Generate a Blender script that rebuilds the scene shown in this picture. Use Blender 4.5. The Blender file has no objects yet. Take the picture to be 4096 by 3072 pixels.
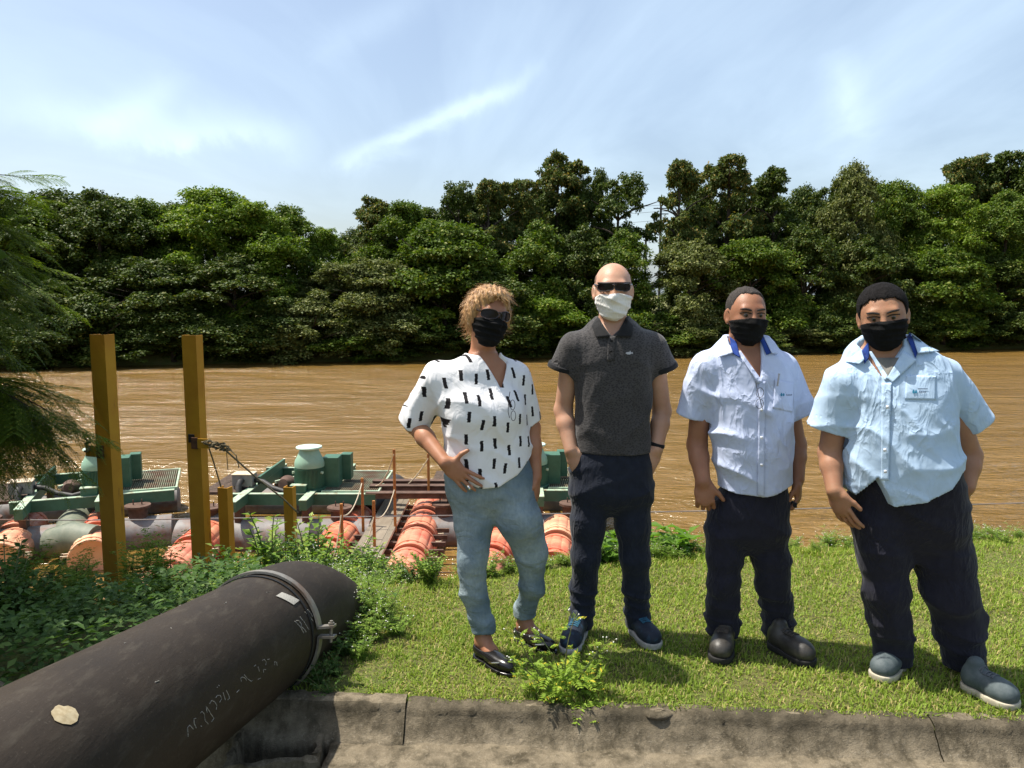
import bpy, bmesh, math, random
import numpy as np
from mathutils import Vector, Matrix

# ------------------------------------------------------------------ camera, sky, sun
SC = bpy.context.scene
H = 1.62                      # camera height above the lawn
PITCH = math.radians(6.4)
F = 788.0                     # focal length in pixels of a 1024 wide picture
cam_d = bpy.data.cameras.new('camera')
cam = bpy.data.objects.new('camera', cam_d)
SC.collection.objects.link(cam)
cam.location = (0, 0, H)
cam.rotation_euler = (math.pi / 2 - PITCH, 0, 0)
cam_d.sensor_width = 36
cam_d.lens = F / 1024 * 36
cam_d.clip_start = 0.05
cam_d.clip_end = 3000
SC.camera = cam

SUN_DIR = Vector((-0.43, 0.10, 0.90)).normalized()      # towards the sun
SUN_EL = math.asin(SUN_DIR.z)
SUN_AZ = math.atan2(SUN_DIR.x, SUN_DIR.y)               # clockwise from +Y

world = bpy.data.worlds.new('World')
SC.world = world
world.use_nodes = True
wt = world.node_tree
wt.nodes.clear()
def wn(t, **k):
    n = wt.nodes.new(t)
    for a, b in k.items():
        setattr(n, a, b)
    return n
w_out = wn('ShaderNodeOutputWorld')
w_bg = wn('ShaderNodeBackground')
w_bg.inputs[1].default_value = 0.11
w_sky = wn('ShaderNodeTexSky', sky_type='NISHITA', sun_disc=False)
w_sky.sun_elevation = SUN_EL
w_sky.sun_rotation = SUN_AZ
w_sky.air_density = 1.0
w_sky.dust_density = 2.6
w_sky.ozone_density = 1.0
def wmath(op, a, b=None, c=None, clamp=False):
    n = wn('ShaderNodeMath', operation=op, use_clamp=clamp)
    for i, v in enumerate((a, b, c)):
        if v is None: continue
        if isinstance(v, (int, float)): n.inputs[i].default_value = v
        else: wt.links.new(v, n.inputs[i])
    return n.outputs[0]
w_tc = wn('ShaderNodeTexCoord')
w_sep = wn('ShaderNodeSeparateXYZ')
wt.links.new(w_tc.outputs['Generated'], w_sep.inputs[0])
wx, wy, wz = w_sep.outputs
# thin cirrus on a plane high above: project the direction on it
zz = wmath('MAXIMUM', wz, 0.03)
w_comb = wn('ShaderNodeCombineXYZ')
wt.links.new(wmath('DIVIDE', wx, wmath('ADD', zz, 0.12)), w_comb.inputs[0])
wt.links.new(wmath('DIVIDE', wy, wmath('ADD', zz, 0.12)), w_comb.inputs[1])
def wnoise(vec, scale, detail, rough, dist, sx=1, sy=1, loc=(0, 0, 0), rot=0):
    m = wn('ShaderNodeMapping')
    m.inputs['Scale'].default_value = (sx, sy, 1)
    m.inputs['Location'].default_value = loc
    m.inputs['Rotation'].default_value = (0, 0, rot)
    wt.links.new(vec, m.inputs[0])
    n = wn('ShaderNodeTexNoise')
    n.inputs['Scale'].default_value = scale
    n.inputs['Detail'].default_value = detail
    n.inputs['Roughness'].default_value = rough
    n.inputs['Distortion'].default_value = dist
    wt.links.new(m.outputs[0], n.inputs['Vector'])
    return n.outputs['Fac']
n_big = wnoise(w_comb.outputs[0], 0.55, 7, 0.55, 1.0, 1.0, 0.45, (3.1, 1.7, 0), 0.5)
n_fib = wnoise(w_comb.outputs[0], 1.3, 9, 0.62, 0.5, 1.0, 0.30, (0.4, 5.2, 0), 0.7)
veil = wmath('MULTIPLY', wmath('SMOOTHSTEP', n_big, 0.36, 0.72) if False else wmath('MULTIPLY', wmath('SUBTRACT', n_big, 0.40, clamp=True), 2.4, clamp=True), 0.55)
# single wisps: soft strokes given as direction pairs (slopes x/y and z/y)
su = wmath('DIVIDE', wx, wmath('MAXIMUM', wy, 0.05))
sv = wmath('DIVIDE', wz, wmath('MAXIMUM', wy, 0.05))
infront = wmath('GREATER_THAN', wy, 0.05)
nw = wn('ShaderNodeTexNoise'); nw.inputs['Scale'].default_value = 7.0; nw.inputs['Detail'].default_value = 8
nw.inputs['Roughness'].default_value = 0.6; nw.inputs['Distortion'].default_value = 0.4
wt.links.new(w_tc.outputs['Generated'], nw.inputs['Vector'])
nwc = wmath('SUBTRACT', nw.outputs['Fac'], 0.5)
def slope(px, py):
    x = (px - 512) / F; y = -(py - 384) / F
    a = math.cos(PITCH) + y * math.sin(PITCH); b = -math.sin(PITCH) + y * math.cos(PITCH)
    return x / a, b / a
def wisp(p, q, width, gain, wob=0.10):
    (ax, ay), (bx, by) = slope(*p), slope(*q)
    dx, dy = bx - ax, by - ay
    L = math.hypot(dx, dy); dx /= L; dy /= L
    u0 = wmath('SUBTRACT', wmath('ADD', su, wmath('MULTIPLY', nwc, wob * 0.7)), ax)
    v0 = wmath('SUBTRACT', wmath('ADD', sv, wmath('MULTIPLY', nwc, wob)), ay)
    t = wmath('DIVIDE', wmath('ADD', wmath('MULTIPLY', u0, dx), wmath('MULTIPLY', v0, dy)), L)
    s = wmath('ADD', wmath('MULTIPLY', u0, -dy), wmath('MULTIPLY', v0, dx))
    tc = wmath('MULTIPLY', wmath('SUBTRACT', t, 0.5), 2.0)
    along = wmath('SUBTRACT', 1.0, wmath('POWER', wmath('ABSOLUTE', tc), 2.5), clamp=True)
    q2 = wmath('DIVIDE', s, width)
    across = wmath('EXPONENT', wmath('MULTIPLY', wmath('MULTIPLY', q2, q2), -1.0))
    tex = wmath('MULTIPLY_ADD', nwc, 2.2, 0.75, clamp=True)
    return wmath('MULTIPLY', wmath('MULTIPLY', wmath('MULTIPLY', along, across), tex), gain)
wl = [wisp((325, 168), (545, 72), 0.010, 0.45), wisp((330, 166), (430, 150), 0.012, 0.2), wisp((88, 148), (185, 72), 0.022, 0.26), wisp((-30, 110), (330, 142), 0.022, 0.26),
      wisp((95, 145), (300, 140), 0.014, 0.25), wisp((300, 60), (440, -10), 0.02, 0.14), wisp((835, 45), (862, 135), 0.022, 0.22), wisp((490, 175), (640, 160), 0.012, 0.12)]
tot = wl[0]
for w_ in wl[1:]:
    tot = wmath('ADD', tot, w_)
mask = wmath('ADD', 0.12, wmath('ADD', wmath('MULTIPLY', tot, infront), wmath('MULTIPLY', veil, wmath('MULTIPLY_ADD', n_fib, 1.4, 0.1))), clamp=True)
w_mix = wn('ShaderNodeMixRGB')
w_mix.inputs[2].default_value = (6.6, 8.1, 9.2, 1)
wt.links.new(mask, w_mix.inputs[0])
wt.links.new(w_sky.outputs[0], w_mix.inputs[1])
wt.links.new(w_mix.outputs[0], w_bg.inputs[0])
wt.links.new(w_bg.outputs[0], w_out.inputs[0])

sun_d = bpy.data.lights.new('sun', 'SUN')
sun_d.energy = 5.0
sun_d.angle = math.radians(0.53)
sun_d.color = (1.0, 0.94, 0.84)
sun = bpy.data.objects.new('sun', sun_d)
SC.collection.objects.link(sun)
sun.rotation_euler = SUN_DIR.to_track_quat('Z', 'Y').to_euler()
sun.location = (-20, 5, 40)

cy = SC.cycles
cy.max_bounces = 4; cy.diffuse_bounces = 2; cy.glossy_bounces = 2; cy.transmission_bounces = 3; cy.transparent_max_bounces = 4
cy.caustics_reflective = False; cy.caustics_refractive = False
SC.view_settings.view_transform = 'Standard'
SC.view_settings.look = 'None'
SC.view_settings.exposure = 0.66
SC.view_settings.gamma = 1.0
SC.view_settings.use_curve_mapping = False

# ------------------------------------------------------------------ pixel helpers (1024 x 768 picture)
def ray(px, py):
    x = (px - 512) / F; y = -(py - 384) / F
    return np.array([x, math.cos(PITCH) + y * math.sin(PITCH), -math.sin(PITCH) + y * math.cos(PITCH)])
def onz(px, py, z):
    d = ray(px, py); t = (z - H) / d[2]
    return np.array([0, 0, H]) + d * t
def onY(px, py, Y):
    d = ray(px, py)
    return np.array([0, 0, H]) + d * (Y / d[1])
def J(x4, y4, Y):
    return onY(x4 / 4, y4 / 4, Y)

# ------------------------------------------------------------------ materials
MATS = {}
class NT:
    def __init__(s, name):
        s.m = bpy.data.materials.new(name); s.m.use_nodes = True
        s.t = s.m.node_tree; s.t.nodes.clear()
        s.out = s.n('ShaderNodeOutputMaterial')
    def n(s, t, **k):
        nd = s.t.nodes.new(t)
        for a, b in k.items(): setattr(nd, a, b)
        return nd
    def l(s, a, b): s.t.links.new(a, b)
    def set(s, sock, v):
        if isinstance(v, (int, float)): sock.default_value = v
        elif isinstance(v, tuple): sock.default_value = v if len(v) == 4 or sock.type == 'VECTOR' else (*v, 1)
        else: s.l(v, sock)
    def math(s, op, a, b=None, c=None, clamp=False):
        nd = s.n('ShaderNodeMath', operation=op, use_clamp=clamp)
        for i, v in enumerate((a, b, c)):
            if v is not None: s.set(nd.inputs[i], v)
        return nd.outputs[0]
    def mix(s, f, a, b, mode='MIX'):
        nd = s.n('ShaderNodeMixRGB', blend_type=mode)
        s.set(nd.inputs[0], f); s.set(nd.inputs[1], a); s.set(nd.inputs[2], b)
        return nd.outputs[0]
    def coord(s, which='Object'):
        if which == 'Position':
            return s.n('ShaderNodeNewGeometry').outputs['Position']
        return s.n('ShaderNodeTexCoord').outputs[which]
    def map(s, v, scale=(1, 1, 1), loc=(0, 0, 0), rot=(0, 0, 0)):
        nd = s.n('ShaderNodeMapping'); s.l(v, nd.inputs[0])
        nd.inputs['Scale'].default_value = scale; nd.inputs['Location'].default_value = loc; nd.inputs['Rotation'].default_value = rot
        return nd.outputs[0]
    def noise(s, v, scale, detail=5, rough=0.55, dist=0.0, out='Fac'):
        nd = s.n('ShaderNodeTexNoise'); s.l(v, nd.inputs['Vector'])
        nd.inputs['Scale'].default_value = scale; nd.inputs['Detail'].default_value = detail
        nd.inputs['Roughness'].default_value = rough; nd.inputs['Distortion'].default_value = dist
        return nd.outputs[out]
    def ramp(s, f, a, b):
        nd = s.n('ShaderNodeMapRange'); s.set(nd.inputs[0], f)
        nd.inputs[1].default_value = a; nd.inputs[2].default_value = b
        return nd.outputs[0]
    def bump(s, h, strength, dist=0.01, normal=None):
        nd = s.n('ShaderNodeBump'); nd.inputs['Strength'].default_value = strength; nd.inputs['Distance'].default_value = dist
        s.l(h, nd.inputs['Height'])
        if normal is not None: s.l(normal, nd.inputs['Normal'])
        return nd.outputs[0]
    def bsdf(s, col, rough=0.6, metal=0.0, spec=0.4, normal=None, sss=0.0, sheen=0.0, coat=0.0):
        p = s.n('ShaderNodeBsdfPrincipled')
        s.set(p.inputs['Base Color'], col); s.set(p.inputs['Roughness'], rough); s.set(p.inputs['Metallic'], metal)
        p.inputs['Specular IOR Level'].default_value = spec
        if normal is not None: s.l(normal, p.inputs['Normal'])
        if sss:
            p.inputs['Subsurface Weight'].default_value = sss
            p.inputs['Subsurface Radius'].default_value = (0.012, 0.005, 0.003); p.inputs['Subsurface Scale'].default_value = 1.0
        if sheen: p.inputs['Sheen Weight'].default_value = sheen
        if coat: p.inputs['Coat Weight'].default_value = coat
        s.l(p.outputs[0], s.out.inputs[0])
        return p

def mat(name, col, col2=None, rough=0.6, scale=6.0, lo=0.4, hi=0.62, detail=6, bump=0.0, bscale=60.0, bdist=0.004, metal=0.0, spec=0.4, sss=0.0, sheen=0.0, col3=None, scale3=1.5, stretch=(1, 1, 1), coord='Object', rough2=None):
    if name in MATS: return MATS[name]
    t = NT(name)
    v = t.map(t.coord(coord), stretch)
    c = col
    if col2 is not None:
        f = t.ramp(t.noise(v, scale, detail, 0.6), lo, hi)
        c = t.mix(f, col, col2)
    if col3 is not None:
        g = t.ramp(t.noise(v, scale3, 8, 0.65, 0.3), 0.52, 0.68)
        c = t.mix(g, c, col3)
    r = rough
    if rough2 is not None:
        r = t.math('MULTIPLY_ADD', t.ramp(t.noise(v, scale * 1.7, 4), 0.35, 0.65), rough2 - rough, rough)
    nm = None
    if bump:
        nm = t.bump(t.noise(v, bscale, 5, 0.6), bump, bdist)
    t.bsdf(c, r, metal, spec, nm, sss, sheen)
    MATS[name] = t.m
    return t.m

def leaf_mat(name, a, b, c=None, trans=0.35, rough=0.45, cfrac=0.12, patch=0.35, pw=0.4):
    """leaf colour varies from leaf to leaf and in broad patches"""
    if name in MATS: return MATS[name]
    t = NT(name)
    g = t.n('ShaderNodeNewGeometry')
    rnd = g.outputs['Random Per Island']
    pn = t.ramp(t.noise(t.coord('Object'), patch, 3), 0.3, 0.7)
    f = t.math('MULTIPLY_ADD', rnd, 1 - pw, t.math('MULTIPLY', pn, pw))
    col = t.mix(f, a, b)
    if c is not None:
        k = t.math('FRACT', t.math('MULTIPLY', rnd, 37.31))
        k = t.math('LESS_THAN', k, cfrac)
        col = t.mix(k, col, c)
    p = t.bsdf(col, rough + 0.1, 0.0, 0.2)
    tr = t.n('ShaderNodeBsdfTranslucent')
    tc = t.mix(0.5, col, (0.30, 0.42, 0.03), 'MIX')
    t.l(t.mix(1.0, col, (1.25, 1.35, 0.6), 'MULTIPLY'), tr.inputs[0])
    ms = t.n('ShaderNodeMixShader'); ms.inputs[0].default_value = trans
    t.l(p.outputs[0], ms.inputs[1]); t.l(tr.outputs[0], ms.inputs[2]); t.l(ms.outputs[0], t.out.inputs[0])
    MATS[name] = t.m
    return t.m

# ------------------------------------------------------------------ objects
COL = SC.collection
def link(o, parent=None, label=None, cat=None, group=None, kind=None):
    COL.objects.link(o)
    if parent is not None: o.parent = parent
    if label: o['label'] = label
    if cat: o['category'] = cat
    if group: o['group'] = group
    if kind: o['kind'] = kind
    return o
def tag(o, label=None, cat=None, group=None, kind=None):
    if label: o['label'] = label
    if cat: o['category'] = cat
    if group: o['group'] = group
    if kind: o['kind'] = kind
    return o
def empty(name, loc, label, cat, group=None, rz=0.0):
    o = bpy.data.objects.new(name, None)
    o.empty_display_size = 0.1
    o.location = loc; o.rotation_euler = (0, 0, rz)
    return link(o, None, label, cat, group)
def np_mesh(name, verts, faces, material=None, smooth=False):
    """faces: (M,k) array, all the same k"""
    verts = np.asarray(verts, np.float32); faces = np.asarray(faces, np.int32)
    me = bpy.data.meshes.new(name)
    k = faces.shape[1]
    me.vertices.add(len(verts)); me.vertices.foreach_set('co', verts.ravel())
    me.loops.add(faces.size); me.loops.foreach_set('vertex_index', faces.ravel())
    me.polygons.add(len(faces))
    me.polygons.foreach_set('loop_start', np.arange(0, faces.size, k, dtype=np.int32))
    if smooth: me.polygons.foreach_set('use_smooth', np.ones(len(faces), bool))
    me.update(calc_edges=True)
    if material: me.materials.append(material)
    return me
def obj_np(name, verts, faces, material, parent=None, smooth=False, **k):
    return link(bpy.data.objects.new(name, np_mesh(name, verts, faces, material, smooth)), parent, **k)

class MB:
    """collects simple shapes into one mesh"""
    def __init__(s): s.v = []; s.f = []
    def add(s, vs, fs):
        o = len(s.v); s.v += [tuple(map(float, p)) for p in vs]; s.f += [tuple(i + o for i in f) for f in fs]
        return s
    def box(s, c, size, rz=0.0, tilt=None):
        cx, cy, cz = c; a, b, h = (q / 2 for q in size)
        R = Matrix.Rotation(rz, 3, 'Z')
        if tilt is not None: R = R @ tilt
        ps = []
        for z in (-h, h):
            for x, y in ((-a, -b), (a, -b), (a, b), (-a, b)):
                p = R @ Vector((x, y, z)); ps.append((cx + p.x, cy + p.y, cz + p.z))
        return s.add(ps, [(3, 2, 1, 0), (4, 5, 6, 7), (0, 1, 5, 4), (1, 2, 6, 5), (2, 3, 7, 6), (3, 0, 4, 7)])
    def tube(s, pts, r, n=8, cap=True, closed=False):
        pts = [Vector(p) for p in pts]
        rs = r if isinstance(r, (list, tuple)) else [r] * len(pts)
        rings = []; prev = None
        for i, p in enumerate(pts):
            a = pts[max(i - 1, 0)]; b = pts[min(i + 1, len(pts) - 1)]
            d = (b - a); d = d.normalized() if d.length > 1e-9 else Vector((0, 0, 1))
            if prev is None:
                up = Vector((0, 0, 1)) if abs(d.z) < 0.9 else Vector((0, 1, 0))
                u = d.cross(up).normalized()
            else:
                u = prev - d * prev.dot(d)
                u = u.normalized() if u.length > 1e-6 else d.orthogonal().normalized()
            prev = u; w = d.cross(u)
            rings.append([p + (u * math.cos(2 * math.pi * k / n) + w * math.sin(2 * math.pi * k / n)) * rs[i] for k in range(n)])
        vs = [q for ring in rings for q in ring]; fs = []
        for i in range(len(rings) - 1):
            for k in range(n):
                a = i * n + k; b = i * n + (k + 1) % n
                fs.append((a, b, b + n, a + n))
        if cap:
            fs.append(tuple(reversed(range(n)))); fs.append(tuple((len(rings) - 1) * n + k for k in range(n)))
        return s.add(vs, fs)
    def lathe(s, prof, c=(0, 0, 0), n=24, R=None):
        """prof: (radius, height) pairs about local z"""
        vs = []; fs = []
        for (r, z) in prof:
            for k in range(n):
                a = 2 * math.pi * k / n
                p = Vector((r * math.cos(a), r * math.sin(a), z))
                if R is not None: p = R @ p
                vs.append((p.x + c[0], p.y + c[1], p.z + c[2]))
        for i in range(len(prof) - 1):
            for k in range(n):
                a = i * n + k; b = i * n + (k + 1) % n
                fs.append((a, b, b + n, a + n))
        fs.append(tuple(reversed(range(n)))); fs.append(tuple((len(prof) - 1) * n + k for k in range(n)))
        return s.add(vs, fs)
    def build(s, name, material, parent=None, smooth=False, bevel=0.0, **k):
        me = bpy.data.meshes.new(name)
        me.from_pydata(s.v, [], s.f); me.update()
        if material: me.materials.append(material)
        if smooth:
            me.polygons.foreach_set('use_smooth', np.ones(len(me.polygons), bool))
            try: me.set_sharp_from_angle(angle=math.radians(38))
            except Exception: pass
        o = link(bpy.data.objects.new(name, me), parent, **k)
        if bevel:
            b = o.modifiers.new('bevel', 'BEVEL'); b.width = bevel; b.segments = 2; b.limit_method = 'ANGLE'
        return o

def copy_tree(o, parent=None):
    c = o.copy(); COL.objects.link(c)
    if parent is not None: c.parent = parent
    for ch in o.children: copy_tree(ch, c)
    return c

def leaves_quads(cen, nrm, axis, length, width, fold=0.25, droop=0.15):
    """pointed leaves, two quads each folded along the midrib: centre is the leaf base"""
    n = len(cen)
    axis = axis / np.linalg.norm(axis, axis=1, keepdims=True)
    side = np.cross(nrm, axis); side /= (np.linalg.norm(side, axis=1, keepdims=True) + 1e-9)
    up = np.cross(axis, side)
    L = np.asarray(length).reshape(-1, 1) * np.ones((n, 1)); W = np.asarray(width).reshape(-1, 1) * np.ones((n, 1))
    p0 = cen
    m = cen + axis * L * 0.45
    p1 = m + side * W * 0.5 + up * W * fold
    p2 = m - side * W * 0.5 + up * W * fold
    p3 = cen + axis * L - up * L * droop
    V = np.stack([p0, p1, p3, p2], 1).reshape(-1, 3)
    b = np.arange(n)[:, None] * 4
    Fc = np.concatenate([b + np.array([[0, 1, 2]]), b + np.array([[0, 2, 3]])], 0)
    return V, Fc
def rand_dirs(rng, n):
    v = rng.normal(size=(n, 3)); return v / np.linalg.norm(v, axis=1, keepdims=True)
# ------------------------------------------------------------------ ground, river, kerb, lawn
WATER = -3.4
def edge_y(x):
    return np.interp(x, [-6, -1.2, -0.55, 1.02, 3.26, 8], [4.2, 4.25, 4.42, 4.85, 5.2, 5.9])
def kerb_y(x):
    return 3.00 - (np.asarray(x) + 0.95) * 0.064
def bank_y(x):
    return 54.7 + (np.asarray(x) + 35.7) * 0.2466
def wob(x, y, s=1.0):
    return (np.sin(x * 1.3 * s + 2 * np.sin(y * 0.7 * s)) + np.sin(y * 1.9 * s + 1.7 * np.sin(x * 0.9 * s + 1)) + 0.5 * np.sin(x * 3.1 * s - y * 2.7 * s)) / 2.5
def ground_z(x, y):
    e = edge_y(np.clip(x, -6, 8))
    near = np.where(y < e, 0.0, -(y - e) * 0.58)
    near = np.where((y >= e - 0.25) & (y < e + 0.25), -0.58 * (y - e + 0.25) ** 2 / 1.0, near)
    near = np.where(x < -1.6, near - 0.22 * np.clip((-1.6 - x) / 0.8, 0, 1), near)
    near = near + np.where(y > e, 0.05 * wob(x, y, 2.0), 0.008 * wob(x, y, 3.0))
    near = np.where(y < kerb_y(x) + 0.03, -0.34, near)
    near = np.maximum(near, -5.6)
    d = y - bank_y(x)
    far = np.clip(-3.4 + 0.9 * d + 0.25 * wob(x * 0.5, y * 0.5), -5.6, -1.6 + 0.012 * np.clip(d, 0, 300)) + 0.12 * wob(x * .3, y * .3)
    return np.where(y < 30, near, np.maximum(far, -5.6))
xs = np.concatenate([np.linspace(-900, -60, 22), np.linspace(-50, -9, 34), np.linspace(-8, 8, 130), np.linspace(9, 80, 50), np.linspace(90, 900, 22)])
ys = np.concatenate([np.linspace(-120, 0, 8), np.linspace(0.5, 2.6, 5), np.linspace(2.7, 12, 110), np.linspace(13, 44, 12), np.linspace(46, 90, 70), np.linspace(95, 1500, 24)])
GX, GY = np.meshgrid(xs, ys, indexing='ij')
GZ = ground_z(GX, GY)
nx, ny = GX.shape
idx = np.arange(nx * ny).reshape(nx, ny)
gf = np.stack([idx[:-1, :-1], idx[1:, :-1], idx[1:, 1:], idx[:-1, 1:]], -1).reshape(-1, 4)
t = NT('earth_and_turf')
v = t.coord('Position')
n1 = t.ramp(t.noise(v, 2.3, 8, 0.65), 0.35, 0.65)
n2 = t.ramp(t.noise(v, 38, 6, 0.7), 0.35, 0.65)
c = t.mix(n1, (0.13, 0.17, 0.032), (0.21, 0.18, 0.065))
c = t.mix(n2, c, (0.055, 0.052, 0.022))
t.bsdf(c, 0.9, 0, 0.2, t.bump(t.noise(v, 60, 6, 0.7), 0.7, 0.02))
obj_np('ground', np.stack([GX, GY, GZ], -1).reshape(-1, 3), gf, t.m, smooth=True, kind='structure')

# muddy river
t = NT('muddy_water')
v = t.coord('Position')
vs = t.map(v, (0.45, 1.0, 1.0), rot=(0, 0, 0.12))
ca = t.ramp(t.noise(t.map(v, (0.10, 0.42, 1), rot=(0, 0, 0.13)), 1.0, 6, 0.6, 0.6), 0.35, 0.7)
col = t.mix(ca, (0.172, 0.098, 0.022), (0.230, 0.136, 0.038))
h1 = t.noise(vs, 0.75, 6, 0.58, 1.3)
h2 = t.noise(t.map(v, (0.75, 1.5, 1), rot=(0, 0, -0.25)), 1.6, 5, 0.6, 0.9)
big = t.ramp(t.noise(t.map(v, (0.045, 0.14, 1), rot=(0, 0, 0.15)), 1.0, 6, 0.62, 1.2), 0.38, 0.64)
hh = t.math('MULTIPLY', t.math('ADD', h1, t.math('MULTIPLY', h2, 0.55)), t.math('MULTIPLY_ADD', big, 1.0, 0.35))
t.bsdf(col, 0.14, 0, 0.5, t.bump(hh, 1.0, 0.33))
wv = [(-700, 6, WATER), (700, 6, WATER), (700, 260, WATER), (-700, 260, WATER)]
obj_np('river', wv, [(0, 1, 2, 3)], t.m, kind='structure')

# ---- concrete kerb in pieces, with the gutter ledge in front of it
t = NT('old_concrete')
v = t.coord('Position')
a = t.noise(v, 9, 9, 0.72); b = t.noise(v, 75, 5, 0.7); d = t.noise(t.map(v, (1, 1, 0.25)), 14, 6, 0.65)
c = t.mix(t.ramp(a, 0.35, 0.68), (0.29, 0.24, 0.165), (0.14, 0.115, 0.078))
c = t.mix(t.ramp(d, 0.45, 0.66), c, (0.075, 0.062, 0.040))
c = t.mix(t.math('MULTIPLY', t.ramp(b, 0.55, 0.75), 0.7), c, (0.36, 0.31, 0.23))
zc = t.n('ShaderNodeSeparateXYZ'); t.l(v, zc.inputs[0])
dirt = t.math('MULTIPLY', t.ramp(zc.outputs[2], -0.09, -0.01), t.ramp(t.noise(v, 5, 6, 0.7), 0.25, 0.6))
dirt = t.math('MULTIPLY', dirt, t.math('LESS_THAN', zc.outputs[2], 0.012))
c = t.mix(t.math('MULTIPLY', dirt, 0.75), c, (0.038, 0.033, 0.022))
e_ = t.noise(v, 260, 4, 0.7)
c = t.mix(t.math('MULTIPLY', t.ramp(e_, 0.5, 0.7), 0.45), c, (0.05, 0.042, 0.03))
t.bsdf(c, 0.92, 0, 0.15, t.bump(t.math('ADD', t.math('ADD', t.math('MULTIPLY', b, 0.5), a), t.math('MULTIPLY', e_, 0.35)), 1.0, 0.014))
M_CONC = t.m
def rough_grid(fn, nu, nv):
    u, w = np.meshgrid(np.linspace(0, 1, nu), np.linspace(0, 1, nv), indexing='ij')
    P = fn(u, w)
    i = np.arange(nu * nv).reshape(nu, nv)
    return P.reshape(-1, 3), np.stack([i[:-1, :-1], i[1:, :-1], i[1:, 1:], i[:-1, 1:]], -1).reshape(-1, 4)
kerb = empty('concrete_kerb', (-0.95, 3.02, -0.3), 'weathered concrete kerb running along the front of the lawn', 'kerb')
rngk = np.random.default_rng(5)
# profile across (towards camera negative), from the lawn side over the top and down the sloping face
prof = np.array([(0.075, -0.30), (0.075, 0.0), (0.070, 0.006), (0.040, 0.010), (0.006, 0.009), (-0.010, -0.006), (-0.016, -0.025), (-0.050, -0.068), (-0.072, -0.095), (-0.105, -0.114), (-0.125, -0.31)])
pl = np.concatenate([[0], np.cumsum(np.linalg.norm(np.diff(prof, axis=0), axis=1))]); pl /= pl[-1]
def hash2(a, b):
    return np.abs(np.sin(a * 127.1 + b * 311.7) * 43758.5453) % 1.0
def vnoise(x, y):
    xi, yi = np.floor(x), np.floor(y); fx, fy = x - xi, y - yi
    fx = fx * fx * (3 - 2 * fx); fy = fy * fy * (3 - 2 * fy)
    return (hash2(xi, yi) * (1 - fx) + hash2(xi + 1, yi) * fx) * (1 - fy) + (hash2(xi, yi + 1) * (1 - fx) + hash2(xi + 1, yi + 1) * fx) * fy - 0.5
def fbm(x, y): return vnoise(x, y) + 0.5 * vnoise(2.1 * x + 7, 2.1 * y) + 0.25 * vnoise(4.3 * x, 4.3 * y + 3)
def kerb_piece(xa, xb, dz):
    def fn(u, w):
        x = xa + (xb - xa) * u
        q = np.interp(w, pl, prof[:, 0]); z = np.interp(w, pl, prof[:, 1])
        lip = np.exp(-((z - 0.02) / 0.03) ** 2)
        q = q + 0.010 * fbm(x * 9, w * 18) + 0.012 * lip * fbm(x * 16, w * 3 + 5) + 0.006 * fbm(x * 40, w * 50)
        z = z + dz + 0.007 * fbm(x * 11 + 3, w * 14) - 0.006 * lip * (fbm(x * 24, 2.0) > 0.35)
        return np.stack([x + 0.95, kerb_y(x) - 3.02 + q, z + 0.3], -1)
    V, Fq = rough_grid(fn, int((xb - xa) * 70) + 3, 44)
    obj_np('kerb_stone', V, Fq[:, ::-1], M_CONC, kerb, smooth=True)
for xa, xb, dz in ((-3.4, -0.423, 0.010), (-0.420, 1.602, 0.0), (1.605, 4.2, 0.003)):
    kerb_piece(xa, xb, dz)
# mortar lump where two stones meet
V, Fq = rough_grid(lambda u, w: np.stack([0.565 + 0.95 + 0.055 * np.sin(math.pi * w) * np.cos(2 * math.pi * u) * (1 + 0.3 * fbm(u * 5, w * 4)),
                                          kerb_y(0.565) - 3.02 + 0.012 + 0.04 * np.sin(math.pi * w) * np.sin(2 * math.pi * u),
                                          0.3 - 0.002 + 0.016 * np.cos(math.pi * w) * (1 + 0.3 * fbm(u * 4 + 2, w * 5))], -1), 22, 12)
obj_np('mortar_lump', V, Fq, M_CONC, kerb, smooth=True)
def ledge(u, w):
    x = -0.74 + 5.0 * u; q = -0.082 - 0.9 * w
    y = kerb_y(x) + q
    z = -0.103 + 0.010 * fbm(x * 7, y * 7) + 0.006 * fbm(x * 20, y * 20)
    z = np.where(u < 0.004, -0.5, z)
    return np.stack([x + 0.012 * fbm(y * 12, 1.0) * (u < 0.01), y, z], -1)
V, Fq = rough_grid(ledge, 260, 60)
obj_np('concrete_gutter', V, Fq, M_CONC, None, smooth=True, kind='structure')
V, Fq = rough_grid(lambda u, w: np.stack([-4.0 + 3.4 * u, 0.6 + 2.42 * w, -0.46 + 0.01 * fbm(u * 20, w * 18)], -1), 50, 40)
obj_np('pit_floor', V, Fq, M_CONC, None, smooth=True, kind='structure')

# hollow concrete block under the pipe
V0 = onz(250, 745, -0.12)
blk = MB()
bc = onz(266, 738, -0.08)
def ring_pts(hx, hy, z, n, jit, rng):
    pts = []
    for k in range(n * 4):
        s, f = divmod(k, n); f /= n
        p = [(-1 + 2 * f, -1), (1, -1 + 2 * f), (1 - 2 * f, 1), (-1, 1 - 2 * f)][s]
        pts.append((p[0] * hx + rng.normal() * jit, p[1] * hy + rng.normal() * jit, z + rng.normal() * jit))
    return pts
rb = np.random.default_rng(3)
n4 = 12
rows = [ring_pts(0.175, 0.14, -0.36, n4, 0.002, rb), ring_pts(0.175, 0.14, -0.03, n4, 0.003, rb), ring_pts(0.172, 0.137, 0.0, n4, 0.005, rb), ring_pts(0.150, 0.115, 0.002, n4, 0.005, rb), ring_pts(0.140, 0.105, -0.03, n4, 0.004, rb), ring_pts(0.135, 0.10, -0.32, n4, 0.002, rb)]
N = n4 * 4
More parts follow.
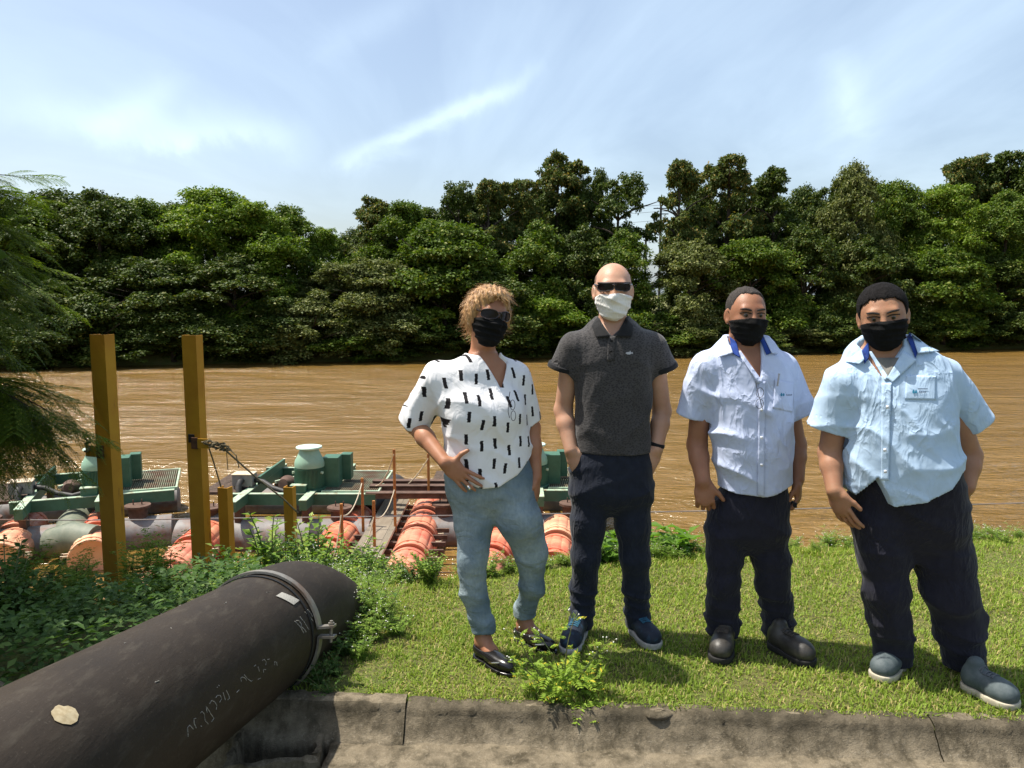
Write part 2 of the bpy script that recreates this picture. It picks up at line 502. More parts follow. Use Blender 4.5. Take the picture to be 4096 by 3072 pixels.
blk.add([p for r in rows for p in r], [(i * N + k, i * N + (k + 1) % N, (i + 1) * N + (k + 1) % N, (i + 1) * N + k) for i in range(5) for k in range(N)])
ob = blk.build('concrete_block', M_CONC, None, smooth=True, label='hollow concrete block with a crumbling rim below the black pipe', cat='concrete block')
ob.location = (bc[0] + 0.05, bc[1] - 0.02, -0.085)
ob.rotation_euler = (0, 0, 0.12)

# ---- lawn blades
rng = np.random.default_rng(11)
N = 125000
gx = rng.uniform(-1.25, 4.3, N)
f = rng.random(N) ** 1.15
y0 = kerb_y(gx) + 0.03; y1 = edge_y(gx) + 0.18
gy = y0 + (y1 - y0) * f
keep = ~((gx < -0.62 + 0.10 * np.sin(gy * 9)) & (gy > 3.0) & (rng.random(N) < 0.75))
gx, gy = gx[keep], gy[keep]; N = len(gx)
gz = ground_z(gx, gy)
patch = fbm(gx * 2.2, gy * 2.2); dry = fbm(gx * 5 + 9, gy * 5)
ang = rng.uniform(0, 2 * math.pi, N)
lean = rng.uniform(0.15, 1.25, N)
ln = rng.uniform(0.016, 0.036, N) * (1.0 + 0.5 * patch)
ln *= np.where(dry > 0.28, 0.55, 1.0)
ln *= np.where(gy > edge_y(gx) - 0.25, 1.5, 1.0)
wd = rng.uniform(0.0018, 0.0033, N)
dx, dy = np.cos(ang), np.sin(ang)
tip = np.stack([dx * np.sin(lean), dy * np.sin(lean), np.cos(lean)], -1) * ln[:, None]
mid = np.stack([dx * np.sin(lean * 0.55), dy * np.sin(lean * 0.55), np.cos(lean * 0.55)], -1) * (ln * 0.55)[:, None]
base = np.stack([gx, gy, gz - 0.003], -1)
sd = np.stack([-dy, dx, np.zeros(N)], -1) * wd[:, None]
V = np.stack([base - sd, base + sd, base + mid + sd * 0.8, base + tip, base + mid - sd * 0.8], 1).reshape(-1, 3)
b5 = np.arange(N)[:, None] * 5
Fg = np.concatenate([b5 + np.array([[0, 1, 2]]), b5 + np.array([[0, 2, 4]]), b5 + np.array([[4, 2, 3]])], 0)
obj_np('lawn_grass', V, Fg, leaf_mat('grass_blade', (0.150, 0.238, 0.026), (0.285, 0.362, 0.055), (0.44, 0.37, 0.15), 0.30, 0.5, 0.16, 2.2, 0.55), None, label='short sunlit lawn grass under the people', cat='grass', kind='stuff')
# ------------------------------------------------------------------ far bank: trees, poles
def crown_mesh(name, seed, blobs, leaf, nper, material, squash=0.85):
    """blobs: (x,y,z,r) in metres; leaves in clumps on each blob's upper shell"""
    rng = np.random.default_rng(seed)
    C = []; Nn = []; A = []; S = []
    for (x, y, z, r) in blobs:
        n = int(nper * (r / 1.0) ** 2)
        # sub clumps on the blob surface
        m = max(6, int(9 * r * r))
        sd = rand_dirs(rng, m); sd[:, 2] = np.where(sd[:, 2] < -0.55, -sd[:, 2] * 0.4, sd[:, 2])
        sc = np.array([x, y, z]) + sd * r * rng.uniform(0.62, 1.0, (m, 1)) * np.array([1, 1, squash])
        sr = r * rng.uniform(0.24, 0.46, m)
        k = rng.integers(0, m, n)
        d = rand_dirs(rng, n)
        d[:, 2] = np.where((d[:, 2] < -0.3) & (rng.random(n) < 0.6), -d[:, 2], d[:, 2])
        p = sc[k] + d * (sr[k] * rng.uniform(0.35, 1.05, n))[:, None] * np.array([1, 1, 0.9])
        C.append(p)
        nn = d * 1.0 + rng.normal(size=(n, 3)) * 0.42 + np.array([0, 0, 0.2]); Nn.append(nn)
        A.append(d * np.array([1, 1, 0.4]) + rng.normal(size=(n, 3)) * 0.6 + np.array([0, 0, -0.55]))
        S.append(leaf * rng.uniform(0.65, 1.35, n))
    C, Nn, A, S = map(np.concatenate, (C, Nn, A, S))
    V, Fc = leaves_quads(C, Nn, A, S, S * 0.62, 0.12, 0.12)
    return np_mesh(name, V, Fc, material)

def trunk_mb(h, r, limbs, rng, lean=0.0):
    mb = MB()
    pts = [(lean * h * t * t + 0.06 * h * math.sin(3 * t) * 0.3, 0.03 * h * math.sin(4 * t + 1) * 0.4, h * t) for t in np.linspace(0, 1, 8)]
    mb.tube(pts, [r * (1.25 if i == 0 else 1 - 0.09 * i) for i in range(8)], 8)
    for (a, z0, ln, up) in limbs:
        b = pts[min(7, max(1, int(z0 * 7)))]
        q = [(b[0] + math.cos(a) * ln * s, b[1] + math.sin(a) * ln * s, b[2] + up * ln * (s ** 0.8) + 0.1 * math.sin(5 * s)) for s in np.linspace(0, 1, 5)]
        mb.tube(q, [r * 0.5 * (1 - 0.75 * s) for s in np.linspace(0, 1, 5)], 6)
    return mb

M_BARK = mat('bark', (0.075, 0.055, 0.038), (0.03, 0.024, 0.018), rough=0.95, scale=9, stretch=(1, 1, 0.3), bump=0.6, bscale=20, bdist=0.05)
LM_DARK = leaf_mat('leaves_dark_green', (0.0302, 0.0561, 0.0092), (0.0755, 0.1098, 0.0149), (0.155, 0.165, 0.0338), 0.22, 0.42, 0.10)
LM_MID = leaf_mat('leaves_mid_green', (0.0411, 0.0811, 0.0083), (0.1098, 0.167, 0.0149), (0.2015, 0.225, 0.0405), 0.28, 0.45, 0.10)
LM_BRI = leaf_mat('leaves_bright_green', (0.0618, 0.1193, 0.01), (0.1579, 0.2326, 0.0183), (0.2635, 0.3, 0.054), 0.32, 0.45, 0.12)
LM_TIP = leaf_mat('leaves_with_ochre_seed', (0.045, 0.078, 0.018), (0.115, 0.140, 0.030), (0.27, 0.20, 0.05), 0.25, 0.5, 0.12)
LM_GREY = leaf_mat('leaves_grey_green', (0.0481, 0.074, 0.0183), (0.1442, 0.1611, 0.0373), (0.248, 0.255, 0.0945), 0.22, 0.5, 0.15)

# unit-ish crowns, height about 10, width about 8; scaled per tree
def blobs_dome(seed, n, w, h, z0):
    r = np.random.default_rng(seed); out = []
    for i in range(n):
        t = r.random(); a = r.uniform(0, 2 * math.pi)
        z = z0 + (h - z0) * (t ** 0.8)
        rad = w * math.sqrt(max(0.05, 1 - ((z - z0) / (h - z0)) ** 2.2)) * (0.55 + 0.45 * r.random())
        br = r.uniform(0.9, 1.55)
        out.append((math.cos(a) * max(0, rad - br * .4), math.sin(a) * max(0, rad - br * .4), z, br))
    out.append((0, 0, h - 1.0, 1.3))
    return out
def blobs_tall(seed, h):
    r = np.random.default_rng(seed); out = []
    for i in range(26):
        t = r.random(); z = h * (0.30 + 0.64 * t); a = r.uniform(0, 2 * math.pi)
        rad = 2.6 * (1.05 - 0.6 * abs(t - 0.4) * 1.4) * r.uniform(0.25, 1.0)
        out.append((math.cos(a) * rad, math.sin(a) * rad, z, r.uniform(0.65, 1.2)))
    out += [(0.3, 0, h - 0.8, 0.9), (-0.5, 0.2, h - 1.7, 1.1)]
    return out
def blobs_vine(seed, h):
    r = np.random.default_rng(seed); out = []
    for i in range(22):
        z = h * r.uniform(0.05, 0.92); a = r.uniform(0, 2 * math.pi); rad = r.uniform(0.6, 1.9) * (1 + 0.35 * math.sin(z * 1.1 + seed))
        out.append((math.cos(a) * rad, math.sin(a) * rad, z, r.uniform(0.7, 1.25)))
    return out
VAR = {}
def make_variant(key, blobs, mats, leaf, nper, hnom, trunk_h, trunk_r, seed):
    rng = np.random.default_rng(seed)
    limbs = [(rng.uniform(0, 6.28), rng.uniform(0.35, 0.95), rng.uniform(1.6, 3.2), rng.uniform(0.4, 1.0)) for _ in range(7)]
    tm = trunk_mb(trunk_h, trunk_r, limbs, rng)
    me = bpy.data.meshes.new('trunk'); me.from_pydata(tm.v, [], tm.f); me.materials.append(M_BARK)
    base = crown_mesh('crown', seed, blobs, leaf, nper, mats[0])
    VAR[key] = (base, mats, me, hnom)
make_variant('domeA', blobs_dome(1, 40, 4.2, 10, 0.3), (LM_MID, LM_DARK, LM_BRI), 0.19, 820, 10.4, 8, 0.22, 101)
make_variant('domeB', blobs_dome(2, 42, 4.0, 10, 0.3), (LM_BRI, LM_MID, LM_GREY), 0.185, 850, 10.4, 8, 0.20, 102)
make_variant('domeC', blobs_dome(3, 38, 4.6, 10, 0.5), (LM_DARK, LM_MID, LM_GREY), 0.205, 760, 10.4, 8, 0.24, 103)
make_variant('wideA', blobs_dome(11, 34, 4.2, 7.0, -0.2), (LM_MID, LM_DARK, LM_BRI), 0.19, 820, 7.3, 5, 0.16, 111)
make_variant('wideB', blobs_dome(12, 34, 4.0, 7.0, -0.2), (LM_DARK, LM_MID, LM_GREY), 0.20, 820, 7.3, 5, 0.16, 112)
make_variant('tallA', blobs_tall(4, 12), (LM_TIP, LM_DARK), 0.20, 1250, 12.1, 11, 0.20, 104)
make_variant('tallB', blobs_tall(5, 12), (LM_TIP, LM_DARK), 0.20, 1250, 12.1, 11, 0.22, 105)
make_variant('tallC', blobs_tall(6, 12), (LM_TIP, LM_MID), 0.19, 1250, 12.1, 11, 0.18, 106)
make_variant('vineA', blobs_vine(7, 11), (LM_DARK, LM_GREY), 0.20, 1000, 11.2, 9, 0.22, 107)
make_variant('bushA', blobs_dome(8, 22, 2.8, 5.0, -0.2), (LM_MID, LM_GREY, LM_DARK), 0.18, 900, 5.3, 3.5, 0.12, 108)
make_variant('bushB', blobs_dome(9, 22, 3.0, 4.6, -0.2), (LM_GREY, LM_BRI, LM_DARK), 0.18, 900, 4.9, 3.2, 0.12, 109)

WS = 1.3
def far_tree(name, key, mi, px, pytop, off, wscale, label, cat='tree', group=None, rot=None, sink=0.0):
    if key[:4] == 'dome' and pytop >= 226 and off < 6: key = 'wideB' if key == 'domeC' else 'wideA'
    k = (px - 512) / F
    y = (54.7 + 35.7 * 0.2466) / (1 - 0.2466 * k) + off
    x = k * y * 1.0
    p = onY(px, pytop, y); x = float(p[0]); top = float(p[2])
    gz = float(ground_z(np.array(x), np.array(y))) - sink
    cm, mats, tm, hn = VAR[key]
    hgt = max(2.0, top - gz)
    root = empty(name, (x, y, gz), label, cat, group, rz=(px * 1.7) % 6.28 if rot is None else rot)
    sz = hgt / hn; sw = wscale
    for nm, me in (('trunk', tm), ('crown', cm)):
        o = bpy.data.objects.new(nm, me); o.scale = (sw * WS, sw * WS, sz); link(o, root)
        if nm == 'crown':
            o.material_slots[0].link = 'OBJECT'; o.material_slots[0].material = mats[mi]
    return root
GT = 'trees on the far bank'
def T(key, mi, px, py, off, w, label): far_tree('riverside_tree', key, mi, px, py, off, w, label, 'tree', GT)
# left wood
T('domeA', 0, 20, 205, 7, 1.15, 'bushy green tree on the far bank just right of the feathery foreground branches')
T('domeC', 0, 62, 200, 9, 1.0, 'dark rounded tree on the far bank above the left yellow post, brownish on top')
T('domeA', 1, 98, 196, 6, 1.0, 'dark tree with brownish top directly above the left tall yellow post')
T('domeB', 1, 138, 203, 8, 0.9, 'mid green tree on the far bank between the two tall yellow posts')
T('tallC', 1, 170, 204, 10, 0.9, 'slim green tree rising just left of the highest crown of the left wood')
T('domeB', 0, 212, 193, 6, 1.1, 'large bright green dome, highest crown of the left wood')
T('domeA', 2, 248, 206, 5, 0.95, 'bright green tree sloping down right of the highest left crown')
T('domeC', 1, 282, 214, 8, 0.8, 'rounded tree at the right end of the left wood beside the sky gap')
T('domeC', 0, 150, 262, 2.5, 1.0, 'dark leafy mass low above the right tall yellow post')
T('domeA', 1, 60, 285, 2, 1.0, 'dark low tree by the water behind the left tall yellow post')
T('domeA', 1, 235, 262, 2, 1.1, 'broad dark tree low over the water left of the sky gap')
T('domeA', 1, -40, 190, 6, 1.3, 'dark tree on the far bank at the left picture edge')
# middle wood
T('domeA', 2, 322, 231, 9, 0.62, 'small pale green tree standing alone in the sky gap')
T('vineA', 1, 340, 262, 3, 1.0, 'grey green creeper covered tree at the left edge of the middle wood')
T('tallB', 0, 375, 194, 8, 0.75, 'leaning ochre topped tree at the left end of the middle wood')
T('domeB', 1, 405, 207, 7, 0.95, 'bright crown between the leaning ochre tree and the dark ivy tree')
T('vineA', 0, 458, 180, 10, 0.75, 'dark ivy clad tree above the woman')
T('tallA', 0, 490, 178, 8, 0.75, 'ochre tipped tree just right of the dark ivy clad tree')
T('tallC', 0, 522, 176, 9, 0.75, 'ochre tipped tree left of the tallest open tree of the middle wood')
T('tallB', 0, 560, 149, 12, 0.95, 'tallest open tree of the middle wood with ochre seed heads')
T('vineA', 0, 592, 165, 11, 0.55, 'thin ivy covered tree between the tallest tree and the dark column')
T('vineA', 0, 618, 169, 8, 0.95, 'broad dark ivy column above the bald man left of the pole gap')
T('domeC', 1, 445, 226, 3, 1.2, 'spreading layered tree with flat leafy tiers above the woman')
T('domeB', 0, 540, 232, 4, 0.95, 'bright feathery tree between the woman and the bald man')
T('domeB', 1, 585, 236, 3.5, 0.85, 'bright green tree directly behind and left of the bald man')
T('domeA', 0, 625, 240, 3, 0.9, 'green tree with an ochre sprig right behind the bald head')
T('domeC', 2, 375, 262, 2, 1.0, 'grey green tree low on the bank left of the woman')
T('domeC', 0, 480, 275, 1.5, 1.1, 'dark tree overhanging the water directly behind the woman')
# right wood
T('tallA', 0, 682, 158, 8, 0.80, 'ochre topped slender tree just right of the utility pole')
T('tallB', 0, 728, 150, 8, 0.95, 'high dark tree with ochre crown above the gap between the second and third man')
T('tallA', 1, 775, 166, 9, 0.95, 'loose dark crown to the right of the high ochre crowned tree')
T('vineA', 0, 828, 177, 8, 0.65, 'narrow dark ivy column above the gap between the two men in blue')
T('domeC', 2, 855, 174, 5, 0.75, 'grey green pyramidal tree left of the rightmost man\'s head')
T('domeB', 1, 895, 186, 7, 0.95, 'bright feathery crown above the rightmost man')
T('domeB', 0, 945, 190, 5, 1.0, 'bright spreading tree right of the rightmost man')
T('tallC', 0, 968, 153, 13, 0.95, 'tall ochre flecked tree at the right rising over the bright spreading tree')
T('tallB', 1, 1005, 147, 12, 1.1, 'highest dark tree at the right picture edge')
T('domeA', 0, 1010, 196, 4, 1.0, 'mid green tree below the highest tree at the right edge')
T('domeA', 1, 1060, 150, 7, 1.2, 'dark tree cut by the right picture edge')
T('domeC', 2, 690, 245, 3, 0.95, 'grey green tree behind the space between the bald man and the third man')
T('domeC', 1, 750, 242, 2.5, 1.0, 'dark green tree above the third man\'s head')
T('domeA', 1, 805, 236, 3, 0.95, 'dense tree between the heads of the two men in blue')
T('domeA', 1, 870, 240, 2.5, 1.0, 'dark dense tree behind the rightmost man\'s head')
T('domeC', 1, 940, 250, 2, 1.1, 'dark hanging foliage tree right of the rightmost man\'s head')
T('domeA', 1, 1000, 262, 2, 1.0, 'dark low tree over the water near the right edge')
GI = 'infill trees behind the tall ones'
for i, (px, py, w) in enumerate([(352, 236, .7), (388, 210, .9), (425, 212, .9), (470, 204, .9), (505, 200, .85), (540, 196, .8), (578, 192, .8), (604, 206, .6), (690, 212, .6), (700, 196, .8), (735, 190, .85), (770, 196, .9), (808, 196, .8), (850, 200, .8), (900, 206, .9), (985, 186, 1.0), (1030, 176, 1.0), (120, 214, 1.0), (180, 212, 1.0), (265, 222, .8)]):
    far_tree('riverside_tree', ('domeC', 'vineA', 'domeA')[i % 3], (0, 0, 1)[i % 3], px, py, 13, w, 'dark tree behind the front row, ' + ['at the left end of the middle wood', 'under the leaning ochre tree', 'right of the leaning ochre tree', 'behind the dark ivy tree above the woman', 'below the ochre tipped trees, left one', 'below the ochre tipped trees, right one', 'below the tallest open tree', 'below the dark ivy column', 'right of the utility pole', 'under the slender ochre tree', 'under the high ochre crown', 'under the loose dark crown', 'above the third man, to his right', 'left of the rightmost man', 'above the rightmost man', 'below the tall tree at the right', 'at the right picture edge', 'above the left yellow post', 'between the yellow posts and the big dome', 'right of the big bright dome'][i], 'tree', GT)
GB = 'bushes along the far waterline'
def B(key, mi, px, py, off, w, label): far_tree('riverside_bush', key, mi, px, py, off, w, label, 'bush', GB)
bl = [('bushA', 2, 5, 320, 'far left, behind the feathery branches'), ('bushA', 2, 50, 315, 'left of the left tall yellow post'), ('bushB', 2, 90, 300, 'directly left behind the left tall yellow post top'), ('bushA', 2, 130, 318, 'between the two tall yellow posts'), ('bushB', 2, 172, 312, 'just left of the right tall yellow post'), ('bushA', 2, 225, 322, 'right of the right tall yellow post'), ('bushB', 2, 272, 318, 'farther right of the right tall yellow post'), ('bushA', 1, 312, 300, 'below the sky gap'), ('bushA', 0, 350, 322, 'pale and low under the sky gap, right side'), ('bushA', 1, 392, 300, 'left of the woman\'s shoulder'), ('bushB', 2, 435, 330, 'just left of the woman\'s hair'), ('bushB', 1, 545, 300, 'bright, between the woman and the bald man'), ('bushA', 0, 570, 325, 'beside the bald man\'s shoulder'), ('bushB', 2, 640, 320, 'right of the bald man\'s mask'), ('bushB', 0, 690, 330, 'left of the third man\'s head'), ('bushA', 0, 668, 316, 'between the bald man and the third man'), ('bushB', 0, 795, 328, 'pale, right of the third man\'s mask'), ('bushA', 2, 830, 312, 'left of the rightmost man\'s head'), ('bushB', 2, 915, 318, 'right of the rightmost man\'s head'), ('bushA', 0, 945, 305, 'pale tuft over the rightmost man\'s shoulder'), ('bushA', 2, 990, 318, 'dark, close to the right edge'), ('bushB', 0, 1020, 330, 'small, at the right edge'), ('bushA', 2, 745, 322, 'directly behind the third man\'s head'), ('bushA', 2, 500, 320, 'directly behind the woman\'s head'), ('bushB', 2, 870, 322, 'directly behind the rightmost man\'s head')]
for key, mi, px, py, w in bl:
    B(key, mi, px, py, 0.3, 1.05, 'waterside bush on the far bank, ' + w)

# utility poles and wires in the gap of the trees
M_POLE = mat('dark_pole', (0.03, 0.03, 0.032), rough=0.8)
def pole(px, pyt, Y, label, arms):
    top = onY(px, pyt, Y); g = float(ground_z(np.array(top[0]), np.array(Y)))
    root = empty('utility_pole', (top[0], Y, g), label, 'pole', 'utility poles beyond the far trees')
    h = top[2] - g
    MB().tube([(0, 0, 0), (0, 0, h)], [0.22, 0.16], 8).build('post', M_POLE, root)
    for a in arms:
        MB().box((0, -0.1, h - a), (2.2, 0.14, 0.14)).build('crossarm', M_POLE, root)
    return np.array([top[0], Y, top[2]])
pa = pole(661, 205, 118, 'dark utility pole with transformer arms in the gap between the woods', (0.5, 1.3))
pb = pole(646, 232, 128, 'shorter dark pole left of the main utility pole in the tree gap', (0.4,))
wr = empty('power_line', (pa[0], pa[1], pa[2]), 'thin overhead wires crossing the gap in the far trees', 'wires')
for z in (0.0, -0.9, -2.2, -3.2):
    MB().tube([(-7, 2, z - 0.3), (-3.5, 1, z - 0.2), (0, 0, z), (5, -1, z - 0.2), (12, -2, z - 0.3)], 0.022, 4).build('wire', M_POLE, wr)
# ------------------------------------------------------------------ smooth solids sampled on a grid (people, clothes, shoes)
def nrm(v):
    v = np.asarray(v, float); return v / (np.linalg.norm(v) + 1e-12)
class Vol:
    def __init__(s, lo, hi, h):
        s.lo = np.array(lo, float); s.h = h
        s.n = np.ceil((np.array(hi) - s.lo) / h).astype(int) + 1
        s.ax = [s.lo[i] + h * np.arange(s.n[i]) for i in range(3)]
        s.d = np.full(s.n, 1.0, np.float32); s.rs = 1.0
    def sub(s, lo, hi):
        a = np.clip(np.floor((np.asarray(lo) - s.lo) / s.h).astype(int), 0, s.n - 1)
        b = np.clip(np.ceil((np.asarray(hi) - s.lo) / s.h).astype(int) + 1, 1, s.n)
        sl = tuple(slice(a[i], b[i]) for i in range(3))
        X = s.ax[0][sl[0]][:, None, None].astype(np.float32); Y = s.ax[1][sl[1]][None, :, None].astype(np.float32); Z = s.ax[2][sl[2]][None, None, :].astype(np.float32)
        return sl, X, Y, Z
    def put(s, f, lo, hi, k=0.02, op='u'):
        m = k + 3 * s.h
        sl, X, Y, Z = s.sub(np.asarray(lo) - m, np.asarray(hi) + m)
        if 0 in s.d[sl].shape: return s
        b = f(X, Y, Z).astype(np.float32); a = s.d[sl]
        if op == 'u':
            hh = np.maximum(k - np.abs(a - b), 0) / max(k, 1e-6)
            s.d[sl] = np.minimum(a, b) - hh * hh * k * 0.25
        else:
            b = -b
            hh = np.maximum(k - np.abs(a - b), 0) / max(k, 1e-6)
            s.d[sl] = np.maximum(a, b) + hh * hh * k * 0.25
        return s
    def cone(s, a, b, ra, rb, k=0.02, op='u'):
        a = np.asarray(a, float); b = np.asarray(b, float); ba = b - a; L2 = ba.dot(ba) + 1e-12; ra = ra * s.rs; rb = rb * s.rs
        def f(X, Y, Z):
            px, py, pz = X - a[0], Y - a[1], Z - a[2]
            t = np.clip((px * ba[0] + py * ba[1] + pz * ba[2]) / L2, 0, 1)
            return np.sqrt((px - t * ba[0]) ** 2 + (py - t * ba[1]) ** 2 + (pz - t * ba[2]) ** 2) - (ra + t * (rb - ra))
        r = max(ra, rb)
        return s.put(f, np.minimum(a, b) - r, np.maximum(a, b) + r, k, op)
    def chain(s, pts, rs, k=0.02):
        for i in range(len(pts) - 1): s.cone(pts[i], pts[i + 1], rs[i], rs[i + 1], k)
        return s
    def conecut(s, a, b, ra, rb, p, nv, k=0.02):
        """cone whose end is cut by a plane, then joined"""
        a = np.asarray(a, float); b = np.asarray(b, float); ba = b - a; L2 = ba.dot(ba); p = np.asarray(p, float); nv = nrm(nv); ra = ra * s.rs; rb = rb * s.rs
        def f(X, Y, Z):
            px, py, pz = X - a[0], Y - a[1], Z - a[2]
            t = np.clip((px * ba[0] + py * ba[1] + pz * ba[2]) / L2, 0, 1)
            d = np.sqrt((px - t * ba[0]) ** 2 + (py - t * ba[1]) ** 2 + (pz - t * ba[2]) ** 2) - (ra + t * (rb - ra))
            return np.maximum(d, (X - p[0]) * nv[0] + (Y - p[1]) * nv[1] + (Z - p[2]) * nv[2])
        r = max(ra, rb)
        return s.put(f, np.minimum(a, b) - r, np.maximum(a, b) + r, k)
    def ell(s, c, r, R=None, k=0.02, op='u'):
        c = np.asarray(c, float); r = np.asarray(r, float)
        R = np.eye(3) if R is None else np.asarray(R)          # columns are the local axes
        def f(X, Y, Z):
            px, py, pz = X - c[0], Y - c[1], Z - c[2]
            q = [(px * R[0, i] + py * R[1, i] + pz * R[2, i]) for i in range(3)]
            k0 = np.sqrt(sum((q[i] / r[i]) ** 2 for i in range(3))); k1 = np.sqrt(sum((q[i] / r[i] ** 2) ** 2 for i in range(3))) + 1e-9
            return k0 * (k0 - 1) / k1
        m = r.max()
        return s.put(f, c - m, c + m, k, op)
    def loft(s, tab, yaw=0.0, n=2.2, k=0.02, off=0.0, sm=0.03, slim=False):
        """tab rows: z, cx, cy, rx, ry (rising z)"""
        tab = np.array(sorted(map(tuple, tab))); z0, z1 = tab[0, 0], tab[-1, 0]
        zz = np.linspace(z0, z1, 400); w = max(1, int(sm / (z1 - z0) * 400)); ker = np.hanning(2 * w + 3); ker /= ker.sum()
        cols = []
        for c in range(1, 5):
            v = np.interp(zz, tab[:, 0], tab[:, c])
            cols.append(np.convolve(np.pad(v, w + 1, mode='edge'), ker, 'valid'))
        ca, sa = math.cos(yaw), math.sin(yaw)
        def f(X, Y, Z):
            q = [np.interp(Z.ravel(), zz, c).reshape(Z.shape).astype(np.float32) for c in cols]
            o_ = off - 0.055 * np.clip((z0 + 0.62 * (z1 - z0) - Z) / 0.12, 0, 1) if slim else off
            rx, ry = q[2] + o_, q[3] + o_
            dx, dy = X - q[0], Y - q[1]
            u = np.abs(dx * ca + dy * sa) / rx; v = np.abs(-dx * sa + dy * ca) / ry
            g = (u ** n + v ** n) ** (1.0 / n)
            d = (g - 1) * np.minimum(rx, ry)
            return np.maximum(d, np.maximum(Z - z1, z0 - Z))
        m = tab[:, 3:].max() * 1.3
        lo = np.array([tab[:, 1].min() - m, tab[:, 2].min() - m, z0]); hi = np.array([tab[:, 1].max() + m, tab[:, 2].max() + m, z1])
        return s.put(f, lo, hi, k)
    def cut(s, p, nvec, k=0.004):
        """remove the side the normal points to"""
        p = np.asarray(p, float); nv = nrm(nvec)
        X, Y, Z = s.ax[0][:, None, None], s.ax[1][None, :, None], s.ax[2][None, None, :]
        pl = ((X - p[0]) * nv[0] + (Y - p[1]) * nv[1] + (Z - p[2]) * nv[2]).astype(np.float32)
        s.d = np.maximum(s.d, pl); return s
    def cut_near(s, p, nvec, rad):
        """plane cut acting only within a radius of p"""
        p = np.asarray(p, float); nv = nrm(nvec)
        sl, X, Y, Z = s.sub(p - rad, p + rad)
        pl = (X - p[0]) * nv[0] + (Y - p[1]) * nv[1] + (Z - p[2]) * nv[2]
        ins = ((X - p[0]) ** 2 + (Y - p[1]) ** 2 + (Z - p[2]) ** 2) < rad * rad
        s.d[sl] = np.where(ins, np.maximum(s.d[sl], pl), s.d[sl]).astype(np.float32); return s
    def cutf(s, f, lo=None, hi=None):
        sl, X, Y, Z = s.sub(s.lo if lo is None else lo, s.lo + s.h * s.n if hi is None else hi)
        s.d[sl] = np.maximum(s.d[sl], f(X, Y, Z).astype(np.float32)); return s
    def wrinkle(s, waves, band=0.03):
        """waves: (direction, wavelength, depth, warp, seed[, (lo, hi) box])"""
        I = np.argwhere(np.abs(s.d) < band)
        P = s.lo + I * s.h
        acc = np.zeros(len(P))
        for wv in waves:
            d, wl, amp, warp, sd = wv[:5]
            d = nrm(d); r = np.random.default_rng(sd)
            o = nrm(np.cross(d, r.normal(size=3))); o2 = np.cross(d, o)
            ph = 2 * math.pi * (P @ d) / wl + warp * np.sin(P @ o * r.uniform(9, 14) + r.uniform(0, 6)) + 0.6 * warp * np.sin(P @ o2 * r.uniform(15, 24) + r.uniform(0, 6))
            ridge = (1 - np.abs(np.sin(ph * 0.5))) ** 1.5
            env = 0.5 + 0.5 * np.sin(P @ r.normal(size=3) * 9 + r.uniform(0, 6)) * np.sin(P @ r.normal(size=3) * 11 + r.uniform(0, 6))
            a = amp * (ridge - 0.22) * np.clip(env * 1.6, 0, 1.2)
            if len(wv) > 5:
                lo, hi = np.array(wv[5][0]), np.array(wv[5][1]); c = (lo + hi) / 2; hw = (hi - lo) / 2
                e = np.abs((P - c) / hw).max(1)
                a = a * np.clip((1.15 - e) / 0.3, 0, 1)
            acc += a
        s.d[I[:, 0], I[:, 1], I[:, 2]] -= acc.astype(np.float32); return s
    def mesh(s):
        d = s.d; ins = d < 0
        a = np.zeros(np.array(d.shape) - 1, np.int8)
        for i in (0, 1):
            for j in (0, 1):
                for k in (0, 1):
                    a += ins[i:d.shape[0] - 1 + i, j:d.shape[1] - 1 + j, k:d.shape[2] - 1 + k]
        C = np.argwhere((a > 0) & (a < 8))
        vid = np.full(a.shape, -1, np.int32); vid[C[:, 0], C[:, 1], C[:, 2]] = np.arange(len(C))
        cor = {}
        for i in (0, 1):
            for j in (0, 1):
                for k in (0, 1):
                    cor[(i, j, k)] = d[C[:, 0] + i, C[:, 1] + j, C[:, 2] + k]
        acc = np.zeros((len(C), 3)); cnt = np.zeros(len(C))
        for p in cor:
            for ax in range(3):
                if p[ax]: continue
                q = list(p); q[ax] = 1; q = tuple(q)
                va, vb = cor[p], cor[q]; m = (va < 0) != (vb < 0)
                tt = np.clip(va / np.where(np.abs(va - vb) < 1e-9, 1, va - vb), 0, 1)
                pos = np.tile(np.array(p, float), (len(C), 1)); pos[:, ax] = tt
                acc[m] += pos[m]; cnt[m] += 1
        V = s.lo + s.h * (C + acc / np.maximum(cnt, 1)[:, None])
        Q = []
        for ax in range(3):
            b, c = (ax + 1) % 3, (ax + 2) % 3
            sl0 = [slice(None)] * 3; sl1 = [slice(None)] * 3
            sl0[ax] = slice(0, -1); sl1[ax] = slice(1, None)
            x = ins[tuple(sl0)] != ins[tuple(sl1)]
            E = np.argwhere(x)
            E = E[(E[:, b] > 0) & (E[:, c] > 0) & (E[:, b] < s.n[b] - 1) & (E[:, c] < s.n[c] - 1)]
            def cell(db, dc):
                k = E.copy(); k[:, b] += db; k[:, c] += dc
                return vid[k[:, 0], k[:, 1], k[:, 2]]
            q = np.stack([cell(-1, -1), cell(0, -1), cell(0, 0), cell(-1, 0)], 1)
            out = ~ins[E[:, 0], E[:, 1], E[:, 2]]
            q[out] = q[out][:, ::-1]
            Q.append(q)
        Q = np.concatenate(Q); Q = Q[(Q >= 0).all(1)]
        return V, Q
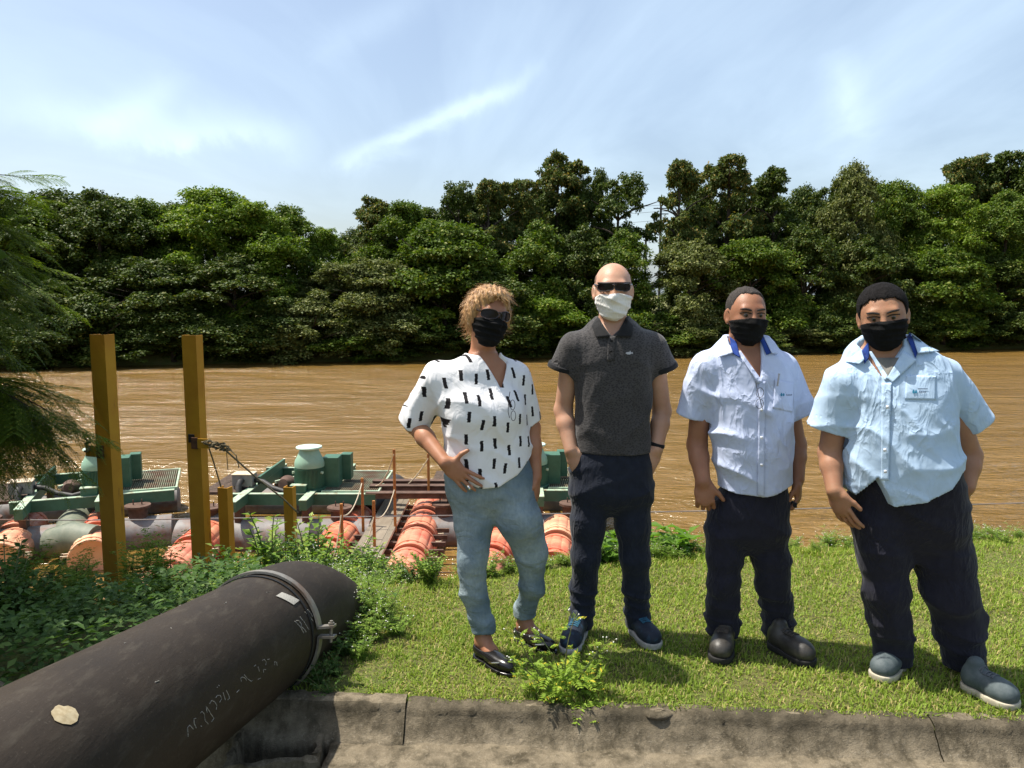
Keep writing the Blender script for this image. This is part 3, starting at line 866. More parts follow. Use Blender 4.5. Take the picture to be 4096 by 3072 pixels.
    def sample(s, P):
        g = (P - s.lo) / s.h
        i = np.clip(np.floor(g).astype(int), 0, s.n - 2); f = np.clip(g - i, 0, 1)
        r = 0
        for a in (0, 1):
            for b in (0, 1):
                for c in (0, 1):
                    w = (f[:, 0] if a else 1 - f[:, 0]) * (f[:, 1] if b else 1 - f[:, 1]) * (f[:, 2] if c else 1 - f[:, 2])
                    r = r + w * s.d[i[:, 0] + a, i[:, 1] + b, i[:, 2] + c]
        return r
    def march(s, P, d, L=0.6):
        """first hit along d from points P"""
        d = nrm(d); n = int(L / (s.h * 0.7)); t = np.zeros(len(P)); hit = np.zeros(len(P), bool); prev = np.ones(len(P))
        T = np.full(len(P), np.nan)
        for i in range(n):
            tt = i * s.h * 0.7
            v = s.sample(P + d * tt)
            new = (v < 0) & ~hit
            T[new] = tt - s.h * 0.7 * (-v[new]) / np.maximum(prev[new] - v[new], 1e-6)
            hit |= new; prev = v
            if hit.all(): break
        T = np.where(np.isnan(T), np.nanmedian(T) if hit.any() else L / 2, T)
        return P + d * T[:, None]

def vol_obj(V, name, material, root, parent=None, **k):
    v, q = V.mesh()
    return obj_np(name, v - np.array(root), q, material, parent, smooth=True, **k)
def skin_patch(V, fn, origin, ux, uz, d, off, nu, nv, name, material, root, parent, **k):
    """cloth piece lying on V: fn(u,w) -> plane coordinates"""
    u, w = np.meshgrid(np.linspace(0, 1, nu), np.linspace(0, 1, nv), indexing='ij')
    a, b = fn(u, w)
    P = np.asarray(origin) + a.reshape(-1, 1) * np.asarray(ux) + b.reshape(-1, 1) * np.asarray(uz) - nrm(d) * 0.3
    Hh = V.march(P, d)
    o = off if np.isscalar(off) else np.asarray(off(u, w)).reshape(-1, 1)
    Q = Hh - nrm(d) * o
    i = np.arange(nu * nv).reshape(nu, nv)
    fq = np.stack([i[:-1, :-1], i[1:, :-1], i[1:, 1:], i[:-1, 1:]], -1).reshape(-1, 4)
    ob = obj_np(name, Q - np.array(root), fq, material, parent, smooth=True, **k)
    sm = ob.modifiers.new('thickness', 'SOLIDIFY'); sm.thickness = 0.0018; sm.offset = 0
    return ob
def text_on(V, txt, size, origin, ux, uz, d, off, name, material, root, parent, shear=0.0, **k):
    cu = bpy.data.curves.new('t', 'FONT'); cu.body = txt; cu.size = size; cu.align_x = 'CENTER'; cu.resolution_u = 3
    o = bpy.data.objects.new('t', cu); COL.objects.link(o)
    dg = bpy.context.evaluated_depsgraph_get(); dg.update()
    me = o.evaluated_get(dg).to_mesh()
    vs = np.array([v.co[:] for v in me.vertices]); fs = [tuple(p.vertices) for p in me.polygons]
    o.evaluated_get(dg).to_mesh_clear(); bpy.data.objects.remove(o); bpy.data.curves.remove(cu)
    P = np.asarray(origin) + vs[:, :1] * np.asarray(ux) + vs[:, 1:2] * np.asarray(uz) - nrm(d) * 0.3
    Q = V.march(P, d) - nrm(d) * off - np.array(root)
    m2 = bpy.data.meshes.new(name); m2.from_pydata([tuple(p) for p in Q], [], fs); m2.materials.append(material)
    return link(bpy.data.objects.new(name, m2), parent, **k)

# ---- anatomy
def frame(yaw, pitch=0.0, roll=0.0):
    """columns: picture-right, forward (towards the camera), up"""
    f = np.array([math.sin(yaw), -math.cos(yaw), 0.0]); r = np.array([math.cos(yaw), math.sin(yaw), 0.0]); u = np.array([0, 0, 1.0])
    f2 = f * math.cos(pitch) - u * math.sin(pitch); u2 = u * math.cos(pitch) + f * math.sin(pitch)
    r3 = r * math.cos(roll) + u2 * math.sin(roll); u3 = u2 * math.cos(roll) - r * math.sin(roll)
    return np.stack([r3, f2, u3], 1)
def head(V, c, R, s=1.0, wide=1.0, jaw=1.0, ears=True):
    L = lambda x, y, z: np.asarray(c) + R @ (np.array([x * wide, y, z]) * s)
    E = lambda p, r, k=0.02, op='u': V.ell(L(*p), np.array([r[0] * wide, r[1], r[2]]) * s, R, k, op)
    E((0, -0.018, 0.035), (0.076, 0.095, 0.086))
    E((0, 0.022, -0.01), (0.070, 0.072, 0.092), 0.03)
    E((0, 0.030, -0.055), (0.060 * jaw, 0.062, 0.062), 0.03)
    E((0, 0.050, -0.093), (0.036 * jaw, 0.040, 0.030), 0.03)
    V.cone(L(-0.036, 0.076, 0.030), L(0.036, 0.076, 0.030), 0.013 * s, 0.013 * s, 0.018)
    for sx in (-1, 1):
        E((0.031 * sx, 0.104, 0.010), (0.017, 0.014, 0.010), 0.012, 's')
        E((0.042 * sx, 0.056, -0.022), (0.020, 0.022, 0.020), 0.02)
        if ears:
            Re = R @ np.array([[math.cos(0.5 * sx), -math.sin(0.5 * sx), 0], [math.sin(0.5 * sx), math.cos(0.5 * sx), 0], [0, 0, 1]])
            V.ell(L(0.079 * sx, -0.010, -0.004), np.array([0.008, 0.020, 0.033]) * s, Re, 0.008)
            V.ell(L(0.086 * sx, -0.004, -0.002), np.array([0.004, 0.010, 0.019]) * s, Re, 0.006, 's')
            V.ell(L(0.079 * sx, -0.002, -0.030), np.array([0.007, 0.010, 0.012]) * s, Re, 0.006)
    V.cone(L(0, 0.086, 0.022), L(0, 0.106, -0.022), 0.0085 * s, 0.0135 * s, 0.014)
    for sx in (-1, 1): V.ell(L(0.012 * sx, 0.098, -0.026), np.array([0.009, 0.010, 0.008]) * s, R, 0.008)
    return L
def hand(V, w, d, n, side, c1=0.35, c2=0.5, sc=1.0, spread=0.07, thumb=(0.65, 0.75, -0.25), curls=None):
    """w wrist, d finger direction, n back of the hand, side: rough direction towards the thumb edge"""
    d = nrm(d); n = nrm(np.asarray(n) - d * np.dot(n, d)); l = np.cross(d, n); l = l if np.dot(l, side) > 0 else -l
    R = np.stack([l, d, n], 1); w = np.asarray(w)
    V.ell(w + d * 0.050 * sc, np.array([0.042, 0.056, 0.0165]) * sc, R, 0.02)
    V.ell(w + (d * 0.035 + l * 0.022 - n * 0.006) * sc, np.array([0.018, 0.032, 0.016]) * sc, R, 0.015)
    for i in range(4):
        cc = (c1, c2) if curls is None else curls[i]
        b = w + (d * (0.088 - (0.010 if i == 3 else 0.003 if i in (0, 2) else 0)) + l * (0.030 - 0.020 * i)) * sc
        dr = nrm(d + l * spread * (1.5 - i)); ang = 0
        for seg, ln, r0, r1 in ((0, 0.043, 0.0092, 0.0086), (1, 0.027, 0.0086, 0.0078), (2, 0.021, 0.0078, 0.0066)):
            ang += (cc[0], cc[1], cc[1] * 0.6)[seg]
            ln *= (0.95, 1.06, 1.0, 0.80)[i] * sc
            e = b + (dr * math.cos(ang) - n * math.sin(ang)) * ln
            V.cone(b, e, r0 * sc, r1 * sc, 0.006 if seg == 0 else 0.003)
            b = e
    b = w + (d * 0.028 + l * 0.030) * sc; dr = nrm(d * thumb[0] + l * thumb[1] + n * thumb[2])
    e = b + dr * 0.042 * sc; V.cone(b, e, 0.0125 * sc, 0.0105 * sc, 0.012)
    dr2 = nrm(dr + d * 0.35); V.cone(e, e + dr2 * 0.032 * sc, 0.0105 * sc, 0.0085 * sc, 0.004)
def rows(tab, Y, yaw=None):
    """(py4, xl4, xr4, half depth, depth offset) -> loft table"""
    out = []
    for r in tab:
        py, xl, xr, ry = r[:4]; dy = r[4] if len(r) > 4 else 0.0
        a, b = J(xl, py, Y + dy), J(xr, py, Y + dy)
        cx_, hw = (a[0] + b[0]) / 2, (b[0] - a[0]) / 2
        if yaw is not None:          # keep the seen width when the ellipse is turned
            phi = math.atan2(cx_, Y + dy); rel = yaw + phi
            hw = math.sqrt(max((hw * math.cos(phi)) ** 2 - (ry * math.sin(rel)) ** 2, 0.003)) / math.cos(rel)
        out.append((a[2], cx_, Y + dy, hw, ry))
    return out
def shoe(V, heel, toe, w, h, ankle_r, toe_h=0.05, pointed=False):
    heel = np.asarray(heel, float); toe = np.asarray(toe, float)
    d = nrm((toe - heel) * np.array([1, 1, 0])); Lg = np.linalg.norm((toe - heel)[:2]); sd = np.array([-d[1], d[0], 0])
    R = np.stack([sd, d, np.array([0, 0, 1.0])], 1)
    z = heel[2]
    at = lambda t, zz: np.array([heel[0], heel[1], 0]) + d * Lg * t + np.array([0, 0, z + zz])
    V.ell(at(0.16, h * 0.42), (w * 0.40, Lg * 0.18, h * 0.50), R, 0.02)
    V.ell(at(0.40, h * 0.36), (w * 0.42, Lg * 0.27, h * 0.42), R, 0.03)
    V.ell(at(0.68, toe_h * 0.5), (w * 0.50, Lg * 0.27, toe_h * 0.72), R, 0.03)
    V.ell(at(0.86, toe_h * 0.42), (w * (0.26 if pointed else 0.40), Lg * 0.16, toe_h * 0.55), R, 0.025)
    return at, R

M_SKIN = {}
def skin(name, base, dark, spec=0.35, rough=0.5):
    t = NT(name); v = t.coord('Object')
    c = t.mix(t.ramp(t.noise(v, 14, 6, 0.6), 0.35, 0.7), base, dark)
    c = t.mix(t.math('MULTIPLY', t.ramp(t.noise(v, 60, 4), 0.5, 0.75), 0.25), c, (base[0] * 1.15, base[1] * 0.8, base[2] * 0.75))
    t.bsdf(c, rough, 0, spec, t.bump(t.noise(v, 160, 4, 0.6), 0.25, 0.003), sss=0.12)
    return t.m
def cloth(name, a, b, scale=30, rough=0.85, bump=0.25, bs=420, sheen=0.1, crease=0.5, cs=16, spec=0.2):
    t = NT(name); v = t.coord('Object')
    c = t.mix(t.ramp(t.noise(v, scale, 6, 0.6), 0.3, 0.7), a, b)
    def ridge(sc_, rot, st, dist):
        n_ = t.noise(t.map(v, st, rot=rot), sc_, 3, 0.5, dist)
        return t.math('POWER', t.math('SUBTRACT', 1.0, t.math('MULTIPLY', t.math('ABSOLUTE', t.math('SUBTRACT', n_, 0.5)), 5.0), clamp=True), 2.0)
    env = t.ramp(t.noise(v, 5, 2), 0.35, 0.65)
    cr = t.math('MULTIPLY', t.math('ADD', ridge(cs * 0.8, (0, 0.7, 0), (1, 1, 0.40), 0.4), t.math('MULTIPLY', ridge(cs * 1.9, (0.3, -0.5, 0.4), (1, 1, 0.55), 0.5), 0.5)), env)
    n1 = t.bump(t.math('ADD', cr, t.math('MULTIPLY', t.noise(v, cs * 0.7, 3), 0.8)), crease, 0.012)
    t.bsdf(c, rough, 0, spec, t.bump(t.noise(v, bs, 2), bump, 0.0015, n1), sheen=sheen)
    return t.m
# ------------------------------------------------------------------ the four people
HB = 0.0052; HS = 0.0058; HT = 0.0064
A3 = np.array
def union(a, b):
    u = Vol.__new__(Vol); u.lo, u.h, u.n, u.ax = a.lo, a.h, a.n, a.ax; u.d = np.minimum(a.d, b.d); return u
def quad_patch(V, q, Yf, off, name, m, root, parent, nu=10, nv=10, **k):
    c = [J(x, y, Yf) for x, y in q]; o = c[0]
    def fn(u, w):
        P = (c[0][None, None] * ((1 - u) * (1 - w))[..., None] + c[1][None, None] * (u * (1 - w))[..., None] + c[2][None, None] * (u * w)[..., None] + c[3][None, None] * ((1 - u) * w)[..., None]) - o
        return P[..., 0], P[..., 2]
    vd = nrm(sum(c) / 4 - A3([0, 0, H]))
    return skin_patch(V, fn, o, (1, 0, 0), (0, 0, 1), vd, off, nu, nv, name, m, root, parent, **k)
def mask(c, R, s, wide, m, root, parent, top=0.0, white=False, seed=1, slant=0.0):
    L = lambda x, y, z: A3(c) + R @ (np.array([x * wide, y, z]) * s)
    V = Vol(A3(c) - 0.16 * s, A3(c) + 0.16 * s, 0.0038)
    E = lambda p, r, k=0.025, op='u': V.ell(L(*p), np.array([r[0] * wide, r[1], r[2]]) * s, R, k, op)
    E((0, 0.026, -0.02), (0.0765, 0.082, 0.085)); E((0, 0.034, -0.058), (0.067, 0.070, 0.064)); E((0, 0.052, -0.090), (0.044, 0.050, 0.036))
    for sx in (-1, 1): E((0.042 * sx, 0.056, -0.024), (0.024, 0.026, 0.026))
    V.cone(L(0, 0.092, 0.010), L(0, 0.113, -0.024), 0.012 * s, 0.017 * s, 0.03)
    V.cut(L(0, 0.10, 0.004 + top), R @ A3([slant, -0.20, 1.0]))
    V.cut(L(0, 0.008, 0), R @ A3([0, -1, -0.28]))
    V.wrinkle([(R @ A3([0.1, 0, 1]), 0.024, 0.0045, 0.8, seed), (R @ A3([0.5, 0, 1]), 0.04, 0.004, 1.2, seed + 3)], 0.02)
    o = vol_obj(V, 'face_mask', m, root, parent)
    for sx in (-1, 1):
        for z0, z1 in ((-0.006 + top, 0.020), (-0.075, -0.028)):
            a = L(0.064 * sx, 0.028 if z0 > -0.05 else 0.02, z0); b = L(0.080 * sx, 0.0, z1 * 0.8); e = L(0.083 * sx, -0.02, z1)
            MB().tube([p - A3(root) for p in (a, b, e)], 0.0019, 5).build('ear_loop', m, parent)
    return o
def glasses(c, R, s, root, parent, mf, ml, hw, hh, z0, visor=True, tilt=0.0):
    L = lambda x, y, z: A3(c) + R @ (np.array([x, y, z]) * s) - A3(root)
    def yy(x): return 0.117 - 0.042 * (x / 0.07) ** 2
    def zz(x): return z0 + tilt * x
    fr = MB()
    n = 15
    for sx in (-1, 1):
        cx = 0.0355 * sx; N = 28
        ring = []; inner = [(cx, zz(cx))]
        for k in range(N):
            a = 2 * math.pi * k / N; p = 3.2 if visor else 2.5
            ca, sa = math.cos(a), math.sin(a)
            q = (abs(ca) ** p + abs(sa) ** p) ** (-1 / p)
            x = cx + hw * q * ca; z = zz(x) + hh * q * sa * (1.0 if sa > 0 else (1.0 - 0.18 * (ca * sx < 0)))
            ring.append((x, z))
        fr.tube([L(x, yy(x), z) for x, z in ring + ring[:2]], 0.0026 * s, 6, cap=False)
        vs = [L(cx, yy(cx), zz(cx))]; fs = []
        for rr in (0.5, 1.0):
            vs += [L(cx + (x - cx) * rr, yy(cx + (x - cx) * rr) - 0.0005, zz(cx) + (z - zz(cx)) * rr) for x, z in ring]
        for k in range(N):
            k2 = (k + 1) % N
            fs += [(0, 1 + k, 1 + k2), (1 + k, 1 + N + k, 1 + N + k2), (1 + k, 1 + N + k2, 1 + k2)]
        MB().add(vs, fs).build('lens', ml, parent, smooth=True)
        fr.tube([L(0.069 * sx, yy(0.069) - 0.002, zz(0.069 * sx) + 0.006), L(0.079 * sx, 0.04, z0 + 0.010), L(0.081 * sx, -0.02, z0 + 0.010)], 0.0036 * s, 6)
    fr.tube([L(-0.009, 0.118, z0 + hh * 0.55), L(0, 0.121, z0 + hh * 0.65), L(0.009, 0.118, z0 + hh * 0.55)], 0.0034 * s, 6)
    if visor: fr.tube([L(x, yy(x) + 0.001, zz(x) + hh * 0.96) for x in np.linspace(-0.068, 0.068, 13)], 0.0042 * s, 6)
    return fr.build('sunglasses', mf, parent, smooth=True)
def eyes(V, c, R, s, wide, root, parent, mw, mi, mb_):
    L = lambda x, y, z: A3(c) + R @ (np.array([x * wide, y, z]) * s) - A3(root)
    for sx in (-1, 1):
        e = MB(); e.lathe([(0.0105 * math.sin(a), 0.0105 * math.cos(a)) for a in np.linspace(0.02, math.pi - 0.02, 9)], L(0.031 * sx, 0.0796, 0.007), 14)
        eo = e.build('eye', mw, parent, smooth=True)
        MB().lathe([(0.0005, 0), (0.0062, 0.001), (0.0062, 0.003), (0.0005, 0.0035)], L(0.031 * sx, 0.0883, 0.0050), 12, Matrix(((R[0, 0], R[0, 2], R[0, 1]), (R[1, 0], R[1, 2], R[1, 1]), (R[2, 0], R[2, 2], R[2, 1])))).build('iris', mi, eo)
        xs_ = np.linspace(0.012, 0.053, 8); zs_ = 0.027 + 0.006 * np.sin((xs_ - 0.012) / 0.041 * 2.4)
        P = np.array([A3(c) + R @ (np.array([x * sx * wide, 0.2, z]) * s) for x, z in zip(xs_, zs_)])
        Hh = V.march(P, -R[:, 1], 0.25) - A3(root)
        MB().tube([tuple(p) for p in Hh], [0.0028 * s, 0.0042 * s] + [0.0046 * s] * 4 + [0.0036 * s, 0.0018 * s], 6).build('eyebrow', mb_, parent, smooth=True)
        lid = [(0.011 + 0.042 * t_, 0.0135 + 0.0045 * math.sin(math.pi * t_)) for t_ in np.linspace(0, 1, 7)]
        P = np.array([A3(c) + R @ (np.array([x * sx * wide, 0.2, z]) * s) for x, z in lid])
        Hh = V.march(P, -R[:, 1], 0.25) - A3(root)
        MB().tube([tuple(p) for p in Hh], 0.0024 * s, 5).build('eyelash', mb_, parent, smooth=True)
def short_hair(c, R, s, wide, m, root, parent, line, side_z, seed, thick=0.006, back=0.0, ztop=None):
    L = lambda x, y, z: A3(c) + R @ (np.array([x * wide, y, z]) * s)
    V = Vol(A3(c) - 0.16 * s, A3(c) + 0.17 * s, 0.0042)
    V.ell(L(0, -0.020, 0.036), np.array([(0.0765 + thick) * wide, 0.0955 + thick, 0.0865 + thick]) * s, R, 0.01)
    Ri = R.T; cc = A3(c)
    def f(X, Y, Z):
        p = [Ri[i, 0] * (X - cc[0]) + Ri[i, 1] * (Y - cc[1]) + Ri[i, 2] * (Z - cc[2]) for i in range(3)]
        x, y, z = p[0] / s / wide, p[1] / s, p[2] / s
        hl = np.where(y > 0.03, line - 0.9 * np.maximum(0, np.abs(x) - 0.040), np.interp(y, [-0.12, -0.03, 0.018, 0.03], [-0.06 + back, -0.045 + back, side_z, 0.035]))
        hl = hl + 0.003 * np.sin(x * 400 + 3 * np.sin(y * 300)) + 0.002 * np.sin(y * 520)
        return (hl - z) * s
    V.cutf(f)
    if ztop is not None: V.cut(L(0, 0, ztop), R @ A3([0, 0.25, 1]))
    V.wrinkle([(R @ A3([1, 0.3, 0.2]), 0.033, 0.0022, 2.5, seed), (R @ A3([0.3, 1, 0.5]), 0.027, 0.0022, 2.5, seed + 1)], 0.015)
    return vol_obj(V, 'hair', m, root, parent)
def shoes_pair(root, parent, m_up, m_sole, specs, lace=None, boot=False):
    for (hx, hy, tx, ty, w, h, th, kw) in specs:
        a = onz(hx / 4, hy / 4, 0.012); b = onz(tx / 4, ty / 4, 0.012)
        a[2] = b[2] = 0.022
        V = Vol(np.minimum(a, b) - 0.09, np.maximum(a, b) + A3([0.09, 0.09, 0.16]), 0.0042)
        at, R = shoe(V, a, b, w, h, 0.04, th, kw.get('pointed', False))
        if not kw.get('low'): V.cone(at(0.24, h * 0.5), at(0.22, h * 0.92), w * 0.36, w * 0.30, 0.02)
        if kw.get('low'):
            # ballerina opening: foot shows through
            V.ell(at(0.24, h * 1.05), (w * 0.36, np.linalg.norm((b - a)[:2]) * 0.26, h * 0.80), R, 0.006, 's')
        V.cut((0, 0, 0.020), (0, 0, -1))
        up = vol_obj(V, 'shoe', m_up, root, parent)
        S = Vol(np.minimum(a, b) - 0.10, np.maximum(a, b) + A3([0.10, 0.10, 0.08]), 0.0042)
        Lg = np.linalg.norm((b - a)[:2])
        S.ell(at(0.17, 0.0), (w * 0.43, Lg * 0.185, 0.06), R, 0.02); S.ell(at(0.42, 0.0), (w * 0.42, Lg * 0.26, 0.06), R, 0.04)
        S.ell(at(0.68, 0.0), (w * 0.53, Lg * 0.28, 0.06), R, 0.03); S.ell(at(0.87, 0.0), (w * (0.28 if kw.get('pointed') else 0.42), Lg * 0.165, 0.06), R, 0.03)
        S.cut((0, 0, kw.get('sole', 0.032)), (0, 0, 1)); S.cut((0, 0, 0.004), (0, 0, -1))
        vol_obj(S, 'sole', m_sole, root, up)
        if lace is not None:
            mbl = MB()
            for k_ in range(4):
                t0 = 0.36 + 0.07 * k_
                for sx in (-1, 1):
                    P = A3([at(t0 + 0.035 * q, 0.2) + R[:, 0] * (w * 0.22 * sx * (1 - 2 * q)) for q in np.linspace(0, 1, 5)])
                    Q = V.march(P, (0, 0, -1), 0.22) + A3([0, 0, 0.003]) - A3(root)
                    mbl.tube([tuple(p) for p in Q], 0.0028, 5)
            mbl.build('lace', lace, up, smooth=True)

M_BLACK = cloth('black_mask_cloth', (0.006, 0.006, 0.0050), (0.010, 0.010, 0.011), crease=0.3, sheen=0.0, spec=0.1)
M_WHITEMASK = cloth('white_mask_cloth', (0.72, 0.69, 0.64), (0.80, 0.77, 0.72), crease=0.4)
M_LENS = mat('dark_lens', (0.010, 0.006, 0.006), rough=0.2, spec=0.2)
M_FRAME = mat('dark_frame', (0.02, 0.012, 0.010), rough=0.25, spec=0.5)
M_EYE = mat('shaded_eye_white', (0.16, 0.13, 0.11), rough=0.25)  # eye white darkened in its colour for the shade under the brow
M_IRIS = mat('iris', (0.015, 0.010, 0.007), rough=0.15)
M_BROW = mat('brow_hair', (0.012, 0.009, 0.008), rough=0.8)
M_HAIRB = mat('short_black_hair', (0.006, 0.0055, 0.0055), (0.016, 0.014, 0.014), rough=0.9, scale=180, bump=1.0, bscale=240, bdist=0.006, spec=0.12)
M_HAIRG = mat('short_greying_hair', (0.035, 0.030, 0.028), (0.075, 0.065, 0.058), rough=0.9, scale=200, bump=1.0, bscale=240, bdist=0.005, spec=0.12)
M_NAVY = cloth('navy_trousers', (0.011, 0.011, 0.020), (0.017, 0.017, 0.028), crease=0.6, cs=12)
M_INDIGO = cloth('dark_indigo_jeans', (0.009, 0.012, 0.022), (0.015, 0.019, 0.032), crease=0.5, cs=14)
M_BLUE = cloth('light_blue_shirt', (0.46, 0.52, 0.70), (0.51, 0.57, 0.74), crease=0.7, cs=8, sheen=0.05)
M_BLUE2 = cloth('pale_blue_shirt', (0.42, 0.56, 0.73), (0.47, 0.61, 0.77), crease=0.7, cs=8, sheen=0.05)
M_ROYAL = cloth('royal_blue_collar_cloth', (0.015, 0.045, 0.22), (0.02, 0.055, 0.26), crease=0.3)
M_POLO = None
t = NT('charcoal_polo_knit'); v = t.coord('Object')
wv = t.n('ShaderNodeTexVoronoi'); wv.inputs['Scale'].default_value = 105; t.l(t.map(v, (1.0, 0.6, 1.5)), wv.inputs['Vector'])
c = t.mix(t.ramp(wv.outputs['Distance'], 0.15, 0.6), (0.020, 0.019, 0.020), (0.062, 0.058, 0.058))
c = t.mix(t.math('MULTIPLY', t.ramp(t.noise(v, 5, 4), 0.4, 0.7), 0.4), c, (0.030, 0.028, 0.028))
cr = t.bump(t.noise(t.map(v, (1.4, 1, 0.5)), 10, 4, 0.5, 0.8), 0.55, 0.02)
t.bsdf(c, 0.85, 0, 0.2, t.bump(wv.outputs['Distance'], 0.3, 0.003, cr), sheen=0.15); M_POLO = t.m
M_POLOBLK = cloth('black_rib_knit', (0.010, 0.010, 0.011), (0.014, 0.014, 0.015), crease=0.2)
# faded jeans
t = NT('washed_blue_jeans'); v = t.coord('Object')
sx = t.n('ShaderNodeSeparateXYZ'); t.l(v, sx.inputs[0])
fade = t.math('MULTIPLY', t.ramp(t.noise(v, 5, 4, 0.5), 0.35, 0.65), 1.0)
c = t.mix(fade, (0.115, 0.165, 0.200), (0.320, 0.385, 0.400))
c = t.mix(t.math('MULTIPLY', t.ramp(t.noise(t.map(v, (1, 1, 0.35)), 90, 4, 0.7), 0.35, 0.7), 0.35), c, (0.075, 0.125, 0.17))
cr = t.bump(t.noise(t.map(v, (0.8, 0.8, 1.3)), 13, 5, 0.5, 1.0), 0.7, 0.02)
t.bsdf(c, 0.85, 0, 0.2, t.bump(t.noise(v, 380, 2), 0.25, 0.002, cr)); M_JEANS = t.m
# white blouse printed with black brush strokes
t = NT('white_blouse_with_strokes'); v = t.coord('Object')
nz = t.n('ShaderNodeTexNoise'); nz.inputs['Scale'].default_value = 10; nz.inputs['Detail'].default_value = 2; t.l(v, nz.inputs['Vector'])
sp = t.n('ShaderNodeSeparateXYZ'); t.l(v, sp.inputs[0])
U = t.math('DIVIDE', t.math('ADD', sp.outputs[0], t.math('MULTIPLY', sp.outputs[1], 0.55)), 0.066)
Vv = t.math('DIVIDE', sp.outputs[2], 0.062)
colid = t.math('FLOOR', U)
Vs = t.math('ADD', Vv, t.math('MULTIPLY', t.math('MODULO', t.math('ABSOLUTE', colid), 2.0), 0.5))
Vs = t.math('DIVIDE', Vs, 1.55)
rowid = t.math('FLOOR', Vs)
wn_ = t.n('ShaderNodeTexWhiteNoise'); wn_.noise_dimensions = '2D'
cb = t.n('ShaderNodeCombineXYZ'); t.l(colid, cb.inputs[0]); t.l(rowid, cb.inputs[1]); t.l(cb.outputs[0], wn_.inputs['Vector'])
ws = t.n('ShaderNodeSeparateColor'); t.l(wn_.outputs['Color'], ws.inputs[0])
fu = t.math('SUBTRACT', t.math('FRACT', U), t.math('MULTIPLY_ADD', ws.outputs[0], 0.36, 0.32))
fv = t.math('SUBTRACT', t.math('FRACT', Vs), t.math('MULTIPLY_ADD', ws.outputs[1], 0.3, 0.35))
fu = t.math('ADD', fu, t.math('MULTIPLY', fv, t.math('MULTIPLY_ADD', ws.outputs[2], 0.5, -0.25)))
fu = t.math('ADD', fu, t.math('MULTIPLY', t.math('SUBTRACT', t.noise(t.map(v, (0.1, 0.1, 1)), 160, 2), 0.5), 0.16))
ins = t.math('MULTIPLY', t.math('LESS_THAN', t.math('ABSOLUTE', fu), 0.115), t.math('LESS_THAN', t.math('ABSOLUTE', fv), 0.235))
c = t.mix(ins, (0.78, 0.77, 0.78), (0.012, 0.010, 0.012))
cr = t.bump(t.noise(t.map(v, (1, 1, 0.7)), 13, 5, 0.5, 1.0), 0.55, 0.02)
t.bsdf(c, 0.8, 0, 0.2, t.bump(t.noise(v, 400, 2), 0.15, 0.001, cr)); M_BLOUSE = t.m

SK_W = skin('skin_tanned_warm', (0.40, 0.19, 0.105), (0.33, 0.145, 0.078))
SK_2 = skin('skin_light_olive', (0.52, 0.30, 0.20), (0.44, 0.24, 0.155))
SK_3 = skin('skin_brown', (0.31, 0.145, 0.080), (0.25, 0.11, 0.06))
SK_4 = skin('skin_olive_brown', (0.36, 0.185, 0.105), (0.29, 0.14, 0.08))

def person(Y, x4, label):
    p = J(x4, 2500, Y)
    root = (float(p[0]), float(Y), 0.0)
    return root, empty('person', root, label, 'person')

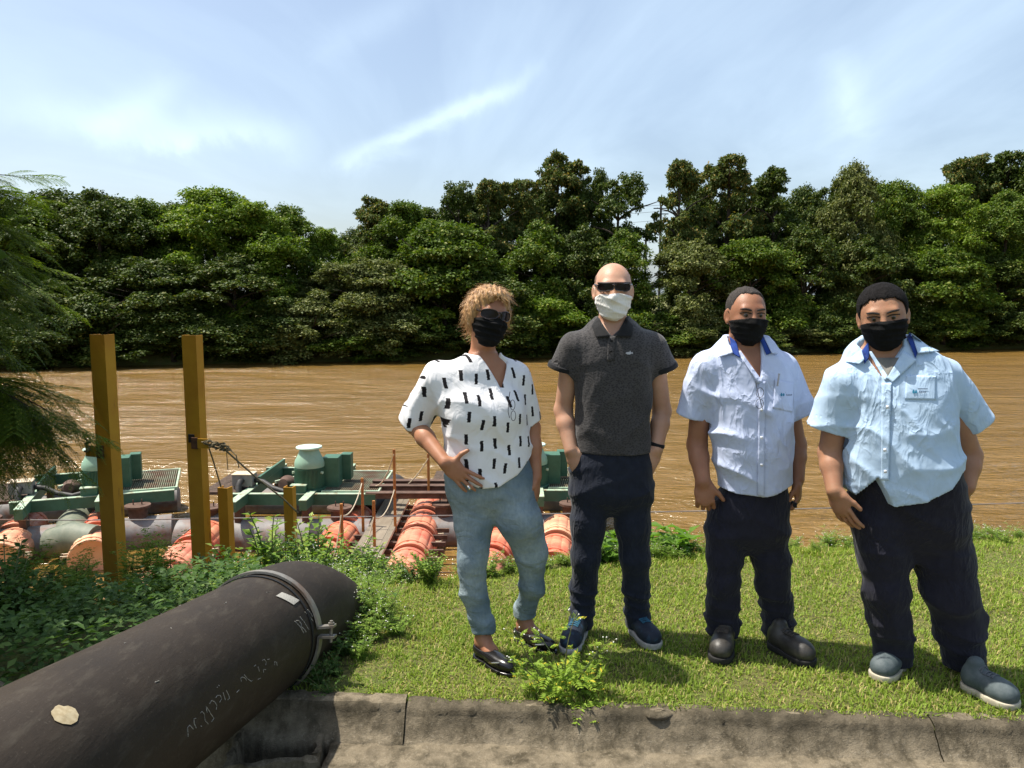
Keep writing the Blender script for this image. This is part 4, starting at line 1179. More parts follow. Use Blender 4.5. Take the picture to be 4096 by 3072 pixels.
# =============================== woman
def build_woman():
    Y = 3.42
    root, P = person(Y, 2000, 'woman in a white blouse with black strokes, faded jeans and dark sunglasses, hand on hip')
    lo = A3([-0.62, 2.98, -0.005]); hi = A3([0.33, 3.80, 1.74])
    hc = J(1952, 1266, Y - 0.02); R = frame(0.42, 0.06, -0.17); s = 0.98
    body = Vol(lo, hi, HB)
    trow = rows([(1415, 1880, 1990, .055), (1443, 1800, 2040, .078), (1475, 1752, 2070, .092), (1515, 1730, 2085, .105), (1580, 1745, 2092, .118, -.01), (1660, 1765, 2105, .135, -.02), (1750, 1782, 2116, .128, -.01), (1850, 1778, 2128, .13, -.01), (1965, 1782, 2122, .13, -.01)], Y, 0.28)
    body.loft(trow, 0.28, off=-0.014, slim=True)
    head(body, hc, R, s, 0.97, 0.92)
    body.cone(hc + R @ A3([0, -0.02, -0.06]), J(1930, 1430, Y + 0.02), 0.050, 0.056, 0.03)
    sh, el, wr = J(1756, 1508, Y - 0.03), J(1655, 1692, Y + 0.02), J(1780, 1850, Y - 0.165)
    body.chain([sh, el], [0.048, 0.042]); body.chain([el, el * 0.62 + wr * 0.38, wr], [0.041, 0.039, 0.027])
    hand(body, wr, (0.74, -0.02, -0.60), (-0.30, -1, 0.1), (0.5, 0, 1), curls=[(-0.02, 0.12), (0.0, 0.15), (0.02, 0.18), (0.05, 0.2)], spread=0.15, thumb=(0.05, 1.0, -0.1))
    sh2, el2, wr2 = J(2056, 1510, Y + 0.06), J(2122, 1710, Y + 0.10), J(2142, 1905, Y + 0.03)
    body.chain([sh2, el2], [0.05, 0.043]); body.chain([el2, el2 * 0.6 + wr2 * 0.4, wr2], [0.042, 0.040, 0.028])
    hand(body, wr2, (0.04, -0.1, -1), (0.95, -0.3, 0), (-0.3, -1, 0), 0.3, 0.35)
    # legs and feet
    hl, tl = onz(1908 / 4, 2612 / 4, 0.0), onz(2040 / 4, 2694 / 4, 0.0)
    hr, tr = onz(2068 / 4, 2548 / 4, 0.0), onz(2214 / 4, 2606 / 4, 0.0)
    al = hl + nrm(tl - hl) * 0.05 + A3([0, 0, 0.085]); ar = hr + nrm(tr - hr) * 0.05 + A3([0, 0, 0.085])
    for a, t_, h_, hipx, kx, ky in ((al, tl, hl, 1885, 1888, 2240), (ar, tr, hr, 2045, 2128, 2215)):
        kn = J(kx, ky, (Y + a[1]) / 2 - 0.02)
        body.chain([J(hipx, 1960, Y), kn + A3([0, 0.01, 0]), a], [0.06, 0.030, 0.030])
        d = nrm(t_ - h_)
        body.chain([a, h_ + d * 0.035 + A3([0, 0, 0.038])], [0.032, 0.028]); body.chain([a + A3([0, 0, -0.01]), h_ + d * 0.11 + A3([0, 0, 0.044]), h_ + d * 0.16 + A3([0, 0, 0.028])], [0.032, 0.028, 0.018], 0.03)
    vol_obj(body, 'body', SK_W, root, P)
    # blouse
    sv = Vol(lo + A3([0, 0, 0.6]), hi, HS)
    sv.loft(trow, 0.28, off=0.004, n=2.3)
    sv.ell(J(1885, 1645, Y - 0.105), (0.075, 0.055, 0.075), None, 0.06); sv.ell(J(2010, 1645, Y - 0.085), (0.075, 0.055, 0.075), None, 0.06)
    e1 = J(1652, 1698, Y + 0.03)
    sv.conecut(sh, e1 + nrm(e1 - sh) * 0.03, 0.074, 0.070, e1, e1 - sh, 0.04)
    sv.conecut(J(1668, 1660, Y + 0.024), e1 + nrm(e1 - sh) * 0.03, 0.074, 0.074, e1 + nrm(e1 - sh) * 0.002, e1 - sh, 0.006)
    e2 = J(2116, 1690, Y + 0.09)
    sv.conecut(sh2, e2 + nrm(e2 - sh2) * 0.03, 0.075, 0.056, e2, e2 - sh2, 0.04)
    sv.cone(J(1652, 1712, Y + 0.03), J(1662, 1680, Y + 0.03), 0.062, 0.060, 0.003, 's')
    sv.wrinkle([((0.7, 0, 1), 0.17, 0.010, 1.6, 1, ((-0.6, 3, 1.0), (0.3, 3.8, 1.3))), ((1, 0.2, 0.35), 0.15, 0.006, 1.8, 2), ((0.35, 0.1, 1), 0.13, 0.008, 1.6, 3, ((-0.3, 3, 0.72), (0.3, 3.8, 0.98))), ((1, 0, -0.3), 0.09, 0.006, 1.4, 4, ((-0.6, 3, 0.85), (-0.22, 3.8, 1.3)))])
    hx = A3([J(x, y, Y - 0.12)[0] for x, y in ((1700, 1880), (1790, 1885), (1850, 1925), (1930, 1950), (2000, 1945), (2070, 1905), (2130, 1840), (2200, 1800))]); hz = A3([J(x, y, Y - 0.12)[2] for x, y in ((1700, 1880), (1790, 1885), (1850, 1925), (1930, 1950), (2000, 1945), (2070, 1905), (2130, 1840), (2200, 1800))])
    sv.cutf(lambda X, Yy, Z: np.interp(X, hx, hz) - Z + 0 * Yy, lo, A3([hi[0], hi[1], 1.15]))
    cc = J(1958, 1425, Y)[:1]
    # neckline: round opening with a slit
    a_, b_, c_ = J(1890, 1400, Y - 0.08), J(2030, 1400, Y - 0.08), J(2003, 1560, Y - 0.12)
    def vneck(X, Yy, Z):
        tt = np.clip((a_[2] - Z) / (a_[2] - c_[2]), 0, 1)
        xl = a_[0] + (c_[0] - a_[0]) * tt ** 0.75; xr = b_[0] + (c_[0] - b_[0]) * tt ** 2.2
        f = np.maximum(np.maximum(xl - X, X - xr), c_[2] - Z)
        return np.maximum(f, Yy - (Y - 0.01))
    sv.put(vneck, A3([a_[0] - .02, Y - 0.25, c_[2] - .02]), A3([b_[0] + .05, Y, a_[2] + .08]), 0.004, 's')
    sv.cone(J(1935, 1440, Y + 0.02), J(1938, 1340, Y + 0.0), 0.066, 0.075, 0.004, 's')
    shirt = vol_obj(sv, 'blouse', M_BLOUSE, root, P)
    # jeans
    jv = Vol(A3([lo[0] + 0.2, lo[1], 0.05]), A3([hi[0], hi[1], 1.12]), HT)
    jv.loft(rows([(1760, 1800, 2105, .112), (1840, 1792, 2118, .116), (1900, 1779, 2132, .124), (1965, 1788, 2132, .122), (2010, 1812, 2122, .10), (2075, 1890, 2050, .04)], Y, 0.2), 0.2)
    q1, q2 = (al[1] + Y) / 2, (ar[1] + Y) / 2
    jv.chain([J(1880, 1965, Y), J(1897, 2080, Y - 0.01), J(1889, 2235, q1 - 0.03), J(1893, 2370, q1 - 0.005), al + A3([0, 0, 0.045])], [0.103, 0.086, 0.064, 0.056, 0.050], 0.03)
    jv.chain([J(2035, 1965, Y), J(2078, 2080, Y - 0.02), J(2127, 2212, q2 - 0.05), J(2126, 2340, q2 - 0.005), ar + A3([0, 0, 0.045])], [0.105, 0.097, 0.069, 0.054, 0.048], 0.03)
    for a in (al, ar):
        jv.cone(a + A3([0, 0, 0.075]), a + A3([0, 0, 0.045]), 0.053, 0.053, 0.004)
        jv.cut_near(a + A3([0, 0, 0.035]), (0, 0, -1), 0.085)
        jv.cone(a + A3([0, 0, 0.0]), a + A3([0, 0, 0.06]), 0.042, 0.042, 0.003, 's')
    jv.wrinkle([((0.2, 0, 1), 0.11, 0.006, 1.6, 11, ((-0.4, 3, 0.05), (0.3, 3.8, 0.5))), ((0.6, 0.2, 1), 0.19, 0.006, 1.6, 12), ((0.9, 0, 0.5), 0.2, 0.006, 1.4, 13)])
    vol_obj(jv, 'jeans', M_JEANS, root, P)
    M_PAT = mat('black_patent_leather', (0.010, 0.009, 0.009), rough=0.22, spec=0.5)
    M_GOLD = mat('pale_gold', (0.75, 0.62, 0.42), rough=0.25, metal=1.0)
    shoes_pair(root, P, M_PAT, M_PAT, [(1902, 2614, 2046, 2700, 0.080, 0.062, 0.040, {'pointed': True, 'low': True, 'sole': 0.022}), (2060, 2550, 2220, 2612, 0.078, 0.062, 0.040, {'pointed': True, 'low': True, 'sole': 0.022})])
    for x, y in ((1980, 2650), (2153, 2578)):
        p = onz(x / 4, y / 4, 0.055) - A3(root)
        MB().tube([(p[0] - 0.026, p[1], p[2]), (p[0] - 0.014, p[1] - 0.012, p[2] + 0.004), (p[0] + 0.012, p[1] - 0.012, p[2] + 0.004), (p[0] + 0.026, p[1], p[2])], 0.0035, 6).build('shoe_buckle', M_GOLD, P, smooth=True)
    mask(hc, R, s, 0.97, M_BLACK, root, P, -0.008, seed=4, slant=0.05)
    glasses(hc, R, s, root, P, M_FRAME, M_LENS, 0.032, 0.021, 0.013, visor=False)
    # wavy short hair: a cap plus strands
    L = lambda x, y, z: hc + R @ (A3([x, y, z]) * s)
    hv = Vol(hc - 0.17, hc + 0.18, 0.0042)
    hv.ell(L(0, -0.022, 0.040), A3([0.088, 0.104, 0.096]) * s, R, 0.02); hv.ell(L(0, 0.03, 0.088), A3([0.066, 0.066, 0.036]) * s, R, 0.03)
    for sx in (-1, 1): hv.ell(L(0.082 * sx, -0.012, 0.010), A3([0.022, 0.045, 0.060]) * s, R, 0.03)
    hv.ell(L(0, -0.085, -0.03), A3([0.065, 0.045, 0.075]) * s, R, 0.03)
    fc = Vol.__new__(Vol)
    hv.ell(L(0.012, 0.124, 0.030), A3([0.060, 0.086, 0.072]) * s, R, 0.012, 's'); hv.ell(L(0, 0.06, -0.09), A3([0.09, 0.09, 0.09]) * s, R, 0.012, 's')
    hv.wrinkle([(R @ A3([1, 0.4, 0.3]), 0.020, 0.008, 2.2, 21), (R @ A3([0.4, 1, 0.6]), 0.030, 0.008, 2.0, 22), (R @ A3([0.8, -0.2, 0.8]), 0.013, 0.004, 2.0, 23)], 0.02)
    MH = NT('coppery_blond_hair'); vv = MH.coord('Object')
    cc_ = MH.mix(MH.ramp(MH.noise(MH.map(vv, (1, 1, 0.4)), 60, 5, 0.7), 0.35, 0.65), (0.21, 0.100, 0.040), (0.60, 0.36, 0.155))
    MH.bsdf(cc_, 0.42, 0, 0.4, MH.bump(MH.noise(MH.map(vv, (1, 1, 0.3)), 220, 3), 0.7, 0.004)); MHAIR = MH.m
    ho = vol_obj(hv, 'hair', MHAIR, root, P)
    v, q = hv.mesh(); rg = np.random.default_rng(8)
    pick = v[rg.integers(0, len(v), 1700)]
    mbv = []; mbf = []
    for p in pick:
        pl_ = R.T @ (p - hc) / s
        if pl_[1] > 0.035 and pl_[2] < 0.085: continue
        o = nrm(p - L(0, -0.02, 0.03)); dn = nrm(A3([rg.normal() * .5, rg.normal() * .4, -0.8]) + R[:, 0] * np.sign(np.dot(o, R[:, 0])) * 0.5); dn = nrm(dn - o * np.dot(dn, o) * 0.85)
        ln = rg.uniform(0.02, 0.045); sd = np.cross(dn, o) * 0.0009
        k = len(mbv)
        for t_ in (0, 0.5, 1.0):
            pt = p + dn * ln * t_ + o * (0.004 + 0.012 * t_ * t_ + 0.004 * math.sin(6 * t_)) - A3(root)
            mbv += [pt - sd * (1 - 0.8 * t_), pt + sd * (1 - 0.8 * t_)]
        mbf += [(k, k + 1, k + 3, k + 2), (k + 2, k + 3, k + 5, k + 4)]
    obj_np('hair_strands', A3(mbv), A3(mbf), MHAIR, P, kind='stuff')
    MB().lathe([(0.004 * math.sin(a) + 1e-4, 0.004 * math.cos(a)) for a in np.linspace(0, math.pi, 7)], L(-0.088, 0.008, -0.042) - A3(root), 10).build('earring', mat('pearl', (0.8, 0.74, 0.66), rough=0.2), P, smooth=True)
    p = wr + nrm(A3([0.74, -0.12, -0.58])) * 0.125 + A3([0.005, -0.022, -0.022]) - A3(root)
    MB().lathe([(0.0105, -0.004), (0.0125, 0), (0.0105, 0.004)], p, 12, Matrix.Rotation(0.9, 3, 'Y')).build('ring', mat('silver', (0.8, 0.78, 0.74), rough=0.2, metal=1.0), P, smooth=True)
    # reading glasses hanging from the neckline
    g0 = J(2040, 1600, Y - 0.165)
    eg = empty('eyeglasses', (g0[0], g0[1], g0[2]), 'wire eyeglasses hanging from the neckline of the white blouse', 'eyeglasses')
    for k_, z in ((0, 0.0), (1, -0.045)):
        MB().tube([(0.011 + 0.003 * k_ + 0.010 * math.cos(a), -0.004 - 0.004 * k_, z + 0.021 * math.sin(a) - 0.02) for a in np.linspace(0, 2 * math.pi, 18)], 0.0013, 5, cap=False).build('rim', M_FRAME, eg)
    MB().tube([(0, 0.004, 0.035), (-0.006, 0, 0.0), (-0.008, -0.003, -0.05), (-0.002, -0.004, -0.075)], 0.0016, 5).build('temple', M_FRAME, eg)
    return sv

# =============================== man in the charcoal polo
def build_polo_man():
    Y = 3.60
    root, P = person(Y, 2445, 'bald man in a charcoal polo shirt, white mask and sunglasses, hands in pockets')
    lo = A3([0.14, 3.2, -0.005]); hi = A3([0.88, 3.95, 1.80])
    hc = J(2452, 1164, Y - 0.01); R = frame(-0.08, 0.02, 0.0); s = 1.03; wide = 1.03
    body = Vol(lo, hi, HB)
    trow = rows([(1275, 2405, 2500, .05), (1302, 2362, 2543, .075), (1335, 2312, 2594, .095), (1375, 2284, 2620, .11), (1430, 2288, 2616, .12), (1500, 2297, 2606, .125), (1650, 2304, 2594, .122), (1750, 2303, 2598, .124), (1822, 2300, 2604, .126)], Y, -0.12)
    body.loft(trow, -0.12, off=-0.013, slim=True); head(body, hc, R, s, wide, 0.98)
    body.cone(hc + R @ A3([0, -0.02, -0.06]), J(2450, 1310, Y + 0.02), 0.056, 0.064, 0.03)
    body.cone(J(2400, 1332, Y + .02), J(2500, 1332, Y + .02), 0.036, 0.036, 0.05)
    aL = [J(2292, 1388, Y), J(2253, 1640, Y + 0.05), J(2284, 1800, Y - 0.04)]; aR = [J(2612, 1388, Y), J(2648, 1645, Y + 0.05), J(2626, 1795, Y - 0.04)]
    for a, sx in ((aL, 1), (aR, -1)):
        body.chain(a[:2], [0.048, 0.041]); body.chain([a[1], a[1] * 0.65 + a[2] * 0.35, a[2]], [0.041, 0.041, 0.030])
        hand(body, a[2], (0.42 * sx, -0.10, -0.9), (-0.25 * sx, -1, 0), (sx, 0, 0), 0.25, 0.3)
    body.chain([J(2360, 1970, Y), J(2343, 2230, Y), J(2325, 2480, Y + 0.06), J(2325, 2520, Y + 0.06)], [0.07, 0.045, 0.034, 0.034]); body.chain([J(2530, 1970, Y), J(2540, 2230, Y), J(2548, 2480, Y + 0.06), J(2548, 2520, Y + 0.06)], [0.07, 0.045, 0.034, 0.034])
    vol_obj(body, 'body', SK_2, root, P)
    sv = Vol(lo + A3([0, 0, 0.7]), hi, HS)
    sv.loft(trow, -0.12, off=0.004, n=2.4)
    sv.cone(J(2395, 1318, Y + .02), J(2505, 1318, Y + .02), 0.052, 0.052, 0.05)
    for a, end in ((aL, (2252, 1474)), (aR, (2648, 1474))):
        e = J(*end, Y + 0.02); sh = a[0]
        sv.conecut(sh, e + nrm(e - sh) * 0.03, 0.066, 0.066, e, e - sh + A3([0.02 if end[0] < 2400 else -0.02, 0, 0]), 0.05)
        sv.cone(e + nrm(e - sh) * 0.02, e - nrm(e - sh) * 0.03, 0.059, 0.057, 0.003, 's')
    sv.wrinkle([((1, 0.1, -0.16), 0.14, 0.005, 1.6, 31, ((0.3, 3.3, 0.95), (0.75, 3.65, 1.30))), ((0.2, 0, 1), 0.045, 0.007, 1.0, 32, ((0.2, 3.2, 0.8), (0.8, 3.9, 0.92))), ((0.7, 0, 0.7), 0.20, 0.004, 1.6, 33), ((-0.7, 0, 0.7), 0.18, 0.004, 1.6, 34)])
    sv.cut((0, 0, J(2450, 1818, Y - 0.1)[2]), (0, 0, -1))
    a_, b_, c_ = J(2400, 1290, Y), J(2500, 1290, Y), J(2448, 1346, Y - 0.1)
    def vn(X, Yy, Z):
        tt = np.clip((a_[2] - Z) / (a_[2] - c_[2]), 0, 1)
        return np.maximum(np.maximum(np.maximum(a_[0] + (c_[0] - a_[0]) * tt - X, X - (b_[0] + (c_[0] - b_[0]) * tt)), c_[2] - Z), Yy - Y)
    sv.put(vn, A3([a_[0], Y - 0.2, c_[2]]), A3([b_[0], Y, a_[2] + 0.05]), 0.004, 's')
    sv.cone(J(2450, 1320, Y + 0.015), J(2450, 1230, Y), 0.068, 0.070, 0.004, 's')
    shirt = vol_obj(sv, 'polo_shirt', M_POLO, root, P)
    both = union_on(body, sv)
    # ribbed sleeve bands
    for a, end in ((aL, (2252, 1474)), (aR, (2648, 1474))):
        e = J(*end, Y + 0.02); sh = a[0]; d = nrm(e - sh)
        bv = Vol(e - 0.11, e + 0.11, 0.004)
        bv.cone(e - d * 0.03, e + d * 0.03, 0.0745, 0.0735, 0.0)
        bv.cone(e - d * 0.05, e + d * 0.05, 0.060, 0.059, 0.0, 's')
        nn = e - sh + A3([0.02 if end[0] < 2400 else -0.02, 0, 0])
        bv.cut(e + nrm(nn) * 0.002, nn); bv.cut(e - nrm(nn) * 0.020, -nn)
        vol_obj(bv, 'sleeve_band', M_POLOBLK, root, P)
    # collar: standing band folded over
    cv = Vol(J(2450, 1310, Y) - 0.14, J(2450, 1310, Y) + 0.14, 0.0036)
    cv.cone(J(2450, 1268, Y + 0.015), J(2450, 1325, Y + 0.005), 0.070, 0.094, 0.0)
    cv.cone(J(2450, 1225, Y + 0.015), J(2450, 1335, Y + 0.01), 0.0635, 0.072, 0.003, 's')
    def vc(X, Yy, Z):
        tt = (J(2450, 1262, Y)[2] - Z)
        return np.maximum(np.abs(X - J(2450, 1300, Y)[0]) - (0.074 - 0.62 * tt), Yy - (Y - 0.005))
    cv.put(vc, J(2450, 1300, Y) - 0.14, J(2450, 1300, Y) + A3([0.14, 0.0, 0.14]), 0.004, 's')
    zt = J(2450, 1268, Y)[2]; zb = J(2450, 1352, Y)[2]
    cv.cut((0, 0, zt + 0.008), (0, 0.25, 1)); cv.cutf(lambda X, Yy, Z: (zb + 0.15 * (Yy - Y)) - Z + 0 * X)
    vol_obj(cv, 'collar', M_POLOBLK, root, P)
    quad_patch(both, [(2366, 1302), (2392, 1266), (2440, 1346), (2384, 1350)], Y - 0.08, lambda u, w: 0.008 + 0.006 * w, 'collar_flap', M_POLOBLK, root, P)
    quad_patch(both, [(2506, 1266), (2534, 1300), (2526, 1346), (2462, 1346)], Y - 0.08, lambda u, w: 0.008 + 0.006 * w, 'collar_flap', M_POLOBLK, root, P)
    quad_patch(sv, [(2432, 1348), (2462, 1344), (2456, 1442), (2428, 1444)], Y - 0.1, 0.003, 'placket', M_POLO, root, P, 6, 12)
    for x, y in ((2443, 1404), (2447, 1362)):
        quad_patch(sv, [(x - 5, y - 5), (x + 5, y - 5), (x + 5, y + 5), (x - 5, y + 5)], Y - 0.1, 0.007, 'button', M_POLOBLK, root, P, 3, 3)
    # small embroidered fish emblem
    c0 = J(2516, 1412, Y - 0.12)
    pts = [(-1, 0), (-0.55, 0.28), (0.1, 0.34), (0.25, 0.75), (0.4, 0.28), (0.75, 0.12), (1.0, 0.42), (0.92, 0.0), (1.0, -0.3), (0.7, -0.08), (0.1, -0.36), (-0.55, -0.3)]
    Pp = A3([c0 + A3([x * 0.017, -0.15, y * 0.017]) for x, y in pts]); Q = sv.march(Pp, (0, 1, 0)) - A3([0, 0.003, 0]) - A3(root)
    MB().add([tuple(p) for p in Q], [tuple(range(len(pts)))]).build('emblem', mat('silver_thread', (0.42, 0.42, 0.44), rough=0.5), P)
    # jeans
    jv = Vol(A3([lo[0], lo[1], 0.03]), A3([hi[0], hi[1], 1.05]), HT)
    jv.loft(rows([(1760, 2312, 2592, .112), (1795, 2303, 2600, .118), (1850, 2279, 2611, .128), (1960, 2272, 2616, .128), (2000, 2288, 2602, .108), (2060, 2360, 2530, .04)], Y, -0.12), -0.12)
    fl, fr_ = Y + 0.05, Y + 0.06; jv.rs = 0.94
    jv.chain([J(2362, 1968, Y), J(2352, 2100, Y), J(2343, 2230, Y), J(2335, 2350, Y + .03), J(2322, 2525, fl)], [0.094, 0.084, 0.070, 0.063, 0.062], 0.03)
    jv.chain([J(2530, 1968, Y), J(2530, 2100, Y), J(2540, 2230, Y), J(2545, 2350, Y + .03), J(2552, 2525, fr_)], [0.094, 0.086, 0.072, 0.065, 0.063], 0.03)
    for x in (2322, 2552):
        jv.cut_near(J(x, 2532, fl), (0, 0, -1), 0.10)
    jv.wrinkle([((0.1, 0, 1), 0.055, 0.008, 1.6, 41, ((0.1, 3.2, 0.02), (0.9, 4, 0.24))), ((0.5, 0, 1), 0.16, 0.006, 1.6, 42), ((-0.5, 0, 1), 0.10, 0.006, 1.0, 43, ((0.1, 3.2, 0.7), (0.9, 4, 0.95)))])
    vol_obj(jv, 'jeans', M_INDIGO, root, P)
    M_TR = mat('dark_blue_trainer_mesh', (0.010, 0.016, 0.030), (0.015, 0.05, 0.09), rough=0.7, scale=30, lo=0.55, hi=0.7, bump=0.4, bscale=300, bdist=0.002)
    M_SOLEG = mat('grey_trainer_sole', (0.42, 0.40, 0.37), (0.25, 0.24, 0.22), rough=0.8, scale=20)
    shoes_pair(root, P, M_TR, M_SOLEG, [(2322, 2520, 2270, 2612, 0.102, 0.10, 0.060, {}), (2535, 2512, 2622, 2592, 0.102, 0.10, 0.060, {})], lace=mat('cyan_lace', (0.02, 0.10, 0.16), rough=0.7))
    mask(hc, R, s, wide, M_WHITEMASK, root, P, -0.017, seed=7)
    glasses(hc, R, s, root, P, M_FRAME, M_LENS, 0.033, 0.018, 0.018, True)
    # shaved hair shadow round the sides
    short_hair(hc, R, s, wide, mat('stubble', (0.20, 0.115, 0.08), (0.13, 0.08, 0.055), rough=0.8, scale=220), root, P, 0.5, 0.010, 3, 0.0012, ztop=0.062)
    w = aR[2] * 0.9 + aR[1] * 0.1
    MB().lathe([(0.033, -0.010), (0.036, -0.006), (0.036, 0.006), (0.033, 0.010)], w - A3(root), 18, Matrix.Rotation(0.25, 3, 'Y')).build('wristband', M_POLOBLK, P, smooth=True)

def union_on(big, small):
    """min of both volumes on the small one's grid"""
    u = Vol.__new__(Vol); u.lo, u.h, u.n, u.ax = small.lo, small.h, small.n, small.ax
    ix = [np.clip(np.rint((small.ax[k] - big.lo[k]) / big.h).astype(int), 0, big.n[k] - 1) for k in range(3)]
    u.d = np.minimum(small.d, big.d[np.ix_(*ix)])
    return u
def logo(sv, x4, y4, Yf, w, root, P):
    m1 = mat('logo_teal', (0.015, 0.18, 0.30), rough=0.6); m2 = mat('logo_navy', (0.012, 0.03, 0.08), rough=0.6)
    c = J(x4, y4, Yf); k = w / 0.085; vd = nrm(c - A3([0, 0, H])); bk = -0.15 * vd
    drop = [(0, 1), (0.45, 0.35), (0.6, -0.2), (0.42, -0.7), (0, -0.9), (-0.42, -0.7), (-0.6, -0.2), (-0.45, 0.35)]
    for dx, sc in ((-0.036, 0.011), (-0.022, 0.010)):
        Pp = A3([c + bk + A3([(dx + x * sc) * k, 0, y * sc * 1.2 * k]) for x, y in drop]); Q = sv.march(Pp, vd) - vd * 0.0050 - A3(root)
        MB().add([tuple(p) for p in Q], [tuple(range(len(drop)))]).build('logo_drop', m1, P)
    text_on(sv, 'saae', 0.024 * k, c + A3([0.014 * k, 0, -0.008 * k]), (1, 0, 0), (0, 0, 1), vd, 0.0050, 'logo_lettering', m2, root, P)
    Pp = A3([c + bk + A3([x * k, 0, z * k]) for x, z in ((-0.012, 0.013), (0.042, 0.013), (0.042, 0.017), (-0.012, 0.017))]); Q = sv.march(Pp, vd) - vd * 0.0050 - A3(root)
    MB().add([tuple(p) for p in Q], [(0, 1, 2, 3)]).build('logo_line', m2, P)

# =============================== third man, light blue uniform shirt
def build_third_man():
    Y = 3.50
    root, P = person(Y, 2990, 'man in a light blue uniform shirt with glasses hung on it, third from the left')
    lo = A3([0.66, 3.05, -0.005]); hi = A3([1.46, 3.85, 1.72])
    hc = J(2985, 1262, Y - 0.01); R = frame(0.06, 0.04, -0.03); s = 1.0; wide = 1.03
    body = Vol(lo, hi, HB)
    trow = rows([(1350, 2915, 3065, .055), (1388, 2862, 3090, .08), (1420, 2822, 3128, .10), (1460, 2803, 3150, .115), (1520, 2804, 3160, .128), (1600, 2820, 3163, .138, -.01), (1700, 2834, 3166, .142, -.015), (1800, 2848, 3168, .148, -.02), (1900, 2866, 3162, .143, -.015), (1992, 2884, 3156, .138, -.01)], Y, -0.18)
    body.loft(trow, -0.18, off=-0.013, slim=True); head(body, hc, R, s, wide, 1.0)
    body.cone(hc + R @ A3([0, -0.02, -0.06]), J(2975, 1400, Y + 0.02), 0.058, 0.066, 0.03)
    body.cone(J(2925, 1415, Y + .02), J(3045, 1415, Y + .02), 0.038, 0.038, 0.05)
    aL = [J(2820, 1475, Y), J(2788, 1780, Y + 0.03), J(2812, 1925, Y - 0.07)]; aR = [J(3128, 1475, Y + 0.03), J(3190, 1780, Y + 0.05), J(3192, 1915, Y - 0.02)]
    body.rs = 0.92
    for a, q in ((aL, 1.0), (aR, 0.86)):
        body.chain(a[:2], [0.056 * q, 0.048 * q]); body.chain([a[1], a[1] * 0.65 + a[2] * 0.35, a[2]], [0.047 * q, 0.046 * q, 0.036 * q])
    body.rs = 1.0
    hand(body, aL[2], (0.12, -0.12, -1), (-0.15, -1, 0.1), (1, 0, 0), curls=[(0.75, 1.2)] * 4, thumb=(0.75, 0.65, -0.2), sc=1.08)
    hand(body, aR[2], (-0.02, -0.15, -1), (0.9, -0.45, 0), (-0.4, -1, 0), curls=[(0.5, 0.9)] * 4, thumb=(0.8, 0.4, -0.45), sc=1.05)
    body.chain([J(2905, 2120, Y), J(2893, 2300, Y), J(2890, 2520, Y + 0.05)], [0.07, 0.045, 0.036]); body.chain([J(3075, 2120, Y), J(3090, 2300, Y), J(3110, 2520, Y + 0.06)], [0.07, 0.045, 0.036])
    vol_obj(body, 'body', SK_3, root, P)
    sv = Vol(lo + A3([0, 0, 0.6]), hi, HS)
    sv.rs = 0.95; sv.loft(trow, -0.18, off=0.005, n=2.3)
    sv.cone(J(2915, 1400, Y + .02), J(3055, 1400, Y + .02), 0.054, 0.054, 0.05)
    for a, end in ((aL, (2764, 1664)), (aR, (3206, 1660))):
        e = J(*end, Y + 0.03); sh = a[0]; d = nrm(e - sh)
        sv.conecut(sh, e + d * 0.03, 0.074, 0.073, e, e - sh, 0.05)
        sv.cone(e + d * 0.02, e - d * 0.04, 0.056, 0.056, 0.003, 's')
    sv.wrinkle([((0.55, 0, 1), 0.15, 0.012, 1.7, 51, ((0.75, 3.1, 0.68), (1.12, 3.6, 1.25))), ((0.9, 0.1, 0.5), 0.13, 0.005, 1.8, 52), ((-0.4, 0, 1), 0.14, 0.007, 1.6, 53, ((1.1, 3.1, 0.7), (1.4, 3.7, 1.2))), ((1, 0, 0.1), 0.07, 0.005, 1.4, 54, ((0.68, 3.1, 1.1), (0.85, 3.8, 1.35)))])
    for a, end in ((aL, (2764, 1664)), (aR, (3206, 1660))):
        e = J(*end, Y + 0.03); sv.cut_near(e + nrm(e - a[0]) * 0.001, e - a[0], 0.105)
    hxp = [(2700, 1960), (2885, 1965), (2950, 1980), (3040, 1985), (3048, 1988), (3100, 1978), (3160, 1955), (3300, 1940)]
    hx = A3([J(x, y, Y - 0.14)[0] for x, y in hxp]); hz = A3([J(x, y, Y - 0.14)[2] for x, y in hxp])
    sv.cutf(lambda X, Yy, Z: np.interp(X, hx, hz) - Z + 0 * Yy)
    a_, b_, c_ = J(2932, 1380, Y - .1), J(3052, 1380, Y - .1), J(3042, 1530, Y - 0.13)
    def vn(X, Yy, Z):
        tt = np.clip((a_[2] - Z) / (a_[2] - c_[2]), 0, 1)
        return np.maximum(np.maximum(np.maximum(a_[0] + (c_[0] - a_[0]) * tt - X, X - (b_[0] + (c_[0] - b_[0]) * tt)), c_[2] - Z), Yy - Y)
    sv.put(vn, A3([a_[0], Y - 0.25, c_[2]]), A3([b_[0], Y, a_[2] + 0.05]), 0.004, 's')
    sv.cone(J(2978, 1405, Y + 0.015), J(2985, 1310, Y), 0.070, 0.073, 0.004, 's')
    vol_obj(sv, 'uniform_shirt', M_BLUE, root, P)
    both = union_on(body, sv)
    qp = lambda q, off, nm, m, **k: quad_patch(both, q, Y - 0.13, off, nm, m, root, P, **k)
    qp([(2918, 1345), (2945, 1366), (2962, 1432), (2925, 1412)], 0.008, 'collar_facing', M_ROYAL)
    qp([(3036, 1352), (3052, 1345), (3090, 1410), (3066, 1420)], 0.008, 'collar_facing', M_ROYAL)
    qp([(2872, 1392), (2912, 1350), (2932, 1412), (2872, 1430)], lambda u, w: 0.010 + 0.012 * w, 'collar', M_BLUE)
